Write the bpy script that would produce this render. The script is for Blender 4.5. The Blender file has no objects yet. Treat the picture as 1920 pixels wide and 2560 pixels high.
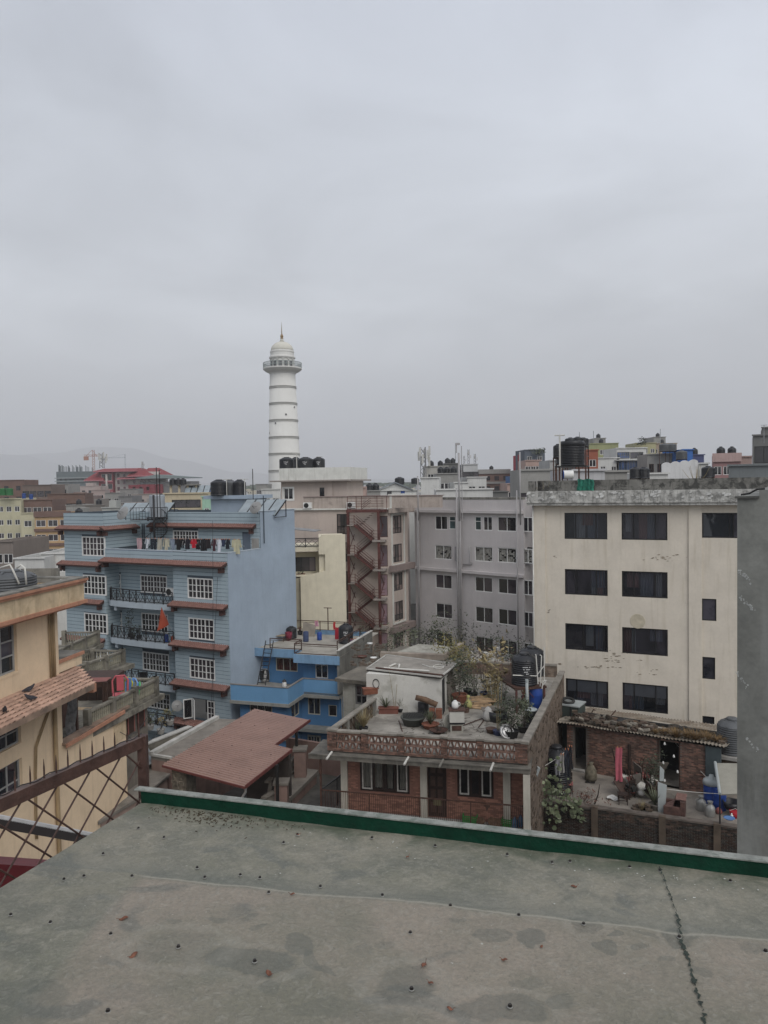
import bpy, math, random
from mathutils import Vector, Matrix
random.seed(7)
R_=math.radians
SC=bpy.context.scene
SC.cycles.volume_bounces=1;SC.cycles.max_bounces=8;SC.cycles.transparent_max_bounces=12
COL=SC.collection
# - camera
FPX=1923.0;CZ=22.0;PITCH=R_(-2.1);ROLL=R_(0.95)
_f=Vector((0,math.cos(PITCH),math.sin(PITCH)))
_u0=Vector((0,-math.sin(PITCH),math.cos(PITCH)))
_x=Vector((1,0,0))
_r=(math.cos(ROLL)*_x-math.sin(ROLL)*_u0)
_u=(math.sin(ROLL)*_x+math.cos(ROLL)*_u0)
CAM=Vector((0,0,CZ))
cd=bpy.data.cameras.new('camera');cam=bpy.data.objects.new('camera',cd);COL.objects.link(cam)
cd.sensor_fit='VERTICAL';cd.sensor_height=36.0;cd.sensor_width=27.0
cd.lens=36.0*FPX/2560.0;cd.clip_end=20000;cd.clip_start=0.05
_m=Matrix((_r,_u,-_f)).transposed().to_4x4();_m.translation=CAM
cam.matrix_world=_m
SC.camera=cam
# - world
SC.view_settings.view_transform='Standard';SC.view_settings.look='None'
SC.view_settings.gamma=1.0;SC.view_settings.use_curve_mapping=False
SC.view_settings.exposure=0.0
W=bpy.data.worlds.new("World");SC.world=W;W.use_nodes=True
SUN_EL, SUN_AZ=R_(44), R_(153)
def build_world():
 nt=W.node_tree;N=nt.nodes;L=nt.links;N.clear()
 out=N.new('ShaderNodeOutputWorld');bg=N.new('ShaderNodeBackground');bg2=N.new('ShaderNodeBackground')
 add=N.new('ShaderNodeAddShader')
 sky=N.new('ShaderNodeTexSky');sky.sky_type='NISHITA';sky.sun_disc=False
 sky.sun_elevation=SUN_EL;sky.sun_rotation=SUN_AZ;sky.air_density=1.0;sky.dust_density=2.5
 bg.inputs[1].default_value=0.05;hs=N.new('ShaderNodeHueSaturation');hs.inputs['Saturation'].default_value=0.35;hs.inputs['Value'].default_value=0.5
 L.new(sky.outputs[0],hs.inputs['Color']);L.new(hs.outputs[0],bg.inputs[0])
 tc=N.new('ShaderNodeTexCoord');sep=N.new('ShaderNodeSeparateXYZ');L.new(tc.outputs['Generated'],sep.inputs[0])
 def math_(op,a,b):
  n=N.new('ShaderNodeMath');n.operation=op
  for i, v in enumerate((a,b)):
   if isinstance(v,(int,float)):n.inputs[i].default_value=v
   elif v is not None:L.new(v,n.inputs[i])
  return n.outputs[0]
 zz=math_('ADD',math_('MAXIMUM',sep.outputs[2],0.0),0.16)
 cb=N.new('ShaderNodeCombineXYZ');L.new(math_('DIVIDE',sep.outputs[0],zz),cb.inputs[0]);L.new(math_('DIVIDE',sep.outputs[1],zz),cb.inputs[1])
 n1=N.new('ShaderNodeTexNoise');n1.inputs['Scale'].default_value=1.5;n1.inputs['Detail'].default_value=7;n1.inputs['Roughness'].default_value=0.52;n1.inputs['Distortion'].default_value=0.5
 L.new(cb.outputs[0],n1.inputs['Vector'])
 n2=N.new('ShaderNodeTexNoise');n2.inputs['Scale'].default_value=0.5;n2.inputs['Detail'].default_value=3
 mp=N.new('ShaderNodeMapping');mp.inputs['Location'].default_value=(3.1,1.7,0);L.new(cb.outputs[0],mp.inputs[0]);L.new(mp.outputs[0],n2.inputs['Vector'])
 rp=N.new('ShaderNodeValToRGB');L.new(sep.outputs[2],rp.inputs[0]);e=rp.color_ramp.elements
 e[0].position=0.0;e[0].color=(.455,.475,.505,1)
 e[1].position=1.0;e[1].color=(.86,.87,.93,1)
 for p, c in((.10,(.51,.525,.555)),(.22,(.60,.63,.675)),(.40,(.64,.68,.75)),(.60,(.61,.655,.755))):
  k=e.new(p);k.color=(*c,1)
 r1=N.new('ShaderNodeMapRange');L.new(n1.outputs['Fac'],r1.inputs[0]);r1.inputs[1].default_value=.36;r1.inputs[2].default_value=.64;r1.inputs[3].default_value=.88;r1.inputs[4].default_value=1.07
 r2=N.new('ShaderNodeMapRange');L.new(n2.outputs['Fac'],r2.inputs[0]);r2.inputs[1].default_value=.38;r2.inputs[2].default_value=.62;r2.inputs[3].default_value=.84;r2.inputs[4].default_value=1.12
 fac=N.new('ShaderNodeMapRange');L.new(sep.outputs[2],fac.inputs[0]);fac.inputs[1].default_value=0.02;fac.inputs[2].default_value=.22
 mul=math_('MULTIPLY',r1.outputs[0],r2.outputs[0])
 mx=math_('ADD',math_('MULTIPLY',math_('SUBTRACT',mul,1.0),fac.outputs[0]),1.0)
 vm=N.new('ShaderNodeVectorMath');vm.operation='SCALE';L.new(rp.outputs[0],vm.inputs[0]);L.new(mx,vm.inputs['Scale'])
 L.new(vm.outputs[0],bg2.inputs[0]);bg2.inputs[1].default_value=0.965
 L.new(bg.outputs[0],add.inputs[0]);L.new(bg2.outputs[0],add.inputs[1]);L.new(add.outputs[0],out.inputs[0])
build_world()
sd=bpy.data.lights.new('sun','SUN');sd.energy=1.5;sd.angle=R_(40);sd.color=(1,.96,.9)
so=bpy.data.objects.new('sun',sd);COL.objects.link(so)
_sd=Vector((math.sin(SUN_AZ)*math.cos(SUN_EL),math.cos(SUN_AZ)*math.cos(SUN_EL),math.sin(SUN_EL)))
so.rotation_euler=_sd.to_track_quat('Z','Y').to_euler();so.location=(0,0,60)
# - pixel -> place
def ray(px,py):
 d=_f+_r*((px-960)/FPX)-_u*((py-1280)/FPX)
 return d
def Pz(px,py,z):
 d=ray(px,py);t=(z-CZ)/d.z;return CAM+d*t
def Pd(px,py,D):
 d=ray(px,py);return CAM+d*(D/d.y)
# - materials
MATS={}
def nodemat(name):
 m=bpy.data.materials.new(name);m.use_nodes=True
 nt=m.node_tree;nt.nodes.clear()
 out=nt.nodes.new('ShaderNodeOutputMaterial');b=nt.nodes.new('ShaderNodeBsdfPrincipled')
 nt.links.new(b.outputs[0],out.inputs[0]);return m, nt, b
def _noise(nt,vec,scale,detail=4,rough=.55,dist=0):
 n=nt.nodes.new('ShaderNodeTexNoise');n.inputs['Scale'].default_value=scale;n.inputs['Detail'].default_value=detail
 n.inputs['Roughness'].default_value=rough;n.inputs['Distortion'].default_value=dist
 nt.links.new(vec,n.inputs['Vector']);return n.outputs['Fac']
def _ramp(nt,v,lo,hi,a=0.,b=1.):
 n=nt.nodes.new('ShaderNodeMapRange');nt.links.new(v,n.inputs[0])
 n.inputs[1].default_value=lo;n.inputs[2].default_value=hi;n.inputs[3].default_value=a;n.inputs[4].default_value=b
 return n.outputs[0]
def _mix(nt,fac,a,b,mode='MIX'):
 n=nt.nodes.new('ShaderNodeMix');n.data_type='RGBA';n.blend_type=mode
 for k, v in(('Factor',fac),('A',a),('B',b)):
  s=[i for i in n.inputs if i.name==k and(i.type=='RGBA' if k!='Factor' else i.type=='VALUE')][0]
  if isinstance(v,(int,float)):s.default_value=v
  elif isinstance(v,(tuple,list)):s.default_value=(*v,1)if len(v)==3 else v
  else:nt.links.new(v,s)
 return[o for o in n.outputs if o.type=='RGBA'][0]
def _map(nt,vec,sc,loc=(0,0,0)):
 n=nt.nodes.new('ShaderNodeMapping');n.inputs['Scale'].default_value=sc;n.inputs['Location'].default_value=loc
 nt.links.new(vec,n.inputs[0]);return n.outputs[0]
def _pos(nt):
 g=nt.nodes.new('ShaderNodeNewGeometry');return g.outputs['Position']
def mat(name,col,rough=.85,var=.12,scale=1.5,streak=0.,scol=None,stain=0.,stcol=(.05,.05,.045),stlo=.55,bump=.15,metal=0.,orand=0.,fine=12.,spec=.3,stsc=.9,strk=1.6):
 if name in MATS:return MATS[name]
 m, nt, b=nodemat(name);p=_pos(nt)
 v=_noise(nt,p,scale,5);f=_noise(nt,p,fine,4)
 c=_mix(nt,_ramp(nt,v,.3,.7),tuple(x*(1-var)for x in col),tuple(min(1,x*(1+var))for x in col))
 c=_mix(nt,_ramp(nt,f,.25,.75,0,.5*var+.04),c,(0.02,0.02,0.02))
 if streak:
  s=_noise(nt,_map(nt,p,(2.6,2.6,.22)),strk,5,.6)
  c=_mix(nt,_ramp(nt,s,.52,.78,0,streak),c,scol or tuple(x*.35 for x in col))
 if stain:
  s=_noise(nt,_map(nt,p,(1,1,1),(7,3,5)),stsc,7,.66,.6)
  c=_mix(nt,_ramp(nt,s,stlo,stlo+.14,0,stain),c,stcol)
 if orand:
  oi=nt.nodes.new('ShaderNodeObjectInfo');hs=nt.nodes.new('ShaderNodeHueSaturation')
  nt.links.new(_ramp(nt,oi.outputs['Random'],0,1,1-orand,1+orand),hs.inputs['Value']);nt.links.new(c,hs.inputs['Color']);c=hs.outputs[0]
 nt.links.new(c,b.inputs['Base Color'])
 b.inputs['Roughness'].default_value=rough;b.inputs['Metallic'].default_value=metal
 b.inputs['Specular IOR Level'].default_value=spec
 if bump:
  bp=nt.nodes.new('ShaderNodeBump');bp.inputs['Strength'].default_value=bump;bp.inputs['Distance'].default_value=.02
  nt.links.new(f,bp.inputs['Height']);nt.links.new(bp.outputs[0],b.inputs['Normal'])
 MATS[name]=m;return m
def glass(name,col=(.02,.022,.026),rough=.06,thr=0.):
 """window glass: reflects the sky; thr = how much one sees through"""
 if name in MATS:return MATS[name]
 m, nt, b=nodemat(name);b.inputs['Base Color'].default_value=(*col,1);b.inputs['Roughness'].default_value=rough
 b.inputs['Specular IOR Level'].default_value=.8
 n=nt.nodes.new('ShaderNodeTexNoise');n.inputs['Scale'].default_value=.9;nt.links.new(_pos(nt),n.inputs['Vector'])
 bp=nt.nodes.new('ShaderNodeBump');bp.inputs['Strength'].default_value=.12;bp.inputs['Distance'].default_value=.1
 nt.links.new(n.outputs['Fac'],bp.inputs['Height']);nt.links.new(bp.outputs[0],b.inputs['Normal'])
 oi=nt.nodes.new('ShaderNodeObjectInfo');nz=_noise(nt,_pos(nt),.8,3);c=_mix(nt,_ramp(nt,oi.outputs['Random'],.2,.8),tuple(x*.5 for x in col),(col[0]*1.9+.012,col[1]*1.6+.006,col[2]*1.6+.006));c=_mix(nt,_ramp(nt,nz,.5,.6,0,.6),c,tuple(x*.35 for x in col));nt.links.new(c,b.inputs['Base Color'])  # per-pane tint and blotches imitate varied reflections in the base colour
 if thr:
  t=nt.nodes.new('ShaderNodeBsdfTransparent');mx=nt.nodes.new('ShaderNodeMixShader');mx.inputs[0].default_value=thr
  out=[x for x in nt.nodes if x.type=='OUTPUT_MATERIAL'][0]
  nt.links.new(b.outputs[0],mx.inputs[1]);nt.links.new(t.outputs[0],mx.inputs[2]);nt.links.new(mx.outputs[0],out.inputs[0])
 MATS[name]=m;return m
# - mesh builder
class MB:
 def __init__(s):s.v=[];s.f=[]
 def quad(s,a,b,c,d):
  n=len(s.v);s.v+=[a,b,c,d];s.f.append((n,n+1,n+2,n+3));return s
 def tri(s,a,b,c):
  n=len(s.v);s.v+=[a,b,c];s.f.append((n,n+1,n+2));return s
 def box(s,x0,x1,y0,y1,z0,z1):
  if x1<x0:x0, x1=x1, x0
  if y1<y0:y0, y1=y1, y0
  if z1<z0:z0, z1=z1, z0
  n=len(s.v)
  s.v+=[(x0,y0,z0),(x1,y0,z0),(x1,y1,z0),(x0,y1,z0),(x0,y0,z1),(x1,y0,z1),(x1,y1,z1),(x0,y1,z1)]
  s.f+=[(n,n+3,n+2,n+1),(n+4,n+5,n+6,n+7),(n,n+1,n+5,n+4),(n+1,n+2,n+6,n+5),(n+2,n+3,n+7,n+6),(n+3,n,n+4,n+7)]
  return s
 def obox(s,c,ax,ay,az):
  c=Vector(c);ax, ay, az=Vector(ax), Vector(ay), Vector(az);n=len(s.v)
  for k in(-1,1):
   for i, j in((-1,-1),(1,-1),(1,1),(-1,1)):s.v.append(tuple(c+ax*i+ay*j+az*k))
  s.f+=[(n,n+3,n+2,n+1),(n+4,n+5,n+6,n+7),(n,n+1,n+5,n+4),(n+1,n+2,n+6,n+5),(n+2,n+3,n+7,n+6),(n+3,n,n+4,n+7)]
  return s
 def bar(s,p,q,w,h=None,up=(0,0,1)):
  p, q=Vector(p), Vector(q);d=(q-p)
  if d.length<1e-6:return s
  dn=d.normalized();up=Vector(up)
  if abs(dn.dot(up))>.95:up=Vector((1,0,0))
  a=dn.cross(up).normalized();b=a.cross(dn).normalized()
  return s.obox((p+q)/2,d/2,a*(w/2),b*((h or w)/2))
 def tube(s,pts,r,n=6,cap=True):
  pts=[Vector(p)for p in pts];rs=r if isinstance(r,(list,tuple))else[r]*len(pts);base=len(s.v);pa=None
  for i, p in enumerate(pts):
   d=(pts[min(i+1,len(pts)-1)]-pts[max(i-1,0)]).normalized()
   if pa is None:
    up=Vector((0,0,1))if abs(d.z)<.9 else Vector((1,0,0));pa=d.cross(up).normalized()
   else:
    pa=(pa-d*pa.dot(d)).normalized()
   b=d.cross(pa)
   for k in range(n):
    t=2*math.pi*k/n;s.v.append(tuple(p+(pa*math.cos(t)+b*math.sin(t))*rs[i]))
  for i in range(len(pts)-1):
   for k in range(n):
    a=base+i*n+k;c=base+i*n+(k+1)%n;s.f.append((a,c,c+n,a+n))
  if cap:
   s.f.append(tuple(range(base+n-1,base-1,-1)));e=base+(len(pts)-1)*n;s.f.append(tuple(range(e,e+n)))
  return s
 def lathe(s,prof,n=20,c=(0,0,0)):
  base=len(s.v)
  for r, z in prof:
   for k in range(n):
    t=2*math.pi*k/n;s.v.append((c[0]+r*math.cos(t),c[1]+r*math.sin(t),c[2]+z))
  for i in range(len(prof)-1):
   for k in range(n):
    a=base+i*n+k;b=base+i*n+(k+1)%n;s.f.append((a,b,b+n,a+n))
  s.f.append(tuple(range(base+n-1,base-1,-1)));e=base+(len(prof)-1)*n;s.f.append(tuple(range(e,e+n)))
  return s
 def prism(s,poly,z0,z1):
  """poly = plan points counter-clockwise"""
  n=len(s.v);k=len(poly);g=z0 if callable(z0)else(lambda x,y:z0);h=z1 if callable(z1)else(lambda x,y:z1)
  for x, y in poly:s.v.append((x,y,g(x,y)))
  for x, y in poly:s.v.append((x,y,h(x,y)))
  s.f.append(tuple(range(n+k-1,n-1,-1)));s.f.append(tuple(range(n+k,n+2*k)))
  for i in range(k):s.f.append((n+i,n+(i+1)%k,n+k+(i+1)%k,n+k+i))
  return s
 def slab(s,poly,y0,y1):
  """poly = (x, z) outline standing upright, thick from y0 to y1"""
  n=len(s.v);k=len(poly)
  for x, z in poly:s.v.append((x,y0,z))
  for x, z in poly:s.v.append((x,y1,z))
  s.f.append(tuple(range(n,n+k)));s.f.append(tuple(range(n+2*k-1,n+k-1,-1)))
  for i in range(k):s.f.append((n+i,n+k+i,n+k+(i+1)%k,n+(i+1)%k))
  return s
 def grid(s,fn,nu,nv):
  b=len(s.v)
  for j in range(nv+1):
   for i in range(nu+1):s.v.append(tuple(fn(i/nu,j/nv)))
  for j in range(nv):
   for i in range(nu):
    a=b+j*(nu+1)+i;s.f.append((a,a+1,a+nu+2,a+nu+1))
  return s
 def mesh(s,name,m,smooth=False):
  me=bpy.data.meshes.new(name);me.from_pydata([tuple(v)for v in s.v],[],s.f);me.update()
  if m:me.materials.append(m)
  if smooth:
   me.polygons.foreach_set('use_smooth',[True]*len(me.polygons))
  return me
def link(name,me,parent=None,loc=(0,0,0),rz=0.,stuff=False,label=None):
 o=bpy.data.objects.new(name,me);COL.objects.link(o);o.location=loc;o.rotation_euler=(0,0,rz)
 if parent:o.parent=parent
 if stuff:o['kind']='stuff'
 if label:o['label']=label
 return o
def tag(o,label=None,cat=None,group=None,kind=None):
 if label:o['label']=label
 if cat:o['category']=cat
 if group:o['group']=group
 if kind:o['kind']=kind
 return o
class Fr:
 """a local frame on a thing: x along a face (seen from the camera: to the right), y inward, z up"""
 def __init__(s,root,O,a,z=0.,roota=None,rootO=None):
  s.root=root;s.O=Vector((O[0],O[1]));s.a=a;s.z=z
  s.u=Vector((math.cos(a),-math.sin(a)));s.n=Vector((math.sin(a),math.cos(a)))
  s.rO=rootO if rootO is not None else s.O;s.ra=roota if roota is not None else a
 def sub(s,x,y,da=0.):
  return Fr(s.root,s.O+s.u*x+s.n*y,s.a+da,s.z,s.ra,s.rO)
 def right(s,x1,y0=0):return s.sub(x1,y0,-math.pi/2)
 def left(s,x0,y1):return s.sub(x0,y1,math.pi/2)
 def L(s,px,py,y=0.):
  d=ray(px,py);O=s.O+s.n*y;d2=Vector((d.x,d.y))
  t=(O-Vector((CAM.x,CAM.y))).dot(s.n)/d2.dot(s.n)
  p=CAM+d*t;q=Vector((p.x,p.y))-O
  return q.dot(s.u), p.z-s.z
 def R(s,a,b,c,d,y=0.):
  mx=(a+c)/2;my=(b+d)/2
  return(s.L(a,my,y)[0],s.L(c,my,y)[0],s.L(mx,d,y)[1],s.L(mx,b,y)[1])
 def loc(s,w):
  q=Vector((w[0],w[1]))-s.O;return q.dot(s.u), q.dot(s.n), w[2]-s.z
 def world(s,x,y,z=0):p=s.O+s.u*x+s.n*y;return Vector((p.x,p.y,z+s.z))
 def _place(s,x,y,z):
  p=s.O+s.u*x+s.n*y-s.rO
  ru=Vector((math.cos(s.ra),-math.sin(s.ra)));rn=Vector((math.sin(s.ra),math.cos(s.ra)))
  return(p.dot(ru),p.dot(rn),z)
 def add(s,name,mb,m,at=(0,0,0),smooth=False,stuff=False,label=None,parent=None):
  me=mb.mesh(name,m,smooth)if isinstance(mb,MB)else mb
  if parent:return link(name,me,parent,at,0,stuff,label)
  return link(name,me,s.root,s._place(*at),-(s.a-s.ra),stuff,label)
def thing(name,label,cat,O,a=0.,z=0.,group=None):
 o=bpy.data.objects.new(name,None);COL.objects.link(o);o.empty_display_size=.3
 o.location=(O[0],O[1],z);o.rotation_euler=(0,0,-a);tag(o,label,cat,group)
 return Fr(o,O,a,z)
def copy_tree(o,parent=None):
 c=o.copy();COL.objects.link(c);c.parent=parent
 for ch in o.children:copy_tree(ch,c)
 return c
def put(fr,loc,rz=0.,label=None,scale=None,used={}):
 """first use moves the prototype itself, later uses copy it"""
 r=fr.root
 if r.name in used:r=copy_tree(r)
 else:used[r.name]=1
 r.location=loc;r.rotation_euler=(0,0,rz)
 if scale:r.scale=(scale,)*3 if isinstance(scale,(int,float))else scale
 if label:r['label']=label
 return r
# - building bits
def wall(mb,x0,x1,z0,z1,holes=(),y=0.,dep=.12):
 """upright wall face with openings and their reveals"""
 xs=sorted({x0,x1,*[min(max(h[0],x0),x1)for h in holes],*[min(max(h[1],x0),x1)for h in holes]})
 zs=sorted({z0,z1,*[min(max(h[2],z0),z1)for h in holes],*[min(max(h[3],z0),z1)for h in holes]})
 for i in range(len(xs)-1):
  run=None
  for j in range(len(zs)-1):
   cx, cz=(xs[i]+xs[i+1])/2, (zs[j]+zs[j+1])/2
   if any(h[0]<cx<h[1]and h[2]<cz<h[3]for h in holes):
    if run:mb.quad((xs[i],y,run[0]),(xs[i+1],y,run[0]),(xs[i+1],y,run[1]),(xs[i],y,run[1]));run=None
   else:run=(run[0],zs[j+1])if run else(zs[j],zs[j+1])
  if run:mb.quad((xs[i],y,run[0]),(xs[i+1],y,run[0]),(xs[i+1],y,run[1]),(xs[i],y,run[1]))
 for a, b, c, d in holes:
  a, b, c, d=max(a,x0), min(b,x1), max(c,z0), min(d,z1);e=y+dep
  if b<=a or d<=c:continue
  mb.quad((a,y,c),(a,e,c),(b,e,c),(b,y,c));mb.quad((a,y,d),(b,y,d),(b,e,d),(a,e,d))
  mb.quad((a,y,c),(a,y,d),(a,e,d),(a,e,c));mb.quad((b,y,c),(b,e,c),(b,e,d),(b,y,d))
 return mb
def mass(fr,x0,x1,y0,y1,z0,z1,m,holes=(),rholes=(),lholes=(),par=.9,pt=.15,roofm=None,name='wall',dep=.12,roofname='roof'):
 mb=MB();zr=z1-par
 wall(mb,x0,x1,z0,z1,holes,y0,dep)
 if rholes:
  f=fr.right(x1,y0);mr=MB();wall(mr,0,y1-y0,z0,z1,rholes,0,dep);f.add(name,mr,m)
 else:mb.quad((x1,y0,z0),(x1,y1,z0),(x1,y1,z1),(x1,y0,z1))
 mb.quad((x1,y1,z0),(x0,y1,z0),(x0,y1,z1),(x1,y1,z1))
 if lholes:
  f=fr.left(x0,y1);ml=MB();wall(ml,0,y1-y0,z0,z1,lholes,0,dep);f.add(name,ml,m)
 else:mb.quad((x0,y1,z0),(x0,y0,z0),(x0,y0,z1),(x0,y1,z1))
 if par>0:
  a, b, c, d=x0+pt, x1-pt, y0+pt, y1-pt
  mb.quad((x0,y0,z1),(x1,y0,z1),(b,c,z1),(a,c,z1));mb.quad((x1,y0,z1),(x1,y1,z1),(b,d,z1),(b,c,z1))
  mb.quad((x1,y1,z1),(x0,y1,z1),(a,d,z1),(b,d,z1));mb.quad((x0,y1,z1),(x0,y0,z1),(a,c,z1),(a,d,z1))
  mb.quad((a,c,zr),(a,c,z1),(b,c,z1),(b,c,zr));mb.quad((b,c,zr),(b,c,z1),(b,d,z1),(b,d,zr))
  mb.quad((b,d,zr),(b,d,z1),(a,d,z1),(a,d,zr));mb.quad((a,d,zr),(a,d,z1),(a,c,z1),(a,c,zr))
 w=fr.add(name,mb,m)
 p=pt if par>0 else 0
 fr.add(roofname,MB().quad((x0+p,y0+p,zr),(x1-p,y0+p,zr),(x1-p,y1-p,zr),(x0+p,y1-p,zr)),roofm or MAT('roofcon'))
 return w
WC={}
def window(fr,r,y=.06,cols=(1,),rows=(1,),fw=.06,fm=None,gm=None,sub=None,fd=.07,single=True,sill=None,name='window',open_=None):
 """framed window part with pane sub-parts; sub=(nx,nz) adds glazing bars and keeps the panes joined"""
 x0, x1, z0, z1=r;w=round(x1-x0,2);h=round(z1-z0,2)
 if w<=.05 or h<=.05:return
 fm=fm or MAT('white');gm=gm or MAT('glassd')
 key=(w,h,tuple(cols),tuple(rows),fw,fm.name,gm.name,sub,fd)
 if key not in WC:
  f=MB();f.box(0,w,0,fd,0,fw);f.box(0,w,0,fd,h-fw,h);f.box(0,fw,0,fd,fw,h-fw);f.box(w-fw,w,0,fd,fw,h-fw)
  ct=sum(cols);rt=sum(rows);iw=w-2*fw;ih=h-2*fw;panes=[]
  xs=[fw];zs=[fw]
  for c in cols:xs.append(xs[-1]+iw*c/ct)
  for c in rows:zs.append(zs[-1]+ih*c/rt)
  t=fw*.8
  for x in xs[1:-1]:f.box(x-t/2,x+t/2,.004,fd-.004,fw,h-fw)
  for z in zs[1:-1]:f.box(fw,w-fw,.008,fd-.008,z-t/2,z+t/2)
  for i in range(len(cols)):
   for j in range(len(rows)):
    a, b, c, d=xs[i], xs[i+1], zs[j], zs[j+1]
    if sub:
     for k in range(1,sub[0]):q=a+(b-a)*k/sub[0];f.box(q-.02,q+.02,.01,fd-.02,c,d)
     for k in range(1,sub[1]):q=c+(d-c)*k/sub[1];f.box(a,b,.012,fd-.022,q-.02,q+.02)
    panes.append((a,b,c,d))
  pm=[]
  if sub or not single:
   g=MB()
   for a, b, c, d in panes:g.quad((a,0,c),(b,0,c),(b,0,d),(a,0,d))
   pm.append((g.mesh('pane',gm),(0,fd*.6,0)))
  else:
   for a, b, c, d in panes:
    g=MB().quad((0,0,0),(b-a,0,0),(b-a,0,d-c),(0,0,d-c));pm.append((g.mesh('pane',gm),(a,fd*.6,c)))
  WC[key]=(f.mesh('window_frame',fm),pm)
 fme, pm=WC[key]
 o=fr.add(name,fme,None,(x0,y,z0))
 for me, at in pm:
  link('pane',me,o,at,0,stuff=bool(sub))
 if sill:link('sill',MB().box(-.08,w+.08,-y-.1,.05,-.07,-.005).mesh('sill',sill),o)
 return o
def MAT(k):return MATS[k]
for a in(dict(name='white',col=(.68,.68,.66),rough=.5,var=.06,bump=0),dict(name='black',col=(.02,.02,.02),rough=.5,var=.1,bump=0),dict(name='roofcon',col=(.27,.26,.235),var=.25,scale=.6,stain=.5,stcol=(.12,.115,.10),stlo=.5),dict(name='concrete',col=(.30,.29,.27),var=.2,streak=.35,stain=.35,stcol=(.1,.1,.09)),dict(name='oldcon',col=(.21,.20,.175),var=.3,streak=.6,scol=(.035,.035,.03),stain=.7,stcol=(.05,.05,.045),stlo=.5),dict(name='darkiron',col=(.018,.018,.02),rough=.45,var=.2,bump=0),dict(name='brownwood',col=(.055,.03,.022),rough=.6,var=.3,scale=4),dict(name='tank',col=(.013,.014,.017),rough=.42,var=.25,bump=.05,spec=.4),dict(name='greytank',col=(.09,.095,.1),rough=.55,var=.2),dict(name='galv',col=(.33,.34,.35),rough=.45,var=.25,metal=.5,stain=.3,stcol=(.15,.13,.1)),dict(name='rust',col=(.07,.035,.025),rough=.8,var=.4,scale=5),dict(name='rail_red',col=(.10,.035,.03),rough=.6,var=.3,scale=4),dict(name='bluebarrel',col=(.02,.06,.26),rough=.4,var=.1,bump=0),dict(name='tyre',col=(.03,.03,.029),rough=.9,var=.5,scale=3,stain=.5,stcol=(.10,.09,.075)),dict(name='earth',col=(.13,.115,.095),var=.3,scale=.5),dict(name='pipe',col=(.33,.32,.32),rough=.6,var=.1),dict(name='pvc',col=(.55,.54,.5),rough=.5,var=.1),dict(name='mark',col=(.5,.5,.5),rough=.6,var=.05,bump=0),dict(name='unlit_interior',col=(.02,.02,.02),var=.2),dict(name='darkslab',col=(.085,.08,.07),var=.35,streak=.5,scol=(.02,.02,.02),stain=.5),):mat(**a)  # near-black room colour stands for the lack of light indoors
glass('glassd');glass('glassb',(.024,.030,.040),.04);glass('glassthru',(.03,.03,.03),.05,.75);glass('glasst',(.03,.07,.075),.15);glass('blueglass',(.03,.07,.16),.12)
def tube_obj(fr,name,pts,r,m,n=6,**k):return fr.add(name,MB().tube(pts,r,n),m,smooth=True,**k)
# - repeated props
def tank_mesh(r,h,m,n=20,flat=False):
 p=[(r*.97,0),(r,.03)];k=max(4,int(h/.14));hs=h*.78
 for i in range(k):
  z=.05+(hs-.05)*i/k;dz=(hs-.05)/k
  p+=[(r,z),(r,z+dz*.62),(r*.965,z+dz*.72),(r*.965,z+dz*.92)]
 if flat:p+=[(r,hs),(r,h*.93),(r*.93,h*.99),(r*.3,h)]
 else:p+=[(r,hs),(r*.97,hs+.03),(r*.80,hs+(h-hs)*.5),(r*.42,h*.95),(r*.36,h*.95)]
 return MB().lathe(p,n).mesh('tank_body',m,True)
TK={}
def tank(loc,r=.55,h=1.3,label='',m='tank',group=None,marks=False,n=20,flat=False,rz=0.):
 k=(round(r,2),round(h,2),m,n,flat)
 if k not in TK:
  lid=MB().lathe([(r*.40,0),(r*.40,h*.05),(r*.34,h*.07),(r*.1,h*.075)],max(8,n-4)).mesh('lid',MAT(m),True)
  rib=MB()
  for i in range(8):
   t=i*math.pi/4;c, s=math.cos(t), math.sin(t)
   rib.bar((c*r*.45,s*r*.45,h*.95),(c*r*.96,s*r*.96,h*.80),.10*r,.09*r)
  TK[k]=(tank_mesh(r,h,MAT(m),n,flat),lid,rib.mesh('rib',MAT(m)))
 b, l, rb=TK[k]
 f=thing('water_tank',label,'water tank',loc,rz,loc[2],group)
 f.add('tank_body',b,None);f.add('lid',l,None,(0,0,h*.94))
 if n>=16 and not flat:f.add('roof_rib',rb,None,stuff=True)
 if marks:
  mk=MB()
  for row, (z,wd)in enumerate(((.62,.34),(.55,.28),(.47,.22),(.41,.16))):
   q=int(wd*20)
   for i in range(q):
    t=-math.pi/2+(i-(q-1)/2)*.10
    if(i*7+row)%5==3:continue
    c, s=math.cos(t), math.sin(t);a=Vector((c,s,0))*(r*1.012)+Vector((0,0,h*z))
    mk.obox(a,Vector((-s,c,0))*.028,Vector((c,s,0))*.004,(0,0,.025))
  f.add('printed_mark',mk,MAT('mark'),stuff=True)
 return f
def antenna(loc,h,label,cat='antenna',m='galv',cross=True,group=None,name='antenna_mast',r=.03,yagi=False):
 f=thing(name,label,cat,loc,.3,loc[2],group)
 f.add('mast',MB().tube([(0,0,0),(0,0,h)],r,5),MAT(m))
 if cross:f.add('crossbar',MB().tube([(-.35,0,h*.98),(.35,0,h*.98)],r*.8,5),MAT(m))
 if yagi:
  b=MB()
  for i in range(5):b.tube([(-.5+i*.25,-.25,h*.9),(-.5+i*.25,.25,h*.9)],r*.5,4)
  b.tube([(-.55,0,h*.9),(.55,0,h*.9)],r*.6,4);f.add('yagi',b,MAT(m))
 return f
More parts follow.
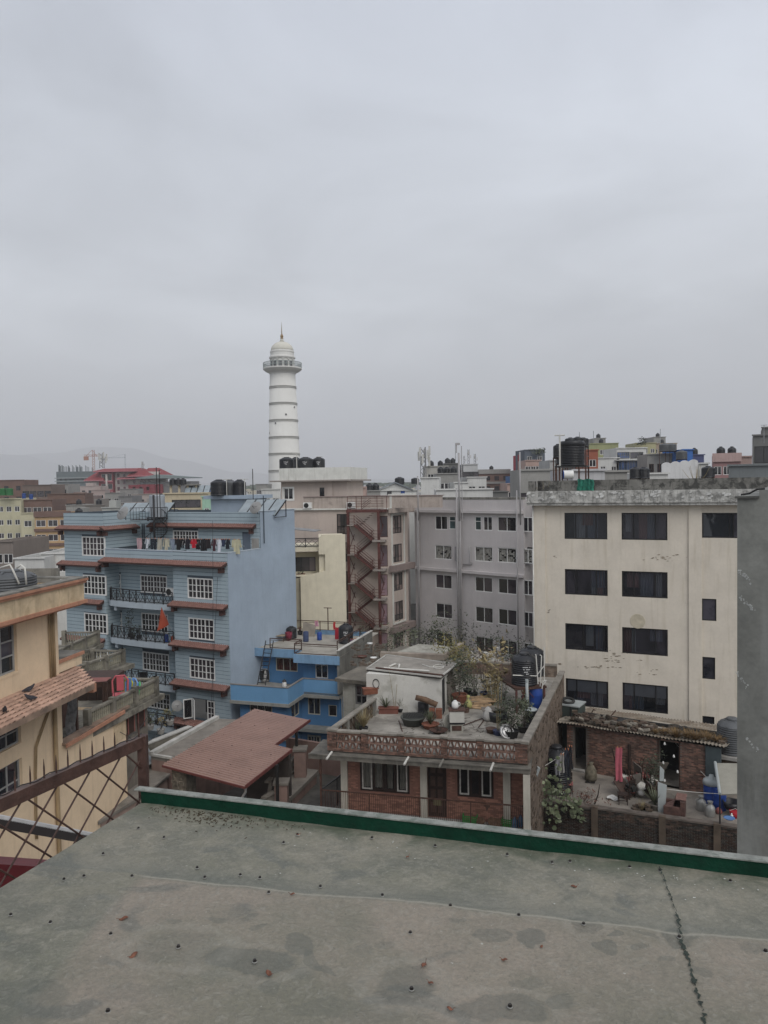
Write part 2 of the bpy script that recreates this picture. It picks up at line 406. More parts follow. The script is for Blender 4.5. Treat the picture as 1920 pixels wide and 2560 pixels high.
def dish(loc,r,label,az=0.6,group=None):
 f=thing('satellite_dish',label,'satellite dish',loc,az,loc[2],group)
 def P(u,v):
  t=u*2*math.pi;q=v*r;x=q*math.cos(t);y=q*math.sin(t);d=.3*q*q/r
  return(x,-.25*r+y*.45+d*.9-.3,r*1.1+y*.9-d*.45)
 f.add('dish',MB().grid(P,20,4),mat('dishm',(.22,.22,.215),rough=.4,var=.15),smooth=True)
 f.add('feed_arm',MB().tube([(0,-.1,.1),(0,-.75*r-.35,r*1.25)],.015,5).tube([(r*.6,-.2,r),(0,-.75*r-.35,r*1.25)],.01,4).tube([(-r*.6,-.2,r),(0,-.75*r-.35,r*1.25)],.01,4),MAT('darkiron'))
 f.add('stand',MB().tube([(0,0,0),(0,0,r*1.1)],.035,6),MAT('darkiron'))
 return f
def solar(loc,a,n,label,w=.95,l=1.9,tilt=35,group=None,gm='solarg'):
 f=thing('solar_water_heater',label,'solar panel',loc,a,loc[2],group)
 mat('solarg',(.25,.29,.31),rough=.22,var=.15,bump=0,spec=.6);t=R_(tilt);c, s=math.cos(t), math.sin(t)
 for i in range(n):
  x=i*(w+.14)
  q=f.add('collector',MB().obox((x+w/2,l*c/2,l*s/2+.2),(w/2,0,0),(0,l*c/2,l*s/2),(0,-s*.04,c*.04)),MAT(gm))
  link('collector_frame',MB().bar((x-.03,-.02,.17),(x-.03,l*c,l*s+.17),.07).bar((x+w+.03,-.02,.17),(x+w+.03,l*c,l*s+.17),.07).mesh('f',MAT('black')),q)
 f.add('stand',MB().bar((0,l*c,0),(0,l*c,l*s+.1),.05).bar((n*(w+.1),l*c,0),(n*(w+.1),l*c,l*s+.1),.05).bar((0,l*c,.03),(0,0,.03),.05).bar((n*(w+.1),l*c,.03),(n*(w+.1),0,.03),.05),MAT('darkiron'))
 return f
def aircon(fr,x,y,z,name='air_conditioner',w=.85,h=.6,d=.32,part=True,label=''):
 p=fr.world(x,y,z);f=thing(name,label,'air conditioner',p,fr.a,p.z,'outdoor air conditioner units')
 f.add('casing',MB().box(0,w,0,d,0,h),MAT('white'))
 g=f.add('fan_grille',MB().lathe([(.25,0),(.25,.02),(.22,.03),(.05,.03)],16),MAT('black'),smooth=False)
 g.rotation_euler=(math.pi/2,0,0);g.location=(w*.38,0,h/2)
 f.add('bracket',MB().bar((.1,d*.1,-.05),(.1,d+.15,-.05),.04).bar((w-.1,d*.1,-.05),(w-.1,d+.15,-.05),.04),MAT('galv'))
 return f
def leaf_cluster(n,rx,rz,size,seed,z0=0.,droop=.2,flat=False):
 n=int(n*1.15);size*=1.2;rn=random.Random(seed);mb=MB();cl=[(rn.gauss(0,.5)*rx,rn.gauss(0,.5)*rx,z0+rn.random()*rz)for _ in range(max(5,n//14))]
 for i in range(n):
  c=rn.choice(cl);c=Vector((c[0]+rn.gauss(0,.22)*rx,c[1]+rn.gauss(0,.22)*rx,c[2]+rn.gauss(0,.14)*rz))
  a=Vector((rn.uniform(-1,1),rn.uniform(-1,1),rn.uniform(-.6,.6))).normalized();b=a.cross(Vector((rn.uniform(-1,1),rn.uniform(-1,1),1))).normalized()
  s=size*rn.uniform(.6,1.3);w=s*.38
  mb.quad(c-a*s/2,c+b*w/2-Vector((0,0,droop*s*.2)),c+a*s/2,c-b*w/2)
 return mb
def blades(n,L,w,seed,spread=.8,curl=.8):
 rn=random.Random(seed);mb=MB()
 for i in range(n):
  t=rn.uniform(0,2*math.pi);l=L*rn.uniform(.6,1.1);e=rn.uniform(.3,1.)*spread;d=Vector((math.cos(t),math.sin(t),0));s=Vector((-d.y,d.x,0))*w
  pr=None
  for k in range(5):
   q=k/4;p=d*(e*l*q)+Vector((0,0,l*q*(1-curl*.5*q*e)));ww=s*(1-q)*.5+s*.04
   if pr:mb.quad(pr[0]-pr[1],pr[0]+pr[1],p+ww,p-ww)
   pr=(p,ww)
 return mb
def stems(n,rx,h,seed,r=.012):
 rn=random.Random(seed);mb=MB()
 for i in range(n):
  x, y=rn.gauss(0,.35)*rx, rn.gauss(0,.35)*rx
  mb.tube([(x*.2,y*.2,0),(x*.7,y*.7,h*.5),(x,y,h*rn.uniform(.8,1.1))],[r,r*.8,r*.4],4)
 return mb
mat('leaf_dark',(.045,.056,.032),var=.6,scale=5,bump=0,rough=.6);mat('leaf_mid',(.08,.095,.05),var=.55,scale=5,bump=0,rough=.6)
mat('leaf_pale',(.15,.165,.10),var=.45,scale=5,bump=0,rough=.55);mat('leaf_yellow',(.19,.165,.055),var=.5,scale=6,bump=0,rough=.7)
mat('straw',(.26,.21,.11),var=.4,scale=6,bump=0,rough=.9);mat('twig',(.06,.045,.035),var=.3,bump=0);mat('terracotta',(.20,.075,.045),var=.25,scale=4,stain=.4)
mat('redleaf',(.11,.05,.035),var=.4,scale=6,bump=0);mat('drygrass',(.20,.13,.06),var=.5,scale=5,bump=0,rough=.95)
def bush(loc,rx,h,n,size,m,label,seed,group=None,pot=None,st=7,cat='plant',name='potted_plant'):
 f=thing(name,label,cat,loc,seed,loc[2],group)
 z=0
 if pot:
  z=pot[1];f.add('pot',MB().lathe([(pot[0]*.75,0),(pot[0]*.98,z*.9),(pot[0]*1.05,z*.9),(pot[0]*1.05,z),(pot[0]*.9,z),(pot[0]*.85,z*.85)],14),MAT(pot[2]))
 f.add('stem',stems(st,rx,h*.9,seed),MAT('twig'),(0,0,z*.9),stuff=True)
 f.add('foliage',leaf_cluster(n,rx,h,size,seed,h*.15),MAT(m),(0,0,z),stuff=True)
 return f
def spiky(loc,L,n,w,m,label,seed,pot=None,spread=.8,curl=.8,group=None,name='potted_plant',cat='plant'):
 f=thing(name,label,cat,loc,seed,loc[2],group);z=0
 if pot:
  z=pot[1];f.add('pot',MB().lathe([(pot[0]*.75,0),(pot[0],z*.9),(pot[0]*1.06,z*.9),(pot[0]*1.06,z),(pot[0]*.9,z),(pot[0]*.85,z*.85)],14),MAT(pot[2]))
 f.add('foliage',blades(n,L,w,seed,spread,curl),MAT(m),(0,0,z*.85),stuff=True)
 return f
def barrel(loc,r,h,m,label,group=None,name='barrel',cat='barrel',lid=True):
 f=thing(name,label,cat,loc,0,loc[2],group)
 f.add('drum',MB().lathe([(r*.95,0),(r,.04),(r,h*.3),(r*1.03,h*.33),(r,h*.36),(r,h*.64),(r*1.03,h*.67),(r,h*.7),(r,h*.93),(r*.9,h)],18),MAT(m),smooth=True)
 if lid:f.add('lid',MB().lathe([(r*.97,0),(r*.97,.04),(r*.5,.07)],18),MAT(m),(0,0,h*.97),smooth=True)
 return f
def tyre(loc,r,label,rot=(0,0,0),group='old tyres weighing down the tin roof'):
 f=thing('tyre',label,'tyre',loc,0,loc[2],group)
 ring=MB();tr=r*.27
 def P(u,v):
  t=u*2*math.pi;q=v*2*math.pi;w=tr*(1 if math.cos(q)>0 else.55)
  c=r-tr+w*math.cos(q)if True else 0
  return(c*math.cos(t),c*math.sin(t),.75*tr*math.sin(q)+tr*.75)
 f.add('tyre_carcass',ring.grid(P,24,8),MAT('tyre'),smooth=True);f.root.rotation_euler=rot
 return f
def boxprop(name,label,cat,loc,size,m,a=0.,group=None,parts=()):
 f=thing(name,label,cat,loc,a,loc[2],group)
 f.add('body',MB().box(-size[0]/2,size[0]/2,-size[1]/2,size[1]/2,0,size[2]),MAT(m))
 return f
def wire(label,pts,sag=.15,r=.012,m='black',group=None,name='cable',cat='cable'):
 p, q=Vector(pts[0]), Vector(pts[-1])
 if len(pts)==2:
  pts=[p.lerp(q,i/10)-Vector((0,0,sag*4*(i/10)*(1-i/10)))for i in range(11)]
 o=Vector(p);f=thing(name,label,cat,o,0,o.z,group)
 f.add('strand',MB().tube([Vector(x)-o for x in pts],r,4),MAT(m));return f
GARM={}
def garment(p,w,h,kind,col,label,a=0.,group='laundry on the line',seed=0):
 """cloth hanging from a line; p = top centre"""
 f=thing('hanging_'+kind,label,{'towel':'towel','shirt':'shirt','trousers':'trousers'}[kind],p,a,p[2],group)
 m=mat('cloth_%d_%d_%d'%tuple(int(c*255)for c in col),col,var=.12,scale=6,bump=.1,rough=.95)
 mb=MB();rn=random.Random(seed);ph=rn.random()*6
 def sheet(x0,x1,z0,z1,tx=0.):
  mb.grid(lambda u,v:(x0+(x1-x0)*u+tx*v+.02*math.sin(v*5+ph),.05*math.sin(u*9+ph+v*2)*(.3+v)-.03*v,z0+(z1-z0)*v+.015*math.sin(u*7+ph)),6,7)
 if kind=='towel':sheet(-w/2,w/2,0,-h)
 elif kind=='shirt':
  sheet(-w*.32,w*.32,0,-h);sheet(-w*.5,-w*.32,-.02,-h*.55,-.04);sheet(w*.32,w*.5,-.02,-h*.55,.04)
 else:
  sheet(-w*.4,w*.4,0,-h*.3);sheet(-w*.4,-w*.04,-h*.3,-h,-.03);sheet(w*.04,w*.4,-h*.3,-h,.03)
 f.add('cloth',mb,m,smooth=True)
 f.add('peg',MB().box(-w*.25,-w*.25+.03,-.03,.03,-.05,.04).box(w*.25,w*.25+.03,-.03,.03,-.05,.04),mat('peg',(.5,.2,.1),bump=0))
 return f
def railing(fr,pts,z0,h,step=1.0,m='darkiron',cross=True,name='railing',t=.04,bars=0):
 """post-and-rail balustrade along plan points, crossed panels"""
 mb=MB()
 for(x0,y0), (x1,y1)in zip(pts,pts[1:]):
  L=math.hypot(x1-x0,y1-y0);n=max(1,round(L/step))
  mb.bar((x0,y0,z0+h),(x1,y1,z0+h),t*1.3).bar((x0,y0,z0+.1),(x1,y1,z0+.1),t)
  if cross or not bars:mb.bar((x0,y0,z0+h*.84),(x1,y1,z0+h*.84),t*.7)
  for i in range(n+1):
   q=i/n;x, y=x0+(x1-x0)*q, y0+(y1-y0)*q;mb.bar((x,y,z0),(x,y,z0+h),t*1.2)
   if cross and i<n:
    X, Y=x0+(x1-x0)*(i+1)/n, y0+(y1-y0)*(i+1)/n;mx, my=(x+X)/2, (y+Y)/2
    for a, b, c, d in((x,y,mx,my),(mx,my,X,Y)):
     mb.bar((a,b,z0+.1),(c,d,z0+h*.84),t*.55).bar((a,b,z0+h*.84),(c,d,z0+.1),t*.55)
  if bars:
   k=max(1,int(L/bars))
   for i in range(k):
    q=(i+.5)/k;x, y=x0+(x1-x0)*q, y0+(y1-y0)*q;mb.bar((x,y,z0+.1),(x,y,z0+h),t*.45)
 return fr.add(name,mb,MAT(m))
def pigeon(loc,az,label,m='pigeon'):
 mat('pigeon',(.045,.045,.055),var=.5,scale=15,bump=0)
 f=thing('pigeon',label,'pigeon',loc,az,loc[2],'pigeons')
 vs=[(0,0,.10),(.07,0,.13),(.14,0,.19),(.165,0,.235),(.20,0,.235),(-.08,0,.09),(-.20,0,.06),(.0,.04,.05),(.015,.04,0),(.0,-.04,.05),(.015,-.04,0)]
 es=[(0,1),(1,2),(2,3),(3,4),(0,5),(5,6),(0,7),(7,8),(0,9),(9,10)];rr=[.072,.07,.04,.032,.006,.055,.02,.018,.008,.018,.008]
 me=bpy.data.meshes.new('pigeon_body');me.from_pydata(vs,es,[]);me.materials.append(MAT(m))
 o=link('bird_body',me,f.root);sk=o.modifiers.new('skin','SKIN');o.modifiers.new('sub','SUBSURF').levels=1
 o.modifiers['sub'].render_levels=1
 for i, v in enumerate(me.skin_vertices[0].data):v.radius=(rr[i],rr[i])
 me.skin_vertices[0].data[0].use_root=True
 return f
# - ground
mat('ground',(.10,.095,.085),var=.3,scale=.3,stain=.4)
g=link('ground',MB().quad((-8900,-110,0),(8900,-110,0),(8900,10700,0),(-8900,10700,0)).mesh('ground',MAT('ground')));tag(g,kind='structure')
# = H: cream building on the right
def cream_right():
 a=R_(24.6);m=mat('cream',(.61,.557,.475),var=.07,scale=.8,streak=.42,scol=(.36,.31,.22),stain=.0,bump=.25,fine=6)
 O=(9.69,49.56);f=thing('apartment_building','tall cream building with black framed windows and a blackened peeling cornice','building',O,a)
 W_=18.0;D_=11.0
 big=[(1411,1282,1518,1348),(1553,1282,1669,1350),(1411,1424,1519,1488),(1553,1429,1668,1494),(1414,1561,1520,1627),(1556,1571,1670,1637),(1415,1700,1521,1767),(1558,1711,1670,1780)]
 R0=[f.R(*b)for b in big];R1=[f.R(1755,1282,1846,1345)];sm=[f.R(1755,1497,1791,1552),f.R(1756,1643,1788,1698),f.R(1756,1791,1786,1810)]
 for k in(0,1):
  s=R0[k::2];x0=sum(r[0]for r in s)/4;x1=sum(r[1]for r in s)/4
  for j in range(4):r=R0[k+2*j];R0[k+2*j]=(x0,x1,r[2],r[3])
 R1[0]=(R1[0][0],R1[0][0]+2.9,R1[0][2],R1[0][3])
 zt=20.45
 mass(f,0,W_,0,D_,0,zt,m,R0+R1+sm,par=0,dep=.16)
 fm=mat('blackframe',(.012,.012,.013),rough=.4,bump=0,var=.05)
 sp=[(1,2,1),(1,2,1),(1,2,1),(1,2,1),(1.7,2,.3),(1,2,1),(1,2,1),(1,2,1)]
 rc=random.Random(17)
 for i, r in enumerate(R0):
  window(f,r,.05,sp[i],(1,),.07,fm,glass('glassc',(.022,.027,.036),.04,.5))
  f.add('room_back',MB().quad((r[0]-.3,.9,r[2]-.3),(r[1]+.3,.9,r[2]-.3),(r[1]+.3,.9,r[3]+.3),(r[0]-.3,.9,r[3]+.3)).quad((r[0],.17,r[2]),(r[1],.17,r[2]),(r[1],.9,r[2]),(r[0],.9,r[2])),MAT('unlit_interior'))  # black sheet in place of the unlit room behind the glass
  for q in range(3):
   u=rc.random()*.75;w_=rc.uniform(.12,.3);zb_=r[2]+.06+(0 if q else(r[3]-r[2])*rc.uniform(.1,.5));x0_=r[0]+(r[1]-r[0])*u;x1_=min(r[1]-.05,x0_+(r[1]-r[0])*w_)
   f.add('curtain',MB().grid(lambda a_,b_:(x0_+(x1_-x0_)*a_,.22+.02*q+.02*math.sin(a_*25),zb_+(r[3]-.06-zb_)*b_),14,1),[mat('curt0',(.10,.05,.045),bump=0),mat('curt1',(.13,.15,.17),bump=0),mat('curt2',(.06,.08,.11),bump=0)][(i+q)%3])
 window(f,R1[0],.05,(2,.3,1.6),(1,),.07,fm,MAT('glassb'))
 for r in sm:window(f,r,.05,(1,),(1,),.06,fm,MAT('glassb'))
 for i in(6,7):
  r=R0[i]
  f.add('window_blind',MB().box(r[0]+.12,r[1]-.12,.085,.09,(r[2]+r[3])/2+.05,r[3]-.08),mat('blind',(.05,.055,.065),bump=0,rough=.3))
 pil=MB()
 for p0, p1 in((1336,1364),(1722,1755)):
  x0=f.L(p0,1400)[0];x1=f.L(p1,1400)[0];f.add('pilaster',MB().box(x0,x1,-.10,.0,0,zt-.002),m)
 pm=mat('peeling',(.44,.435,.41),var=.25,scale=3,streak=.9,scol=(.05,.05,.045),stain=.6,stcol=(.07,.07,.065),stlo=.47,bump=.6,fine=5,stsc=2.8,strk=3.5)
 dk=mat('blackcon',(.17,.165,.15),var=.3,streak=.8,scol=(.025,.025,.022),stain=.85,stcol=(.03,.03,.028),stlo=.45,bump=.5,fine=5,stsc=2.4,strk=3)
 z1=21.35
 f.add('cornice',MB().box(-.35,W_+.3,-.55,.35,zt,z1).box(-.42,W_+.3,-.62,.3,zt+.16,zt+.25),pm)
 rn=random.Random(3);lm=MB()
 for i in range(90):
  x=rn.uniform(-.3,W_);s=rn.uniform(.03,.09);zz=rn.uniform(zt+.3,z1-.05)
  lm.obox((x,-.56,zz),(s*1.4,0,s*.3),(0,.025,0),(rn.uniform(-.3,.3)*s,0,s))
 f.add('peeling_plaster',lm,mat('peel2',(.56,.56,.54),var=.2,stain=.4),stuff=True)
 f.add('parapet',MB().box(.15,W_,.35,.55,z1-.4,22.02).box(.15,.4,.35,D_,z1-.4,22.02).box(-.3,.1,-.3,.2,z1,22.0),dk)
 f.add('roof',MB().box(-.05,W_,.1,D_,zt+.2,z1-.3),MAT('roofcon'))
 x, z=f.L(1594,1553);f.add('render_patch',MB().lathe([(.46,0),(.44,.012)],24,(0,0,0)),mat('patch',(.48,.43,.33),var=.15,scale=4),(x,0,z)).rotation_euler=(math.pi/2,0,0)
 fl=MB()
 for cx, cy, n, sx, sy in((1540,1645,26,34,16),(1500,1668,16,70,3),(1625,1682,9,50,10),(1680,1395,14,36,8),(1640,1398,10,40,5),(1372,1528,5,4,8),(1600,1650,5,14,5),(1400,1660,6,14,3),(1390,1394,5,8,3)):
  for k in range(n):
   x, z=f.L(cx+rn.gauss(0,.5)*sx,cy+rn.gauss(0,.5)*sy);s=rn.uniform(.02,.09)
   fl.slab([(x-s*1.6,z),(x-s*.3,z-s*.45),(x+s*1.5,z-s*.1),(x+s*.6,z+s*.5)],-.006,.0)
 f.add('render_flake',fl,mat('flake',(.24,.20,.15),var=.3),stuff=True)
 f.add('drain_pipe',MB().tube([(-.05,-.16,6),(-.05,-.16,zt)],.05,6),MAT('pvc'),smooth=True)
 return f, O
H_, HO=cream_right()
p0=H_.world(2.75,.2,21.3)
f=thing('green_net','green shade net draped over the blackened parapet','net',p0,H_.a,21.0)
nm=mat('greennet',(.02,.16,.11),var=.5,scale=6,bump=.3,rough=.9)
f.add('netting',MB().grid(lambda u,v:(u*.95+.04*math.sin(v*7)+(.1*v if u>.5 else-.03),.02+(-.06 if v<.85 else.1)+.05*math.sin(u*26)-.03*math.sin(u*9),1.08-v*1.0+.03*math.sin(u*12)),24,8),nm,smooth=True)
def stand_tank():
 c=H_.world(2.0,2.4);D=c.y
 P=Pd(1431,1200,53.5)
 f=thing('tank_stand','dark steel frame stand under the big round tank','stand',(P.x,P.y),R_(20),21.35)
 mb=MB();s=1.0;h=2.32-.25
 zt=f.L(1431,1168)[1]
 b2=MB()
 legs=[(-s,-s),(s,-s),(s,s),(-s,s),(-.75,-s),(.55,-s)]
 for x, y in legs:f.add('leg',MB().box(x-.05,x+.05,y-.05,y+.05,-.6,zt),MAT('rust'))
 mb.box(-s-.06,s+.06,-s-.07,s+.07,zt-.002,zt+.09)
 f.add('platform',mb,MAT('black'))
 r=MB()
 for z in(zt+.75,zt+1.45):
  r.bar((s,-s,z),(s,s,z),.04).bar((-s,-s,z),(-s,s,z),.04)
 for x in(-s,s):
  for y in(-s,s):r.bar((x,y,zt),(x,y,zt+1.45),.045)
 f.add('guard_rail',r,MAT('black'),stuff=True)
 tank((P.x,P.y,21.35+zt+.1),1.0*(Pd(1463,1150,53.5)-Pd(1402,1150,53.5)).length/2*1.0,1.72,'largest black tank, round on a steel stand above the cream building',flat=True,n=28)
 for dx, dy in((-.95,.15),):
  antenna((P.x+dx,P.y-.4,21.35+zt-.3),2.55,'pale T-shaped vent pipe left of the largest tank','vent pipe','pvc',name='vent_pipe',r=.06)
stand_tank()
# = G: grey block
def grey_block():
 a=R_(42.2);m=mat('greywall',(.505,.475,.468),var=.06,scale=.7,streak=.12,bump=.12)
 f=thing('apartment_building','grey block with white sliding windows and grey drainpipes','building',(3.12,78.9),a)
 cx=lambda v:1020+v/4.88
 cy=lambda v:1220+v/4.88
 ws=[(330,340,480,508,2),(500,345,580,503,0),(815,348,893,516,0),(917,348,1027,520,2),(1092,350,1320,530,2),(1402,355,1518,534,2),(330,700,533,870,3),(815,718,1030,897,3),(1095,730,1322,912,3),(1405,742,1518,920,3),(335,1056,535,1228,2),(817,1087,1030,1268,2),(1100,1107,1325,1294,2),(1407,1124,1520,1308,2),(340,1410,540,1590,2),(822,1453,1036,1642,2),(1102,1480,1328,1672,2),(1410,1513,1525,1697,2),(340,1765,540,1940,2),(825,1820,1040,2000,2),(1108,1858,1330,2035,2),(1412,1893,1525,2060,2)]
 rs=[f.R(cx(w[0]),cy(w[1]),cx(w[2]),cy(w[3]))for w in ws]
 zt=f.L(1100,1246)[1];zt=20.35
 mass(f,0,13,0,10,0,zt,m,rs,par=.9,pt=.25,roofm=MAT('roofcon'))
 f.add('parapet_cap',MB().box(-.05,13,-.03,.3,zt+.002,zt+.22),MAT('oldcon'))
 st=mat('stacked_boxes',(.42,.41,.37),var=.35,scale=3,bump=.2)
 rn=random.Random(5)
 for w, r in zip(ws,rs):
  cols=(1,1);rows=(1,)
  if w[4]==0:cols=(1,);rows=(2,1)
  gm=MAT('glasst')if w[4]==0 else MAT('glassd')
  if w[4]==3:gm=glass('glassclear',(.03,.03,.03),.06,.8)
  window(f,r,.04,cols,rows,.07,MAT('white'),gm)
  if w[4]==3:
   b=MB();z=r[2]+.06
   while z<r[3]-.15:
    x=r[0]+.08;h=rn.uniform(.14,.2)
    while x<r[1]-.25:
     q=rn.uniform(.16,.3)
     if rn.random()>.18:b.box(x,x+q-.02,.14+rn.random()*.05,.4,z,z+h-.015)
     x+=q
    z+=h
   f.add('carton',b,st,stuff=True);f.add('room_back',MB().quad((r[0]-.1,.55,r[2]-.1),(r[1]+.1,.55,r[2]-.1),(r[1]+.1,.55,r[3]+.1),(r[0]-.1,.55,r[3]+.1)),MAT('unlit_interior'))
 zl=f.L(1182,1279)[1];f.add('ledge',MB().box(-.5,13,-.35,0,zl-.13,zl+.13),m)
 zl=f.L(1182,1430)[1];f.add('ledge',MB().box(-.5,13,-.35,0,zl-.13,zl+.13),m)
 for px, z1, r in((150,19.5,.07),(163,19.5,.05),(632,21.5,.09),(655,20.5,.06),(672,20.5,.06),(1362,21.2,.06)):
  x=f.L(cx(px),1350)[0];f.add('drain_pipe',MB().tube([(x,-.42,5),(x,-.42,z1)],r,7),MAT('pipe'),smooth=True)
 for pts in(((600,710),(605,880),(632,912)),((765,715),(765,900),(790,905),(785,930),(680,930)),((585,715),(585,880),(632,915))):
  q=[f.L(cx(u),cy(v))for u,v in pts];f.add('waste_pipe',MB().tube([(x,-.12,z)for x,z in q],.06,6),MAT('pipe'),smooth=True)
 return f
G_=grey_block()
for px, top, D, l in((1046,1190,72,'thin grey pole at the left end of the grey block roof'),(1149,1132,70,'tallest grey pole standing above the grey block'),(1301,1130,62,'grey pole beside the cream building corner')):
 p=Pd(px,1300,D);t=Pd(px,top,D);r=.06 if px!=1149 else.09
 f=thing('steel_pole',l,'pole',(p.x,p.y),0,18.5);f.add('shaft',MB().tube([(0,0,0),(0,0,t.z-18.5)],r,8),MAT('pipe'),smooth=True)
 if px==1149:f.add('rod',MB().tube([(.25,0,0),(.25,0,t.z-17.9)],.04,5).tube([(-.2,0,t.z-18.5),(-.2,0,t.z-17.7)],.05,5).box(-.3,.1,-.1,.1,t.z-17.8,t.z-17.6),MAT('pipe'))
# = F: peach hotel block with the outside stair
def peach_block():
 a=R_(14);m=mat('peach',(.47,.40,.355),var=.08,scale=.7,streak=.25,scol=(.2,.15,.13),bump=.12)
 wm=mat('whitew',(.60,.60,.56),var=.08,streak=.45,scol=(.25,.24,.2),bump=.1)
 mg=mat('mauve',(.25,.20,.185),var=.1,streak=.2)
 P=Pd(690,1300,78);f=thing('hotel_building','tall peach building with white roof box and outside fire stair','building',(P.x,P.y),a)
 X=lambda px, y=0:f.L(px,1300,y)[0];Z=lambda py, px=800, y=0:f.L(px,py,y)[1]
 xr=X(975)
 ws=[f.R(842,1285,869,1335)]+[f.R(842,1356+k*72,870,1404+k*72)for k in range(4)]+[f.R(946,1290+73*k,969,1343+73*k)for k in range(5)]
 zt=Z(1275)
 mass(f,0,xr,0,9,0,zt,m,ws,par=0)
 bf=mat('blackframe',(.012,.012,.013))
 curt=glass('glasscurt',(.12,.11,.10),.12)
 for i, r in enumerate(ws):
  if i<5:window(f,r,.04,(1,1,1),(1.2,2),.07,MAT('blackframe'),curt)
  else:window(f,r,.04,(1,),(1,),.06,MAT('rail_red'),glass('glassmauve',(.16,.13,.15),.3))
 f.add('terrace_ledge',MB().box(-.3,xr+.2,-.25,9,zt,zt+.15),wm)
 zp=Z(1243)
 f.add('terrace_parapet',MB().box(X(760),xr+5.2,-.0,.2,zt+.15,zp),mat('peachdirty',(.40,.34,.30),var=.12,streak=.6,scol=(.12,.11,.1),stain=.4))
 f.add('parapet_coping',MB().box(X(760)-.05,xr+5.3,-.08,.28,zp+.002,zp+.09),MAT('mauve'))
 y1=1.6;u0=f.L(703,1230,y1)[0];u1=f.L(868,1230,y1)[0];zc=f.L(760,1204,y1)[1]
 hs=[f.R(709,1220,733,1249,y1),f.R(799,1219,811,1241,y1)]
 mass(f,u0,u1,y1,y1+6,zt+.15,zc,m,hs,par=0)
 window(f,hs[0],y1+.04,(1,1),(1,),.08,MAT('white'),MAT('glassd'));window(f,hs[1],y1+.04,(1,.5),(1,),.06,MAT('blackframe'),MAT('glassd'))
 f.add('window_surround',MB().box(hs[0][0]-.12,hs[0][1]+.12,y1-.05,y1-.003,hs[0][2]-.12,hs[0][2]).box(hs[0][0]-.12,hs[0][1]+.12,y1-.05,y1-.003,hs[0][3],hs[0][3]+.12).box(hs[0][0]-.12,hs[0][0],y1-.05,y1-.003,hs[0][2],hs[0][3]).box(hs[0][1],hs[0][1]+.12,y1-.05,y1-.003,hs[0][2],hs[0][3]),MAT('white'))
 f.add('roof_slab',MB().box(u0-.9,u1+.8,y1-.9,y1+6.5,zc,zc+.14),mat('slabgrey',(.28,.25,.23),streak=.4))
 zw=f.L(760,1170,y1)[1]
 f.add('roof_parapet',MB().box(u0-.05,u1+.45,y1-.4,y1+6.2,zc+.14,zw),wm)
 f.add('column',MB().box(u0+5.0,u0+5.6,y1-.12,y1,zt+.15,zc),MAT('peach'))
 g=f.sub(xr,0,-R_(61)-a+a)
 Wd=3.6;g=Fr(f.root,f.world(xr,0).xy,R_(-60),0,f.ra,f.rO)
 hs=[g.R(981,1289,1004,1333),g.R(982,1360,1005,1405),g.R(984,1432,1007,1476),g.R(985,1503,1008,1550),g.R(985,1574,1008,1622)]
 mb=MB();wall(mb,0,Wd,0,zt,hs,0);mb.quad((Wd,0,0),(Wd,4,0),(Wd,4,zt),(Wd,0,zt));g.add('wall',mb,m)
 for r in hs:window(g,r,.04,(1,1,1),(1.2,3),.07,MAT('blackframe'),curt)
 for i, j in((0,1),(2,3),(4,4)):
  r0, r1=hs[i], hs[j];a0, a1, c0, c1=r0[0]-.3, r0[1]+.45, r1[2]-.3, r0[3]+.25
  g.add('window_surround',MB().box(a0,a1,-.12,-.003,c0,c0+.15).box(a0,a1,-.12,-.003,c1-.15,c1).box(a0,a0+.15,-.12,-.003,c0+.15,c1-.15).box(a1-.15,a1,-.12,-.003,c0+.15,c1-.15),wm)
 for py in(1417,1568):
  z=g.L(995,py)[1];g.add('ledge',MB().box(-.3,Wd+.6,-.5,-.001,z-.35,z+.25),MAT('mauve'))
 g.add('ledge',MB().box(-.3,Wd+.6,-.5,-.001,zt-.35,zt+.12),mat('peachdirty',(.4,.34,.3)))
 g.add('roof_parapet',MB().box(0,Wd+1.5,-.2,.2,zt+.12,zt+1.5),wm)
 g.add('shaded_gap_wall',MB().box(Wd,Wd+.8,1.2,3.5,0,zt-.2),mat('shaft',(.055,.038,.033),var=.1))  # very dark brown stands for the shadow in the deep gap
 return f, zt
F_, FZ=peach_block()
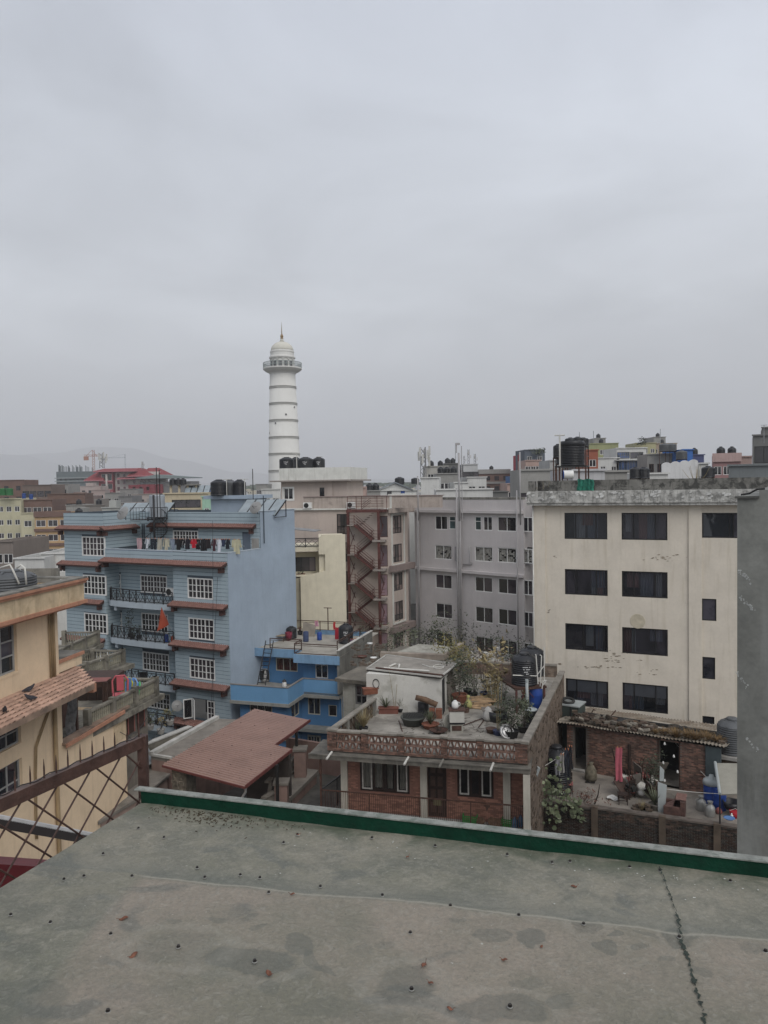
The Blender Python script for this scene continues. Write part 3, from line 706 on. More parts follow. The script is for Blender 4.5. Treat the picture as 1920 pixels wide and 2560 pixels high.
def fire_stair():
 D=75.0;P=Pd(871,1400,D);f=thing('fire_escape','rust red steel fire escape zigzagging up the peach building','fire escape',(P.x,P.y),R_(10))
 X=lambda px, y=0:f.L(px,1400,y)[0];Z=lambda py, px=920, y=0:f.L(px,py,y)[1]
 m=MAT('rail_red');mat('rail_red',(0,0,0));y2=1.8
 xa, xb, xc, xd=X(872), X(896,y2), X(948), X(969,y2)
 zt=Z(1281);zb=Z(1605)
 for x, y, b in((xa,0,zb),(xb,y2,zb),(xc,0,zb-.2),(xd,y2,zb)):
  f.add('post',MB().box(x-.12,x+.12,y-.12,y+.12,b,zt+(1.9 if 0 else 0)),m)
 f.add('top_beam',MB().box(xa-.15,xc+.15,-.15,.15,zt,zt+.3).box(xa-.15,xa+.15,0.16,y2,zt,zt+.3).box(xc-.15,xd+.2,.16,y2,zt+.003,zt+.28),m)
 st=MAT('oldcon');tr=mat('tread',(.12,.085,.075),var=.3,scale=4)
 lefts=[1312,1386,1458,1530];rights=[1350,1423,1496,1568]
 for k in range(4):
  zl=Z(lefts[k]);zr=Z(rights[k]);x0=X(888);x1=X(932)
  f.add('landing',MB().box(xa-.1,x0,-.2,y2,zl-.08,zl),MAT('slabgrey'))
  f.add('landing',MB().box(x1,xd+.1,-.2,y2,zr-.18,zr),MAT('slabgrey'))
  n=10
  for q in range(n):
   t=(q+.5)/n;x=x0+(x1-x0)*t;z=zl+(zr-zl)*t
   f.add('tread',MB().box(x-.14,x+.14,-.15,.75,z-.05,z),tr)
  f.add('stringer',MB().bar((x0,-.18,zl),(x1,-.18,zr),.05,.22).bar((x0,.8,zl),(x1,.8,zr),.05,.22),m)
  zn=Z(lefts[k+1])if k<3 else zr-1.4;n=8
  for q in range(n):
   t=(q+.5)/n;x=x1+(x0-x1)*t;z=zr+(zn-zr)*t
   f.add('tread',MB().box(x-.14,x+.14,.95,y2,z-.05,z),tr)
  f.add('stringer',MB().bar((x1,.92,zr),(x0,.92,zn),.05,.22),m)
  rl=MB()
  for h in(.3,.6,.9):
   rl.bar((x0,-.2,zl+h),(x1,-.2,zr+h),.035);rl.bar((x0,.8,zl+h),(x1,.8,zr+h),.03)
   rl.bar((xa,-.2,zl+h),(x0,-.2,zl+h),.035);rl.bar((x1,-.2,zr+h),(xd,-.2,zr+h),.035);rl.bar((x1,.92,zr+h),(x0,.92,zn+h),.03)
  for x, z in((x0,zl),(x1,zr),(xa,zl)):rl.bar((x,-.2,z),(x,-.2,z+.95),.05)
  f.add('handrail',rl,m)
  br=MB().bar((xa,0,zl-2.6),(xb,y2,zl),.05).bar((xa,0,zl),(xb,y2,zl-2.6),.05).bar((xc,0,zr),(xd,y2,zr+2.7),.05).bar((xc,0,zr+2.7),(xd,y2,zr),.05)
  f.add('brace',br,m)
 zl=Z(lefts[0]);z0=zt
 for q in range(6):
  t=(q+.5)/6;x=X(898)+(X(932)-X(898))*t;z=zl+(zt-zl)*t;f.add('tread',MB().box(x-.15,x+.15,.95,y2,z-.05,z),tr)
 rl=MB();ztop=Z(1240)
 for i in range(6):
  z=z0+.35+(ztop-z0-.35)*i/5;rl.bar((xa,0,z),(xd,0,z),.035);rl.bar((xa,y2,z),(xd,y2,z),.03)
 for px in(871,893,906,945,969):rl.bar((X(px),0,z0),(X(px),0,ztop),.05)
 for i in range(3):rl.bar((X(905),.1,z0+.3+i*.2),(X(929),.1,z0+1.0+i*.2),.04)
 f.add('terrace_railing',rl,m)
 f.add('footing',MB().box(xc-.55,xc+.55,-.6,.6,zb-2.0,zb-.2),MAT('oldcon'))
fire_stair()
for px, l in((789,'leftmost black tank on the white roof box'),):pass
q=Pd(760,1170,81)
for i, (px,D,r,mk,l)in enumerate(((717,80.5,.78,1,'leftmost of the black tanks on the white roof box'),(740,84,.6,0,'black tank half hidden behind the gap between the white roof box tanks'),(764,80.0,.82,1,'middle and widest black tank on the white roof box'),(797,80.8,.66,1,'rightmost black tank on the white roof box'))):
 p=Pd(px,1170,D);zz=Pd(px,1172,D).z;top=Pd(px,1143,D).z
 tank((p.x,p.y,zz-.1),r,top-zz+.1,l,marks=bool(mk),group='black tanks on the white roof box')
for px, D, h, l in((742,79,1.6,'thin pale pipe mast between the roof box tanks'),(799,82,1.3,'thin pale pipe mast behind the right roof box tank')):
 p=Pd(px,1172,D);antenna((p.x,p.y,p.z),h,l,'pipe mast','pvc',name='pipe_mast',r=.035)
aircon(F_,*(lambda q:(q[0],-.35,q[1]))(F_.L(761,1271)),label='white air conditioner unit on the peach wall above its hanging hose')
aircon(F_,*(lambda q:(q[0],-.35,q[1]))(F_.L(869,1270)),label='white air conditioner unit beside the fire escape top')
# = E: narrow cream building
def cream_narrow():
 P=Pd(752,1500,67);f=thing('narrow_house','narrow cream house with a tall blank flank wall and a black railing balcony','building',(P.x,P.y),R_(-5))
 m=mat('cream2',(.64,.59,.46),var=.06,streak=.25,scol=(.3,.27,.2));L=f.L
 X=lambda v:700+v/4.608;Y=lambda v:1180+v/4.608
 pts=[(235,2200),(750,2200),(750,720),(480,722),(445,770),(445,950),(520,950),(520,1138),(235,1215)]
 q=[f.L(X(a),Y(b))for a,b in pts];q[0]=(q[-1][0],0);q[1]=(q[2][0],0)
 f.add('wall',MB().slab(q[::-1][::-1],0,.3),m)
 x1=q[2][0]
 zt=q[2][1];f.add('body_wall',MB().box(q[4][0],x1-.01,.3,8,0,zt-.4),m)
 xl=f.L(X(150),Y(900),1.5)[0]-1.2;rc=f.R(X(178),Y(980),X(410),Y(1145),2.0)
 mb=MB();wall(mb,xl,q[4][0],0,f.L(X(300),Y(920),2.)[1],[rc],2.0);f.add('wall',mb,m)
 window(f,rc,2.05,(1,1.3,1),(1,),.06,MAT('blackframe'),glass('glasscurt2',(.10,.10,.10),.2))
 zb=f.L(X(300),Y(912),.6)[1];zh=f.L(X(300),Y(868),.6)[1]
 f.add('balcony_slab',MB().box(xl,q[4][0]+.0,.31,6,zb,zh),m)
 railing(f,[(xl,.5),(q[4][0],.5)],zh,f.L(X(300),Y(765),.5)[1]-zh,1.2,t=.06)
 f.add('canopy',MB().bar((xl,2,zh+1.75),(q[4][0],1.2,zh+1.4),2.2,.06),MAT('galv'))
 zl=f.L(X(330),Y(1150),.4)[1]
 f.add('lower_terrace',MB().box(xl,q[4][0],.31,2.0,zl-.4,zl-.25),m)
 f.add('return_wall',MB().box(q[8][0]-1.4,q[8][0]-.001,.35,.6,0,q[8][1]-.1),mat('cream2_shade',(.36,.33,.25),var=.1))  # darker copy of the cream, shade put into the recessed wall's colour
 return f
E_=cream_narrow()
p=E_.world(*(lambda q:(q[0],1.0,q[1]))(E_.L(745,1443,1.0)))
for i, (px,py,l)in enumerate(((747,1440,'round brown clay pot on the cream balcony ledge'),(757,1439,'smaller clay pot right of the round one on the cream ledge'))):
 x, z=E_.L(px,py,.8);w=E_.world(x,.8,z);bush((w.x,w.y,w.z-.1),.15,.2,30,.1,'leaf_mid',l,i+1,pot=(.22,.28,'terracotta'),name='flower_pot',cat='flower pot')
# = D: blue-grey clapboard building
PK={}
def planks(fr,x0,x1,y,z0,z1,holes,m,h=.285,gap=.028,t=.03):
 z=z0
 while z<z1-.08:
  e=min(z+h,z1);cuts=[(x0,x1)]
  for a, b, c, d in holes:
   if c<e-.03 and d>z+.03:
    nc=[]
    for p, q in cuts:
     if b<=p or a>=q:nc.append((p,q));continue
     if a>p+.03:nc.append((p,a))
     if b<q-.03:nc.append((b,q))
    cuts=nc
  for p, q in cuts:
   k=(round(q-p,3),round(e-z,3))
   if k not in PK:PK[k]=MB().box(0,q-p,-t,-.001,gap,e-z).mesh('board',m)
   fr.add('cladding_board',PK[k],None,(p,y,z))
  z+=h
def tile_awning(fr,x0,x1,z,proj=.52,drop=.25,y=0.,mf='fascia',ends=True,pitch=.2):
 """small tiled pent roof over a wall line; z = top at the wall"""
 m=mat('rooftile',(.225,.12,.10),var=.25,scale=5,stain=.25,stcol=(.08,.06,.05),rough=.8)
 fm=mat('fascia',(.07,.035,.03),var=.2)
 r=fr.add('awning',MB().slab([(x0,z-drop-.1),(x1,z-drop-.1),(x1,z-drop),(x0,z-drop)],y-proj,y-proj+.08),fm)
 b=MB();n=len(b.v)
 b.v+=[(x0,y,z-.02),(x1,y,z-.02),(x1,y-proj,z-drop-.02),(x0,y-proj,z-drop-.02),(x0,y,z-.2),(x1,y,z-.2),(x1,y-proj,z-drop-.12),(x0,y-proj,z-drop-.12)]
 b.f+=[(n+3,n+2,n+1,n),(n+4,n+5,n+6,n+7),(n,n+4,n+7,n+3),(n+1,n+2,n+6,n+5)]
 link('deck',b.mesh('deck',fm),r)
 tl=MB();k=int((x1-x0)/pitch);rows=4
 for j in range(rows):
  for i in range(k+1):
   cx=x0+(x1-x0)*(i+.5)/(k+1);w=(x1-x0)/(k+1)*.5
   ya, yb=y-proj*j/rows, y-proj*(j+1)/rows-.03;za, zb=z-drop*j/rows, z-drop*(j+1)/rows
   tl.v+=[(cx-w,ya,za),(cx-w*.3,ya,za+.015),(cx,ya,za+.05),(cx+w*.3,ya,za+.015),(cx+w,ya,za),(cx-w,yb,zb+.03),(cx-w*.3,yb,zb+.045),(cx,yb,zb+.085),(cx+w*.3,yb,zb+.045),(cx+w,yb,zb+.03),(cx-w,yb,zb),(cx+w,yb,zb)]
   n=len(tl.v)-12;tl.f+=[(n+5+q,n+6+q,n+1+q,n+q)for q in range(4)]+[(n+10,n+11,n+9,n+8,n+7,n+6,n+5)]
 link('roof_tile',tl.mesh('roof_tile',m),r,stuff=True)
 for x in(x0+.35,x1-.35):
  link('bracket',MB().slab([(x-.1,z-drop-.5),(x+.1,z-drop-.5),(x+.1,z-drop-.16),(x-.1,z-drop-.16)],y-proj*.8,y-.001).mesh('bracket',fm),r)
 return r
def blue_grey():
 a=R_(28);m=mat('bluegrey',(.315,.38,.455),var=.09,scale=.5,streak=.3,scol=(.21,.25,.29),stain=.3,stcol=(.26,.31,.36),bump=.1,rough=.8);mj=mat('bluejoint',(.06,.08,.10),var=.1)
 pm=mat('bluegreyboard',(.315,.39,.43),var=.06,scale=.7,streak=.14,bump=.1,rough=.8);bw=mat('bluewhite',(.36,.41,.45),var=.08,streak=.3)
 O=(-11.27,55.0);f=thing('apartment_building','blue-grey clapboard apartment building with small tiled awnings and balconies','building',O,a)
 X=lambda v, y=0, Yv=600:f.L(120+v/2.592,1250+Yv/2.592,y)[0]
 Z=lambda v, xv=1000, y=0:f.L(120+xv/2.592,1250+v/2.592,y)[1]
 W=lambda a, b, c, d, y=0:f.R(120+a/2.592,1250+b/2.592,120+c/2.592,1250+d/2.592,y)
 xl=X(118);xb=X(370);xr0=X(815);SB=3.9;DP=8.45;RC=1.5
 ztop=20.05;zt1=17.2
 eav=[Z(400,1150),Z(673,1160),Z(935,1165),Z(1195,1168),Z(1450,1168)]
 eav=[16.55,13.5,10.55,7.62,4.7]
 lw=[W(222,237,370,363),W(180,485,326,611),W(192,731,335,858)]
 lw=[(lw[0][0],lw[0][1],r[2],r[3])for r in lw];r=lw[2];lw.append((r[0],r[1],r[2]-2.95,r[3]-2.95));
 mass(f,xl,xb+.0,0,DP,0,ztop,mj,lw,par=.9,roofm=MAT('roofcon'))
 planks(f,xl,xb,0,1.5,ztop,lw,pm)
 sb=f.right(xb,0);planks(sb,0,RC,0,1.5,zt1-.0,[],pm);planks(sb,0,SB,-.002,zt1,ztop,[],pm)
 for q in lw:window(f,q,-.04,(1,1,1),(1,),.09,MAT('white'),MAT('glassd'),(2,3),fd=.1)
 rw=[W(907,507,1073,641),W(913,767,1077,904),W(920,1027,1082,1161)]
 x0=sum(q[0]for q in rw)/3;x1=sum(q[1]for q in rw)/3;rw=[(x0,x1,q[2],q[3])for q in rw]
 ow=W(880,1290,1085,1415);ow=(ow[0]+.9,ow[1],ow[2],ow[3]);rw.append(ow)
 mb=MB();wall(mb,xr0,0,0,zt1,rw,0);mb.quad((0,0,0),(0,SB,0),(0,SB,zt1),(0,0,zt1))
 mb.quad((xr0,RC,0),(xr0,0,0),(xr0,0,zt1),(xr0,RC,zt1))
 f.add('wall',mb,mj);planks(f,xr0,0,0,1.5,zt1-.05,rw,pm)
 for q in rw[:3]:window(f,q,-.04,(1,1,1),(1,),.09,MAT('white'),MAT('glassd'),(2,3),fd=.1)
 q=ow;wd=(q[1]-q[0])/3
 f.add('dark_room',MB().quad((q[0],1.4,q[2]),(q[1],1.4,q[2]),(q[1],1.4,q[3]),(q[0],1.4,q[3])).quad((q[0],.12,q[3]),(q[1],.12,q[3]),(q[1],1.4,q[3]),(q[0],1.4,q[3])),MAT('unlit_interior'))
 for k, (px,ang)in enumerate(((q[0],-R_(125)),(q[0]+wd*.05,-R_(40)),(q[1]-wd,0.))):
  g=f.sub(px,-.06,0);w=window(g,(0,wd*.95,q[2],q[3]),0,(1,),(1,),.07,MAT('white'),MAT('glassd'),(2,3),fd=.05)
  w['label']=['casement swung wide open','casement half open','closed casement'][k];w.rotation_euler=(0,0,ang)
 g=f.right(0,0)
 fl=MB().box(0,SB-.002,-.03,.2,0,zt1).box(SB,DP,-.03,.25,0,ztop+.0)
 f2=g.add('flank_wall',fl,m)
 g.add('wall_coping',MB().box(-.05,SB,-.05,.26,zt1,zt1+.06).box(SB,DP+.1,-.08,.3,ztop,ztop+.05),bw)
 md=[W(598,489,773,603,RC),W(605,736,783,858,RC),W(614,990,787,1110,RC),W(630,1246,790,1352,RC)]
 x0=sum(q[0]for q in md)/4;x1=sum(q[1]for q in md)/4;md=[(x0,x1,q[2],q[3])for q in md]
 dr=[]
 for v in((430,480,475,632),(436,728,480,868)):dr.append(W(v[0],v[1],v[2],v[3],RC))
 dr=[(dr[0][0],dr[0][1],q[2],q[3])for q in dr];dr.append((dr[0][0],dr[0][1],dr[1][2]-2.95,dr[1][3]-2.95))
 mb=MB();wall(mb,xb,xr0,0,17.0,md+dr,RC);f.add('wall',mb,mj);planks(f,xb,xr0,RC,1.5,16.4,md+dr,pm)
 for q in md:window(f,q,RC-.04,(1,1,1,1),(1,),.09,MAT('white'),MAT('glassd'),(2,3),fd=.1)
 for q in dr:
  d=window(f,q,RC-.03,(1,),(3,1),.08,MAT('white'),mat('screen',(.05,.05,.05),bump=0),name='door')
  d.name='balcony_door';w, h=q[1]-q[0], q[3]-q[2];link('brace',MB().bar((.06,-.02,.1),(w-.06,-.02,h*.7),.05).bar((.06,-.02,h*.75),(w-.06,-.02,h*.35),.05).mesh('brace',MAT('white')),d)
 for k, (zv,xa,zh)in enumerate(((665,385,590),(912,390,838),(1178,395,1100),(1440,400,1365))):
  y=-.15;z1=Z(zv,600,y);zt=Z(zh,600,y);h=zt-z1;h=.95
  xa=xb+.05;xe=xr0-.02
  pts=[(xa,y+.75),(xa+.15,y+.35),(xa+.6,y+.08)]+[(xa+(xe-xa)*t,y-.12*math.sin(math.pi*t))for t in(.25,.5,.75)]+[(xe-.02,y+.02)]
  poly=pts+[(xe-.02,RC-.0),(xa,RC-.0)]
  f.add('balcony_slab',MB().prism(poly,z1-.45,z1),bw)
  mb=railing(f,[pts[0],pts[2],pts[4],pts[6]],z1,h,.85,t=.05)
  f.add('support_beam',MB().box(xa+.9,xa+1.15,0.0,RC,z1-.8,z1-.45),bw)
 f.add('terrace_floor',MB().quad((xb,0,16.4),(-.2,0,16.4),(-.2,DP,16.4),(xb,DP,16.4)),MAT('roofcon'))
 tp=f.add('terrace_parapet',MB().box(xb+.0,-.21,.02,.2,16.3,zt1),m)
 f.add('parapet_coping',MB().box(xb,-.2,-.03,.24,zt1+.001,zt1+.06),bw)
 f.add('beam',MB().box(xb,xr0-.002,.021,RC,16.2,16.3),bw)
 planks(f,xb,xr0,0,16.55,zt1-.02,[],pm)
 xs0=xb+.002;tw=W(812,197,975,262,SB);tw=(tw[0],tw[1],tw[2]-.35,tw[3]);td=W(1262,217,1314,318,SB);td=(td[0],td[1],16.42,td[3])
 mass(f,xs0,-.001,SB,DP-.01,16.4,ztop-.05,mj,[tw,td],par=.8,roofm=MAT('roofcon'),dep=.1)
 planks(f,xs0,-.03,SB,16.45,ztop-.05,[tw,td],pm)
 window(f,tw,SB-.04,(1,1,1,1),(1,),.09,MAT('white'),MAT('glassd'),(2,3),fd=.1)
 d=f.add('door',MB().box(td[0],td[1],SB+.02,SB+.07,td[2],td[3]),mat('bluedoor',(.12,.15,.19)))
 link('handle',MB().box(td[0]+.08,td[0]+.12,SB-.02,SB+.02,17.3,17.45).mesh('handle',MAT('galv')),d)
 f.add('plaster_patch',MB().box(td[1]+.1,td[1]+.8,SB-.037,SB-.03,16.45,18.0),MAT('concrete'))
 tile_awning(f,xl-.55,xb+.15,19.02);sbb=f.right(xb,0);tile_awning(sbb,-.4,SB-.5,19.0,proj=.55)
 tile_awning(f,xs0+1.2,-.35,19.1,y=SB)
 tile_awning(f,xl-.45,xb-.1,Z(398,230));tile_awning(f,xb+.05,-.02,eav[0],proj=.7)
 tile_awning(f,xl-.3,xb-.1,Z(640,240));tile_awning(f,xl-.3,xb-.1,Z(885,240))
 for k in(1,2,3,4):tile_awning(f,xr0-.1,-.03,eav[k],proj=.65)
 for px in(500,508):x=f.L(120+px/2.592,1350,0)[0]
 f.add('drain_pipe',MB().tube([(xb+.35,SB-.1,16.4),(xb+.35,SB-.1,19)],.05,6).tube([(xb+.55,SB-.1,16.4),(xb+.55,SB-.1,19)],.05,6),mat('bluepipe',(.07,.09,.11)))
 g.add('drain_pipe',MB().tube([(SB+.35,-.1,17.6),(SB+.35,-.1,ztop+1.2)],.045,6),MAT('bluepipe'))
 xa, xz=f.L(527,1260,DP-1)[0], f.L(612,1260,DP-1)[0];f.add('roof_hut',MB().box(xa,xz,DP-1,DP+2,18,20.95),m);f.add('hut_roof',MB().box(xa-.45,xz+.35,DP-1.4,DP+2.4,20.95,21.25),m)
 return f, dict(xl=xl,xb=xb,xr0=xr0,SB=SB,DP=DP,RC=RC,X=X,Z=Z)
B_, bd=blue_grey()
def spiral():
 f0=B_;x, z=f0.L(388,1400,2.6);w=f0.world(x,2.6);z0=16.4;f=thing('spiral_stair','black iron spiral staircase on the blue-grey building terrace','spiral staircase',(w.x,w.y),0,z0)
 f.add('post',MB().tube([(0,0,0),(0,0,5.0)],.09,8),MAT('darkiron'),smooth=True)
 n=15;H=3.0;r=1.0;pts=[]
 for i in range(n):
  t0=math.pi*1.05-i*1.35*math.pi/n;t1=t0-.34;z=H*(i+1)/n
  f.add('tread',MB().prism([(0.05*math.cos(t0),.05*math.sin(t0)),(r*math.cos(t1),r*math.sin(t1)),(r*math.cos(t0),r*math.sin(t0))][::-1],z-.04,z),MAT('darkiron'))
  pts.append((r*math.cos(t0),r*math.sin(t0),z))
 rb=MB().tube([(a,b,c+.9)for a,b,c in pts],.03,5).tube([(a,b,c-.1)for a,b,c in pts],.04,5)
 for a, b, c in pts:rb.bar((a,b,c),(a,b,c+.9),.025)
 f.add('handrail',rb,MAT('darkiron'))
 f.add('landing',MB().box(-1.9,0,.0,1.4,H,H+.06),MAT('darkiron'))
 rl=MB()
 for k in range(9):rl.bar((-1.9+k*.24,0,H),(-1.9+k*.24,0,H+1.0),.025)
 for k in range(9):
  t=-math.pi*.5+k*math.pi/8*1.1;rl.bar((math.cos(t)*.95,math.sin(t)*.95+.4,H),(math.cos(t)*.95,math.sin(t)*.95+.4,H+1.0),.025)
 rl.bar((-1.9,0,H+1),(0,0,H+1),.04).tube([(math.cos(-math.pi*.5+k*math.pi/8)*.95,math.sin(-math.pi*.5+k*math.pi/8)*.95+.4,H+1.0)for k in range(9)],.025,5)
 f.add('landing_railing',rl,MAT('darkiron'))
 for dx, h in((.05,7.2),(-1.2,6.8)):pass
spiral()
def laundry():
 Yv=1348;items=[(592,'towel',34,62,(.42,.28,.30),'dusty pink towel at the left end of the line'),(645,'shirt',36,55,(.60,.62,.66),'white vest on the line beside the pink towel'),(683,'trousers',40,75,(.02,.025,.035),'dark navy trousers on the line'),(724,'towel',36,65,(.38,.36,.30),'beige towel between navy trousers and cream shirt'),(768,'shirt',52,80,(.52,.48,.36),'cream long shirt hanging on the line'),(812,'shirt',30,60,(.20,.24,.30),'grey blue shirt right of the cream long shirt'),(845,'shirt',44,60,(.012,.012,.014),'first black top after the grey shirt'),(872,'trousers',30,48,(.014,.014,.016),'short black leggings hanging beside the black blouse'),(905,'shirt',44,55,(.016,.014,.02),'black blouse left of the red top'),(946,'shirt',34,48,(.42,.015,.03),'bright red top on the line'),(972,'trousers',30,55,(.012,.012,.012),'black trousers right of the red top'),(1008,'shirt',50,62,(.014,.014,.018),'wide black jumper near the maroon cloth'),(1040,'towel',30,50,(.02,.016,.018),'black cloth near the maroon shirt'),(1078,'shirt',36,62,(.07,.025,.035),'dark maroon shirt on the line'),(1110,'shirt',34,80,(.55,.57,.62),'white long shirt right of the maroon shirt'),(1136,'towel',26,38,(.03,.04,.08),'small navy cloth on the line'),(1165,'shirt',40,50,(.02,.022,.03),'black shirt near the right end of the line'),(1222,'shirt',46,75,(.42,.40,.28),'striped yellowish shirt at the right end of the line')]
 xs=[]
 for k, (cx,kd,w,h,c,l)in enumerate(items):
  yv=258+(cx-590)*.012;y=.9
  x, z=B_.L(120+cx/2.592,1250+yv/2.592,y);p=B_.world(x,y,z);s=1/2.592*57/1923
  garment((p.x,p.y,p.z+.12),w*s*1.3,h*s*1.25,kd,c,l,B_.a+.25*math.sin(k*2.1),seed=k);xs.append(p)
 wire('thin clothes line strung across the blue-grey terrace',[xs[0]+Vector((-.6,.2,.14)),xs[-1]+Vector((.5,-.3,.22))],.05,.012,'pipe',name='clothes_line',cat='clothes line')
laundry()
w=B_.world(*(lambda q:(q[0],3.5))(B_.L(280,1280,3.5)));solar((w.x,w.y,19.2),B_.a-.1,4,'row of four solar water panels on the blue-grey roof, left',w=1.2,l=2.1,tilt=38)
w=B_.world(*(lambda q:(q[0],5.5))(B_.L(590,1280,5.5)));solar((w.x,w.y,19.5),B_.a,4,'solar water panels on the blue-grey roof by the dish, right',w=.85,l=1.9,tilt=38)
p=Pd(314,1281,58);dish((p.x,p.y,19.6),.55,'grey mesh satellite dish before the left solar panels',.5)
p=Pd(644,1276,58);dish((p.x,p.y,19.9),.5,'satellite dish before the right solar panels',.4)
p=Pd(253+140,1265,63)
f=thing('metal_water_tank','tall silver cylinder tank behind the spiral staircase','water tank',(p.x,p.y),0,19.3);f.add('tank_body',MB().lathe([(.62,0),(.62,1.75),(.58,1.8)],24),mat('silver',(.36,.39,.42),rough=.4,metal=.2),(0,0,.3),smooth=False);f.add('stand',MB().box(-.7,.7,-.7,.7,.22,.3).box(-.65,-.55,-.65,-.55,0,.22).box(.55,.65,-.65,-.55,0,.22),MAT('darkiron'))
for px, top, D, l in((394,1168,62,'thin black mast left above the spiral staircase'),(401,1174,60,'thin black mast right above the spiral staircase'),(634,1172,63,'tall thin rod mast by the blue hut on the roof')):
 p=Pd(px,1290,D);t=Pd(px,top,D);antenna((p.x,p.y,19.2),t.z-19.2,l,'mast','darkiron',cross=False,r=.035)
for px, D, r, top, bot, mk, l in((548,64.5,.72,1199,1231,'tank','left black tank on the blue roof hut'),(575,65.2,.55,1199,1231,'greytank','grey tank between two black ones on the blue roof hut'),(599,64.5,.55,1199,1231,'tank','right black tank on the blue roof hut')):
 p=Pd(px,bot,D);t=Pd(px,top,D);tank((p.x,p.y,21.25),r,t.z-21.25 if t.z>22 else 1.2,l,mk,'tanks on the blue roof hut')
for k, px in enumerate((567,612)):
 p=Pd(px,1231,63.5);antenna((p.x,p.y,21.25),1.35,'pale T pipe beside the %s tank of the blue hut'%('grey','rightmost')[k],'pipe mast','pvc',name='pipe_mast')
aircon(B_,*(lambda q:(q[0],bd['RC']-.75,q[1]-.3))(B_.L(422,1478,bd['RC']-.4)),label='air conditioner at the right end of the upper balcony')
def flag():
 f0=B_;x, z=f0.L(394,1580,-.5);w=f0.world(x,-.5,z)
 f=thing('red_flag','triangular orange-red flag hanging off the second balcony','flag',(w.x,w.y),B_.a,w.z)
 s=56/1923
 m=mat('flagred',(.36,.07,.035),var=.15,scale=3,bump=.1)
 A=Vector((.55,-.1,1.95));Bp=Vector((1.0,.2,.62));C=Vector((-.1,0,.0))
 f.add('flag_cloth',MB().grid(lambda u,v:A.lerp(C.lerp(Bp,u),v)+Vector((0,.10*math.sin(u*7+v*3)*v,0)),12,12),m,smooth=True)
 f.add('flag_pole',MB().tube([(1.25,.6,-.6),A],.018,5),MAT('galv'))
flag()
def balcony_stuff():
 f=B_
 for px, py, y, h, n, l, seed in((325,1597,.5,1.7,170,'tall creeper in a pot on the second balcony, left',3),(349,1600,.4,.6,90,'low bushy plant on the second balcony, centre',4),(332,1605,.1,.5,80,'dark plant low behind the second balcony railing',5)):
  x, z=f.L(px,py,y);w=f.world(x,y,z);zz=bd['Z'](912,600,-.15)
  bush((w.x,w.y,zz),.3 if h>1 else.4,h,n,.14,'leaf_dark',l,seed,'balcony plants',pot=(.2,.3,'black'))
 zz=bd['Z'](912,600,-.15);x, _=f.L(416,1600,.2);w=f.world(x,.2);barrel((w.x,w.y,zz),.17,.55,'bluebarrel','small blue can at the right end of the second balcony',name='can',cat='can')
 x, _=f.L(432,1600,.15);w=f.world(x,.15);barrel((w.x,w.y,zz),.14,.5,'flagred','red gas bottle at the right end of the second balcony',name='gas_cylinder',cat='gas cylinder')
 x, z=f.L(444,1758,-.5);w=f.world(x,-.6,z-.5);dish((w.x,w.y,w.z),.42,'satellite dish low on the blue-grey wall beside the open window',-.4)
 zz=bd['Z'](1440,600,-.15)
 for k, px in enumerate((372,392,412)):
  x, _=f.L(px,1790,.2);w=f.world(x,.2);bush((w.x,w.y,zz),.35,.7,60,.12,'leaf_dark',['leftmost','middle','rightmost'][k]+' dark potted plant on the lowest balcony',20+k,'balcony plants',pot=(.2,.25,'black'))
 zz=bd['Z'](1178,600,-.15);x, _=f.L(358,1670,.1);w=f.world(x,.1);boxprop('storage_box','black box on the third balcony behind the railing','box',(w.x,w.y,zz),(.5,.4,.7),'black',f.a)
balcony_stuff()
for k, (a,b)in enumerate((((548,1300),(548,1800)),((560,1440),(540,1810)))):
 x0, z0=B_.L(*a,-.05);x1, z1=B_.L(*b,-.08);p=B_.world(x0,-.75,z0);q=B_.world(x1,-.75,z1)
 wire(['thin black cable hanging down the clapboards near the corner','second cable crossing the clapboards slantwise'][k],[p,q],.25,.012)
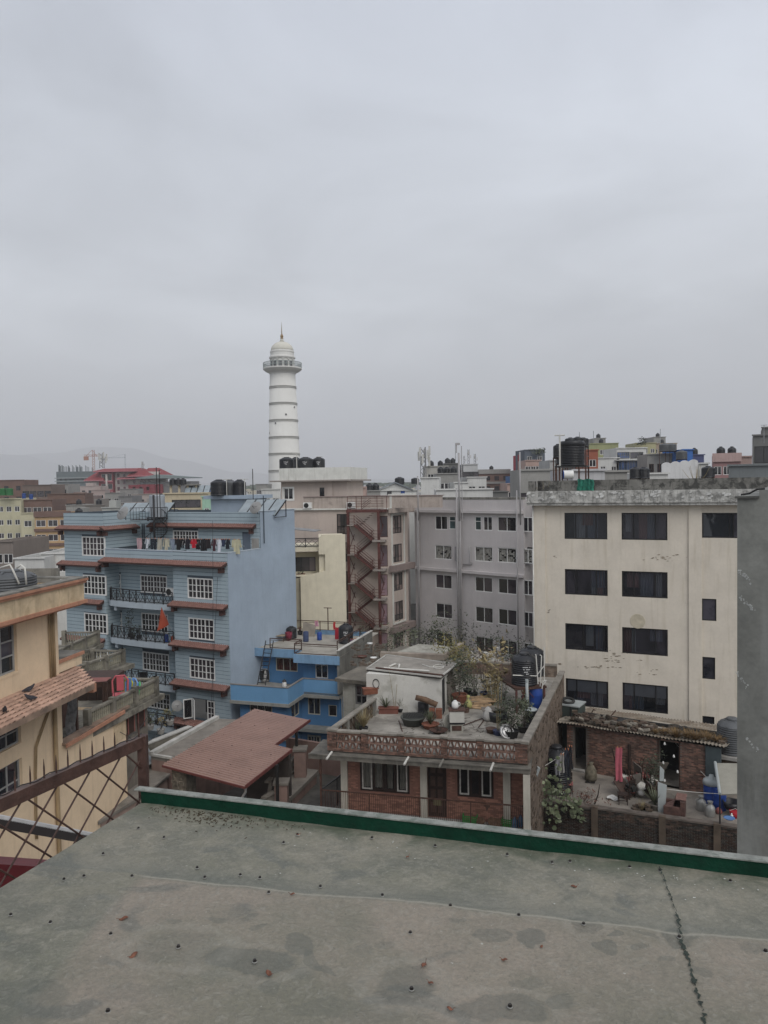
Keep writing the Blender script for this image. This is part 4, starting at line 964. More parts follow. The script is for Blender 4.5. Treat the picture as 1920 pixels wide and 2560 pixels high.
# = I: bright blue house
def blue_house():
 a=R_(17.3);O=Pz(576,1711,8.0).xy;m=mat('blue',(.08,.20,.38),var=.08,scale=.8,streak=.22,scol=(.04,.09,.17),bump=.15,fine=8)
 ml=mat('bluelight',(.18,.31,.46),var=.12,scale=1,streak=.55,scol=(.06,.09,.13),stain=.3,stcol=(.08,.10,.12),bump=.15)
 cop=mat('coping',(.20,.19,.18),var=.2,streak=.3)
 f=thing('blue_house','bright blue house with stepped balcony parapets and a railed flat roof','house',O,a)
 X=lambda v:560+v/4.1475;Y=lambda v:1530+v/4.1475
 L=lambda x, y, d=0:f.L(X(x),Y(y),d)
 zp=8.0;pB=Pz(721.5,1720,zp);xB, yB, _=f.loc(pB);pC=Pz(761,1697,zp);xC, yC, _=f.loc(pC);pD=Pz(847,1705.5,zp);xD, yD, _=f.loc(pD)
 yB=0;yC=max(1.8,yC);xC=xB
 xD=f.L(847,1720,yC)[0];zb=7.0
 yw=yC+.95
 zr=9.75
 y_l=yC+1.1;xm=f.L(736,1640,yC-.1)[0]
 zr0=f.L(790,1652,yC-.2)[1];zr=zr0+.3
 wm=[]
 win1=f.R(X(537),Y(478),X(762),Y(615),y_l+.9);win2=f.R(X(947),Y(543),X(1078),Y(688),yw)
 xs=L(822,600,yw)[0]
 mb=MB();wall(mb,0.1,xs,zb,zr,[win1],y_l+.9);wall(mb,xs,xD-.1,zb,zr,[win2],yw);mb.quad((xs,y_l+.9,zb),(xs,yw,zb),(xs,yw,zr),(xs,y_l+.9,zr));
 mb.quad((xD-.1,yw,0),(xD-.1,yw+7,0),(xD-.1,yw+7,zr),(xD-.1,yw,zr))
 f.add('wall',mb,m)
 fmw=mat('creamframe',(.46,.44,.37),var=.08,bump=0)
 window(f,win1,y_l+.93,(1,1,1),(1,),.07,fmw,MAT('glassthru'));window(f,win2,yw+.03,(1,1),(1,),.07,MAT('white'),MAT('glassd'))
 cu=MB();cm=mat('curtain_red',(.16,.06,.045),var=.6,scale=4,bump=0)
 x=win1[0]+.05;k=0
 f.add('curtain',MB().grid(lambda u,v:(win1[0]+(win1[1]-win1[0])*u,y_l+1.12+.04*math.sin(u*60),win1[2]+(win1[3]-win1[2])*v),60,1),cm)
 f.add('roof_slab',MB().prism([(-.1,y_l),(xm,y_l),(xm,yC-.25),(xD+.15,yC-.25),(xD+.15,yC+9),(-.1,yC+9)],zr,zr+.05),mat('roofpale',(.33,.31,.27),var=.2,scale=1.2,stain=.35,stcol=(.17,.15,.13)))
 f.add('roof_fascia',MB().box(-.12,xm,y_l-.06,y_l,zr-.5,zr+.12).box(xm,xm+.06,yC-.3,y_l-.002,zr-.5,zr+.12).box(xm+.06,xD+.2,yC-.31,yC-.25,zr-.5,zr+.12),ml)
 f.add('slab_underside',MB().prism([(-.1,y_l+.002),(xm-.01,y_l+.002),(xm-.01,yC-.22),(xD+.12,yC-.22),(xD+.12,yw+.5),(-.1,yw+2)],zr-.3,zr-.01),MAT('bluelight'))
 g=f.right(xD+.15,yC-.25);g.add('flank_parapet',MB().box(0,7.6,0,.16,zr-2.6,zr+.5),mat('mossycon',(.19,.185,.165),var=.3,scale=1.2,streak=.5,scol=(.05,.05,.045),stain=.6,stcol=(.075,.075,.065),bump=.35));g.add('wall_coping',MB().box(-.02,7.65,-.03,.2,zr+.5,zr+.55),MAT('pvc'))
 f.add('roof_kerb',MB().box(1.5,xD-.2,yC+7.3,yC+7.5,zr+.05,zr+.38),ml)
 pt=.14
 zpb=zb-.25
 mb=MB().box(0,xB,0,pt,zb-.1,zp).box(xB-pt,xB,pt,yC+pt,zb-.1,zp).box(xB+.001,xD,yC,yC+pt,zb-.1,zp).box(xD-pt,xD,yC+pt,yC+1.0,zb-.1,zp)
 f.add('balcony_parapet',mb,mat('blueparapet',(.13,.28,.46),var=.06,scale=.8,streak=.15,scol=(.06,.11,.18),bump=.1))
 f.add('parapet_coping',MB().box(-.02,xB+.03,-.03,pt+.02,zp+.001,zp+.05).box(xB-pt-.02,xB+.03,pt+.02,yC+pt,zp+.001,zp+.05).box(xB+.03,xD+.03,yC-.03,yC+pt+.02,zp+.001,zp+.05),MAT('coping'))
 f.add('balcony_floor',MB().prism([(0,.05),(xB-.02,.05),(xB-.02,yC),(xD,yC),(xD,yw),(0,y_l+1)],zb-.3,zb+.05),MAT('roofcon'))
 f.add('slab_edge',MB().prism([(-.05,-.1),(xB+.1,-.1),(xB+.1,yC-.1),(xD+.05,yC-.1),(xD+.05,yw+.1),(-.05,yw+.1)],zb-.32,zb-.1),mat('palecon',(.25,.25,.23),streak=.4,scol=(.04,.04,.04)))
 y2=yC+.75;x2=L(640,1000,0.6)[0]
 ws=[f.R(X(265),Y(950),X(500),Y(1060),.6),f.R(X(870),Y(890),X(998),Y(1065),y2),f.R(X(1082),Y(965),X(1170),Y(1083),y2)]
 xs2=L(805,1000,y2)[0]
 mb=MB();wall(mb,.4,x2,3.5,zb-.3,[ws[0]],.6);wall(mb,xs2,xD-.1,0,zb-.3,ws[1:],y2)
 f.add('wall',mb,m)
 dx, dy=xs2-x2, y2-.6;ang=math.atan2(dy,dx);g=f.sub(x2,.6,-ang);Lw=math.hypot(dx,dy)
 sw=g.R(X(700),Y(925),X(795),Y(1080));sw=(Lw*.35,Lw*.85,sw[2],sw[3]);mb=MB();wall(mb,0,Lw,0,zb-.3,[sw,(Lw*.35,Lw*.85,sw[2]-3.05,sw[3]-3.0)],0);g.add('wall',mb,m)
 window(f,ws[0],.63,(1,1,1),(1,),.07,fmw,MAT('glassd'));window(f,ws[1],y2+.03,(1,1),(1,),.07,fmw,MAT('glassd'));window(f,ws[2],y2+.03,(1,),(1,),.06,fmw,MAT('glassd'))
 window(g,sw,.03,(1,1),(1,),.06,fmw,MAT('glassd'));window(g,(sw[0],sw[1],sw[2]-3.05,sw[3]-3.0),.03,(1,1),(1,),.06,fmw,MAT('glassd'))
 zl=L(950,1225,yC)[1]
 f.add('lower_ledge',MB().prism([(xB*.6,.3),(xB-.3,.3),(xs2+.1,yC-.2),(xD,yC-.2),(xD,y2),(xs2,y2-.002),(xB*.6,.7)],zl-.12,zl+.12),MAT('palecon'))
 w3=f.R(X(872),Y(1283),X(1000),Y(1443),y2-.02);f.add('window_reveal',MB().box(w3[0]-.04,w3[1]+.04,y2-.012,y2-.003,w3[2]-.04,w3[3]+.04),MAT('creamframe'))
 window(f,w3,y2-.08,(1,1,1,1),(1,),.06,MAT('creamframe'),MAT('glassd'),fd=.065)
 zl2=L(1000,1620,yC)[1];f.add('lower_ledge',MB().box(xs2-.5,xD,yC-.3,y2,zl2-.25,zl2),MAT('palecon'))
 f.add('drain_pipe',MB().tube([(xD-.25,y2-.08,1),(xD-.25,y2-.08,zb-.35)],.05,6).tube([(xD-.25,yw-.08,zb),(xD-.25,yw-.08,zr)],.05,6),m)
 y0=yC-.15;zz=zr+.06;mk=dict(m='rust',cross=False,t=.045)
 railing(f,[(L(472,330,y_l)[0],y_l+.1),(xm-.0,y_l+.1),(xm+.05,y0),(xD,y0)],zz,.8,2.4,**mk)
 railing(f,[(xD,y0),(xD,y0+7.3),(xD-6.4,y0+7.3)],zz+.3,.8,2.2,**mk)
 yb=.9;xa, za=L(340,750,yb);xt, ztt=L(450,340,y_l-.1)
 A=Vector((L(322,750,yb)[0],yb,zb+.05));Bp=Vector((L(438,340,y_l)[0],y_l-.05,zr+.7));off=Vector((.62,0,0))
 ld=thing('ladder','dark steel ladder leaning from the blue balcony up to the roof','ladder',f.world(A.x,A.y).xy,a,zb+.05)
 for i, o in enumerate((Vector((0,0,0)),off)):ld.add('rail',MB().bar(o,(Bp-A)+o,.06),MAT('darkiron'))
 n=13
 for i in range(1,n):
  q=(Bp-A)*(i/n);ld.add('rung',MB().bar(q,q+off,.045),MAT('darkiron'))
 return f, dict(L=L,zr=zr+.06,zb=zb+.05,X=X,Y=Y,xD=xD,yC=yC,y_l=y_l,zp=zp,xB=xB)
BH, bh=blue_house()
def bh_props():
 zr=bh['zr'];P=lambda x, y, z=zr:Pz(bh['X'](x),bh['Y'](y),z)
 s=lambda p:p.y/1923/4.1475
 p=P(1265,320);tank((p.x,p.y,zr),.56,1.5,'big ribbed black tank on the blue house roof',marks=True,n=24)
 p=P(700,270);tank((p.x,p.y,zr),.42,.95,'smaller black tank at the left of the blue house roof')
 p=P(672,290);f=thing('laundry_basket','maroon round tub beside the smaller black tank','tub',p,.3,zr);f.add('tub_body',MB().lathe([(.2,0),(.26,.35),(.28,.62),(.25,.62),(.2,.3)],14),mat('maroontub',(.17,.02,.04),var=.4,scale=6),smooth=True)
 p=P(850,305);barrel((p.x,p.y,zr),.22,.75,mat('slateblue',(.05,.07,.14)).name,'slate blue drum on the blue house roof, left')
 p=P(990,290);barrel((p.x,p.y,zr),.19,.58,'bluebarrel','bright blue drum in the middle of the blue house roof')
 p=P(535,300);f=thing('plank_table','low table of loose planks at the left edge of the blue house roof','table',p,.1,zr);f.root.scale=(.55,)*3
 for i in range(4):f.add('leg',MB().box(-1.3+(i%2)*2.5,-1.22+(i%2)*2.5,(i//2)*1.1-.5,(i//2)*1.1-.42,0,.75),MAT('rust'))
 for i in range(6):f.add('plank',MB().obox((0,-.5+i*.22,.80+(i%3)*.012),(1.4,.04*(i%3-1),0),(0,.1,0),(0,0,.02)),mat('plank',(.28,.22,.15),var=.35,scale=4,orand=.3))
 p=P(880,250);f=thing('chipboard_sheet','leaning grey board on the blue house roof','board',p,.3,zr);f.root.scale=(.55,)*3;f.add('sheet',MB().slab([(-1,0),(.9,0),(1,1.6),(-.6,2.0),(-1.1,1.9)],0,.03),mat('greyboard',(.27,.24,.2),var=.2)).rotation_euler=(-.25,0,0)
 p=P(790,235);bush((p.x,p.y,zr),.25,.5,60,.1,'redleaf','reddish plant between the tanks on the blue roof',31,pot=(.22,.3,'black'))
 p=P(1080,200);antenna((p.x,p.y,zr),2.0,'T-shaped brown aerial on the blue house roof','antenna','rust',r=.045)
 for k, (x,y,w,h,c,l)in enumerate(((1145,105,24,78,(.40,.03,.04),'small red cloth hanging near the aerial'),(1180,160,60,145,(.33,.02,.035),'large red cloth against the big ribbed tank'),(960,90,36,60,(.42,.22,.28),'pink cloth hanging over the back railing'),(1325,280,40,100,(.14,.07,.12),'dark purple cloth hung on the flank parapet'),(1360,275,26,85,(.25,.22,.25),'grey cloth beside the purple one'))):
  D=58 if k>2 else 60.5;q=Pd(bh['X'](x),bh['Y'](y),D);t=D/1923/4.1475;garment((q.x,q.y,q.z),w*t,h*t,'towel',c,l,.2,'cloths drying on the blue roof',40+k)
 p=P(1425,310);f=bush((p.x,p.y,zr),.3,.7,90,.12,'leaf_mid','green potted plant inside the flank parapet',33,pot=(.2,.3,'black'))
 zb=bh['zb'];P2=lambda x, y:Pz(bh['X'](x),bh['Y'](y),zb)
 p=P2(430,720);f=thing('sack','white sack with black cloth slumped against the balcony wall','sack',p,0,zb);f.add('sack_body',MB().lathe([(.3,0),(.38,.2),(.36,.6),(.3,.9),(.12,1.0)],10),mat('sackw',(.4,.39,.37),var=.3,scale=5,bump=.4),smooth=True);f.add('draped_cloth',MB().grid(lambda u,v:((u-.5)*.7,-.36-.1*math.sin(u*8),.95-v*.7),8,4),MAT('black'))
 q=Vector((p.x,p.y+.3,zb+1.9));garment(q,.75,1.0,'towel',(.40,.08,.04),'orange red cloth hanging on the ladder',.2,seed=50)
 q=Vector((p.x+.6,p.y+.2,zb+1.6));garment(q,.5,1.4,'towel',(.33,.33,.33),'pale grey cloth right of the ladder',.2,seed=51)
 p=P2(205,735);f=thing('upturned_tub','brown upturned tub in the balcony corner','tub',p,0,zb);f.add('tub_body',MB().lathe([(.6,0),(.55,.3),(.3,.5),(.05,.55)],14),mat('browntub',(.14,.08,.06),var=.3),smooth=True)
 x, z=BH.L(721,1714,.07)
 w=BH.world(x-.3,.07,bh['zp']+.05);f=thing('lantern','small black and white lamp on the parapet corner','lamp',w,0,w.z);f.add('body',MB().lathe([(.12,0),(.15,.1),(.15,.3),(.08,.42)],10),MAT('white'));f.add('cap',MB().lathe([(.17,.0),(.1,.1),(.02,.16)],10),MAT('black'),(0,0,.4))
bh_props()
# = brickwork helper
_bm=[mat('brick_a',(.21,.115,.085),var=.35,scale=6,orand=.35,stain=.3),mat('brick_b',(.155,.095,.075),var=.4,scale=6,orand=.4,stain=.45)]
mat('mortar',(.16,.14,.12),var=.3,stain=.5);mat('mortar_dark',(.05,.045,.038),var=.3)
for n, c in(('brick_dk',(.075,.05,.038)),('brick_dk2',(.045,.04,.034))):mat(n,c,var=.5,scale=5,orand=.5,stain=.5,stcol=(.03,.032,.025))
BR={}
def bricks(fr,x0,x1,z0,z1,y,ms,holes=(),cap=280,L=.225,H=.07,g=.014,proud=.02,name='brick',seed=1):
 rn=random.Random(seed);cells=[];r=0;z=z1-H
 while z>z0-.01:
  x=x0-(L/2 if r%2 else 0)
  while x<x1-.03:
   a, b=max(x,x0), min(x+L-g,x1)
   if b-a>.04 and not any(a<h[1]and b>h[0]and z<h[3]and z+H-g>h[2]for h in holes):cells.append((a,b,z))
   x+=L
  z-=H;r+=1
 rest={m:MB()for m in ms}
 for i, (a,b,z)in enumerate(cells):
  m=rn.choice(ms);p=proud*rn.uniform(.5,1.4)
  if i<cap:
   k=(round(b-a,2),m,round(H,3),round(g,3))
   if k not in BR:BR[k]=MB().box(0,b-a,0,.05,0,H-g).mesh('brick',MAT(m))
   fr.add(name,BR[k],None,(a,y-p,z))
  else:rest[m].box(a,b,y-p,y+.005,z,z+H-g)
 for m, mb in rest.items():
  if mb.v:fr.add(name+'work',mb,MAT(m),stuff=True)
# = L: brick house with the terrace
TZ=10.0;PZ=10.9
def brick_house():
 A=Pz(818,1824,PZ);Bq=Pz(1318,1855,PZ);d=Bq-A;a=-math.atan2(d.y,d.x);W_=d.length
 f=thing('brick_house','low red brick house with openwork brick parapet and cluttered roof terrace','house',A.xy,a)
 C=Pz(1404,1688,PZ);cx, cy, _=f.loc(C);E=Pz(931,1744,PZ);ex, ey, _=f.loc(E)
 hd=math.atan2((C-Bq).x,(C-Bq).y);hl=math.atan2((E-A).x,(E-A).y);dep=(C-Bq).length
 flo=mat('terracefloor',(.30,.28,.245),var=.3,scale=.9,stain=.6,stcol=(.11,.10,.085),stlo=.48,bump=.3)
 by=cy+1.5;bx=ex+(by-ey)*math.tan(hl-(-a)*0-0)*.0+ex+2.0
 G=lambda px, py:f.loc(Pz(px,py,TZ))[:2]
 f.add('terrace_floor',MB().prism([(0.05,.1),(W_-.05,.1),(cx,cy),(cx-.3,cy+3.2),(ex-.5,cy+3.2),(ex,ey)],TZ-.25,TZ),flo)
 cop=mat('mosscoping',(.235,.215,.185),var=.3,scale=2,streak=.3,stain=.6,stcol=(.08,.08,.06),bump=.4)
 px=lambda v:f.L(840+v/2.9625,1845)[0]
 posts=[(0,.42)]+[(px(u),px(v))for u,v in((188,235),(458,502),(775,822),(1045,1092))]+[(px(1325),W_)]
 for p0, p1 in posts:
  bricks(f,p0,p1,TZ-.05,PZ-.09,-.02,['brick_a','brick_b'],cap=40,seed=int(p0*10),proud=.03)
  f.add('brick_pier',MB().box(p0+.01,p1-.01,-.01,.2,TZ-.05,PZ-.09),MAT('mortar'))
  f.add('pier_cap',MB().box(p0-.03,p1+.03,-.07,.26,PZ-.05,PZ+.03),cop)
 sl=[MB().obox((0,0,0),(.04,0,.125),(0,.08,0),(.026,0,-.008)).mesh('brick',MAT('brick_a')),MB().obox((0,0,0),(-.04,0,.125),(0,.08,0),(.026,0,.008)).mesh('brick',MAT('brick_b'))]
 for(a0,a1), (b0,b1)in zip(posts,posts[1:]):
  f.add('coping',MB().box(a1+.03,b0-.03,-.05,.24,PZ-.09,PZ-.01),cop)
  bricks(f,a1,b0,TZ-.05,TZ+.09,.0,['brick_a','brick_b'],cap=12,seed=3);f.add('base_course',MB().box(a1,b0,.001,.17,TZ-.05,TZ+.08),MAT('mortar'))
  f.add('middle_course',MB().box(a1,b0,.0,.17,TZ+.355,TZ+.43),MAT('brick_b'))
  f.add('top_course',MB().box(a1,b0,.0,.17,TZ+.70,PZ-.09),MAT('brick_a'))
  n=max(2,round((b0-a1)/.15));st=(b0-a1)/n
  for row in range(2):
   for i in range(n):f.add('brick',sl[i%2],None,(a1+(i+.5)*st,.09,TZ+.215+row*.345))
 gl=Fr(f.root,A.xy,hl-math.pi/2,0,f.ra,f.rO);Ll=(E-A).length
 gl.add('coping',MB().box(.2,Ll,-.25,.04,PZ-.09,PZ-.01),cop)
 for k in range(4):x=.1+(Ll-.3)*k/3;gl.add('brick_pier',MB().box(x,x+.25,-.2,0,TZ-.2,PZ-.09),MAT('mossycon'))
 gl.add('lattice',(lambda mb:[mb.bar((x*.22+.3,-.1,TZ+.0+r*.4),(x*.22+(.52 if x%2 else.08),-.1,TZ+.4+r*.4),.09,.12)for r in range(2)for x in range(int(Ll/.22)-1)]and mb)(MB()),mat('mossbrick',(.10,.075,.055),var=.4,stain=.5))
 gr=Fr(f.root,Bq.xy,hd-math.pi/2,0,f.ra,f.rO);Lr=dep
 rb=mat('roughflank',(.17,.13,.10),var=.45,scale=2.5,streak=.5,scol=(.05,.04,.03),stain=.7,stcol=(.06,.045,.035),stlo=.48,bump=.8,fine=7,stsc=2.5)
 gr.add('flank_wall',MB().box(0,Lr+1,-.02,.2,0,PZ-.08),rb);gr.add('coping',MB().box(-.1,Lr+1,-.08,.26,PZ-.08,PZ+.02),cop)
 rn=random.Random(9);ru=MB()
 for i in range(260):
  x, z, s=rn.uniform(0,Lr), rn.uniform(6.2,PZ-.2), rn.uniform(.05,.13);ru.obox((x,-.02,z),(s*1.5,0,0),(0,.03,0),(0,0,s*.5))
 gr.add('rubble',ru,MAT('mossbrick'),stuff=True)
 f.add('back_parapet',MB().box(ex+2.4,cx-.3,cy+3.0,cy+3.2,TZ,PZ-.2),rb);f.add('coping',MB().box(ex+2.4,cx-.3,cy+2.95,cy+3.25,PZ-.2,PZ-.1),cop)
 f.add('roof_slab',MB().box(-.75,W_+.15,-.5,1.6,TZ-.30,TZ-.12).box(-.75,W_+.15,-.53,-.42,TZ-.119,TZ-.07),mat('slabmoss',(.15,.14,.12),var=.35,scale=2,streak=.6,scol=(.03,.03,.03),stain=.7,stcol=(.05,.05,.045)))
 for u in(130,680,930,1292):
  x=f.L(780+u/2.86,1885,-.5)[0];f.add('spout',MB().tube([(x,-.25,TZ-.02),(x-.08,-.8,TZ-.16)],.05,8),MAT('pvc')if u!=930 else MAT('oldcon'))
 wy=.75;FZ_=6.95;bw=mat('redwall',(.24,.10,.07),var=.2,scale=2,streak=.3)
 X=lambda u, y=wy:f.L(780+u/2.86,1960,y)[0];R=lambda a_, b, c, d_, y=wy:f.R(780+a_/2.86,1840+b/2.86,780+c/2.86,1840+d_/2.86,y)
 w1=R(343,175,697,403);w2=R(1038,215,1298,440);dr=R(828,200,962,545);dr=(dr[0],dr[1],FZ_+.02,TZ-.35)
 w1=(w1[0],w1[1],w1[2],TZ-.36);w2=(w2[0],w2[1],w2[2],TZ-.36)
 xl=X(213);xr=X(1515)
 mb=MB();wall(mb,xl,xr,0,TZ-.33,[w1,w2,dr],wy,.15);f.add('wall',mb,mat('mortarred',(.20,.10,.075),var=.2))
 bricks(f,xl,xr,FZ_,TZ-.33,wy,['redbrick1','redbrick2']if mat('redbrick1',(.28,.14,.10),var=.15,scale=4,orand=.15)and mat('redbrick2',(.24,.12,.088),var=.2,scale=4,orand=.2)else 0,[w1,w2,dr],cap=290,proud=.006,g=.008)
 cw=mat('columnwhite',(.52,.49,.42),var=.15,streak=.4,scol=(.15,.13,.1))
 for u, v in((213,258),(778,826),(1368,1420)):f.add('column',MB().box(X(u),X(v),wy-.14,wy-.0,FZ_,TZ-.331),cw)
 sh=mat('darkwood',(.03,.018,.014),var=.3,scale=6);wf=mat('wornwhite',(.42,.40,.37),var=.25,scale=8,stain=.5,stcol=(.1,.07,.05))
 def timber(w,leaves,low):
  o=f.add('window',MB().box(w[0],w[1],wy+.02,wy+.12,w[2],w[2]+.08).box(w[0],w[1],wy+.02,wy+.12,w[3]-.07,w[3]).box(w[0],w[0]+.07,wy+.02,wy+.12,w[2]+.08,w[3]-.07).box(w[1]-.07,w[1],wy+.02,wy+.12,w[2]+.08,w[3]-.07),sh)
  n=len(leaves);cw_=(w[1]-w[0]-.14)/n;zt=w[2]+(w[3]-w[2])*low
  mbx=MB().box(w[0]+.07,w[1]-.07,.03,.09,zt,zt+.06)
  for i in range(1,n):mbx.box(w[0]+.07+cw_*i-.03,w[0]+.07+cw_*i+.03,.025,.085,w[2]+.08,w[3]-.07)
  link('mullion',mbx.mesh('mullion',sh),o,(0,0,0)).location=(0,wy,0)
  for i, kd in enumerate(leaves):
   a_=w[0]+.07+cw_*i+.035;b_=a_+cw_-.07;fm=wf if kd=='w' else sh;t=.06;zb=w[2]+.1
   cs=MB().box(a_,b_,-.02,.03,zb,zb+t).box(a_,b_,-.02,.03,zt-t,zt).box(a_,a_+t,-.02,.03,zb+t,zt-t).box(b_-t,b_,-.02,.03,zb+t,zt-t)
   link('casement',cs.mesh('casement',fm),o).location=(0,wy,0)
   link('pane',MB().quad((a_+t,.005,zb+t),(b_-t,.005,zb+t),(b_-t,.005,zt-t),(a_+t,.005,zt-t)).mesh('pane',MAT('glassthru')),o).location=(0,wy,0)
  f.add('room_back',MB().quad((w[0]-.2,wy+.9,w[2]-.2),(w[1]+.2,wy+.9,w[2]-.2),(w[1]+.2,wy+.9,w[3]+.2),(w[0]-.2,wy+.9,w[3]+.2)),MAT('unlit_interior'))
 timber(w1,'wddw',.82);timber(w2,'wdw',.86)
 cm=mat('curtain_pale',(.30,.29,.25),var=.2,scale=3,bump=0)
 for a_, b_ in((.02,.24),(.27,.5),(.53,.64),(.78,.98)):
  x0, x1=w1[0]+(w1[1]-w1[0])*a_, w1[0]+(w1[1]-w1[0])*b_
  f.add('curtain',MB().grid(lambda u,v:(x0+(x1-x0)*u,wy+.25+.03*math.sin(u*22),w1[2]+.1+(w1[3]-w1[2]-.45)*v),18,1),cm)
 do=f.add('door',MB().box(dr[0]+.02,dr[1]-.02,wy+.05,wy+.1,dr[2],dr[3]),sh)
 for i in range(2):
  for j in range(4):
   x0=dr[0]+.12+i*(dr[1]-dr[0]-.2)/2;z0=dr[2]+.2+j*.6;link('door_panel',MB().box(x0,x0+(dr[1]-dr[0])/2-.2,wy+.02,wy+.052,z0,z0+.45).mesh('door_panel',MAT('brownwood')),do)
 f.add('notice_plate',MB().box(dr[0]+.25,dr[1]-.25,wy+.0,wy+.03,FZ_+.55,FZ_+.85),mat('plate',(.12,.11,.06)));
 for k in range(3):x_=xl+1.0+k*2.6;window(f,(x_,x_+1.4,3.9,5.3),wy-.06,(1,1),(1,),.08,MAT('wornwhite'),MAT('glassd'),name='window')
 f.add('plinth',MB().box(xl-.02,xr+.02,wy-.08,wy-.01,0,.7),MAT('concrete'));f.add('floor_band',MB().box(xl,xr,wy-.1,wy-.01,FZ_-3.1,FZ_-2.85),MAT('concrete'))
 f.add('balcony_floor',MB().box(-.75,W_+.1,-.5,wy,FZ_-.2,FZ_),MAT('concrete'))
 x0=f.L(780+65/2.86,1990,-.4)[0];x1=f.L(780+1512/2.86,2010,-.4)[0];zt=f.L(780+772/2.86,1840+445/2.86,-.4)[1]
 rl=railing(f,[(x0,-.4),(x1,-.4)],FZ_+.02,zt-FZ_,2.1,'rust',cross=False,bars=.085,t=.04)
 railing(f,[(x0,-.4),(x0+.6,wy+1.8)],FZ_+.02,zt-FZ_,2,'darkiron',cross=False,bars=.1,t=.04)
 f.add('post',MB().box(x0-.04,x0+.04,-.44,-.36,FZ_,TZ-.34),MAT('rust'));f.add('corner_column',MB().box(x1+.0,x1+.28,-.5,-.2,2,TZ-.34),MAT('columnwhite'))
 return f, dict(W=W_,cx=cx,cy=cy,ex=ex,ey=ey)
BK, bk=brick_house()
def TP(x,y,z=TZ):return Pz(840+x/2.9625,1560+y/2.9625,z)
def white_shed():
 A=TP(290,640);Bq=TP(785,680);d=Bq-A;a=-math.atan2(d.y,d.x);f0=Fr(None,A.xy,a)
 T=12.05;rp=[Pz(916.5,1673,T),Pz(1101.6,1693.5,T),Pz(1142,1661,T),Pz(966.6,1638.5,T)]
 f=thing('roof_shed','white plastered shed with a flat slab roof on the brick house terrace','shed',A.xy,a)
 m=mat('whiteplaster',(.56,.55,.51),var=.08,scale=1.2,streak=.2,scol=(.3,.3,.27),stain=.75,stcol=(.34,.33,.29),stlo=.52,bump=.3)
 R=[f.loc(p)[:2]for p in rp];W_=d.length
 x0=R[0][0]+.15
 f.add('wall',MB().prism([(x0,0),(W_,0),(R[2][0]-.4,R[2][1]-.35),(R[3][0]+.2,R[3][1]-.35)],TZ-2,T-.1),m)
 f.add('roof_slab',MB().prism(R,T-.1,T+.0),mat('slabgrime',(.05,.045,.04),var=.4));mid=[(sum(p[0]for p in R)/4,sum(p[1]for p in R)/4)]*4
 f.add('roof_screed',MB().prism([(p[0]*.97+q[0]*.03,p[1]*.97+q[1]*.03)for p,q in zip(R,mid)],T+.001,T+.03),mat('screed',(.26,.24,.21),var=.25,scale=1.2,stain=.5,stcol=(.16,.15,.13)))
 f.add('roof_rim',(lambda mb:[mb.bar((*R[i],T+.03),(*R[(i+1)%4],T+.03),.07,.07)for i in range(4)]and mb)(MB()),mat('rimpale',(.42,.41,.38),var=.2))
 e0, e1=Vector((W_,0)), Vector((R[2][0]-.4,R[2][1]-.35));dd=(e1-e0);nn=Vector((dd.y,-dd.x)).normalized()*.03;q0, q1=e0+dd*.06, e0+dd*.36;f.add('dark_gap_strip',MB().prism([tuple(q0+nn),tuple(q1+nn),tuple(q1-nn),tuple(q0-nn)],TZ,T-.25),MAT('unlit_interior'))  # near-black strip painted for the dark gap beside the corner
 f.add('cable_coil',(lambda mb:[mb.tube([(1.0*0+x0+.55+.18*math.cos(t/10*math.tau),-.03,T-.62+.24*math.sin(t/10*math.tau)+k*.03)for t in range(11)],.012,4)for k in range(2)]and mb)(MB()),MAT('black'))
 for k, (pts,l)in enumerate((([(295,325),(795,380)],'long pale pipe lying on the shed roof edge'),([(355,325),(690,348)],'second pipe lying beside the long one on the shed roof'),([(395,315),(440,295),(470,300),(465,322)],'short white bent pipe on the shed roof'))):
  q=[Pz(840+x/2.9625,1560+y/2.9625,T+.09)for x,y in pts];g=thing('loose_pipe',l,'pipe',q[0],0,q[0].z);g.add('pipe',MB().tube([p-q[0]for p in q],.05,7),MAT('pvc')if k!=0 else MAT('rust'))
 pts=[(760+40*math.cos(t/12*math.tau),315+14*math.sin(t/12*math.tau))for t in range(13)]+[(700,320),(640,300)]
 q=[Pz(840+x/2.9625,1560+y/2.9625,T+.06)for x,y in pts];g=thing('garden_hose','coiled pale hose on the shed roof','hose',q[0],0,q[0].z);g.add('hose',MB().tube([p-q[0]for p in q],.022,5),MAT('pvc'))
white_shed()
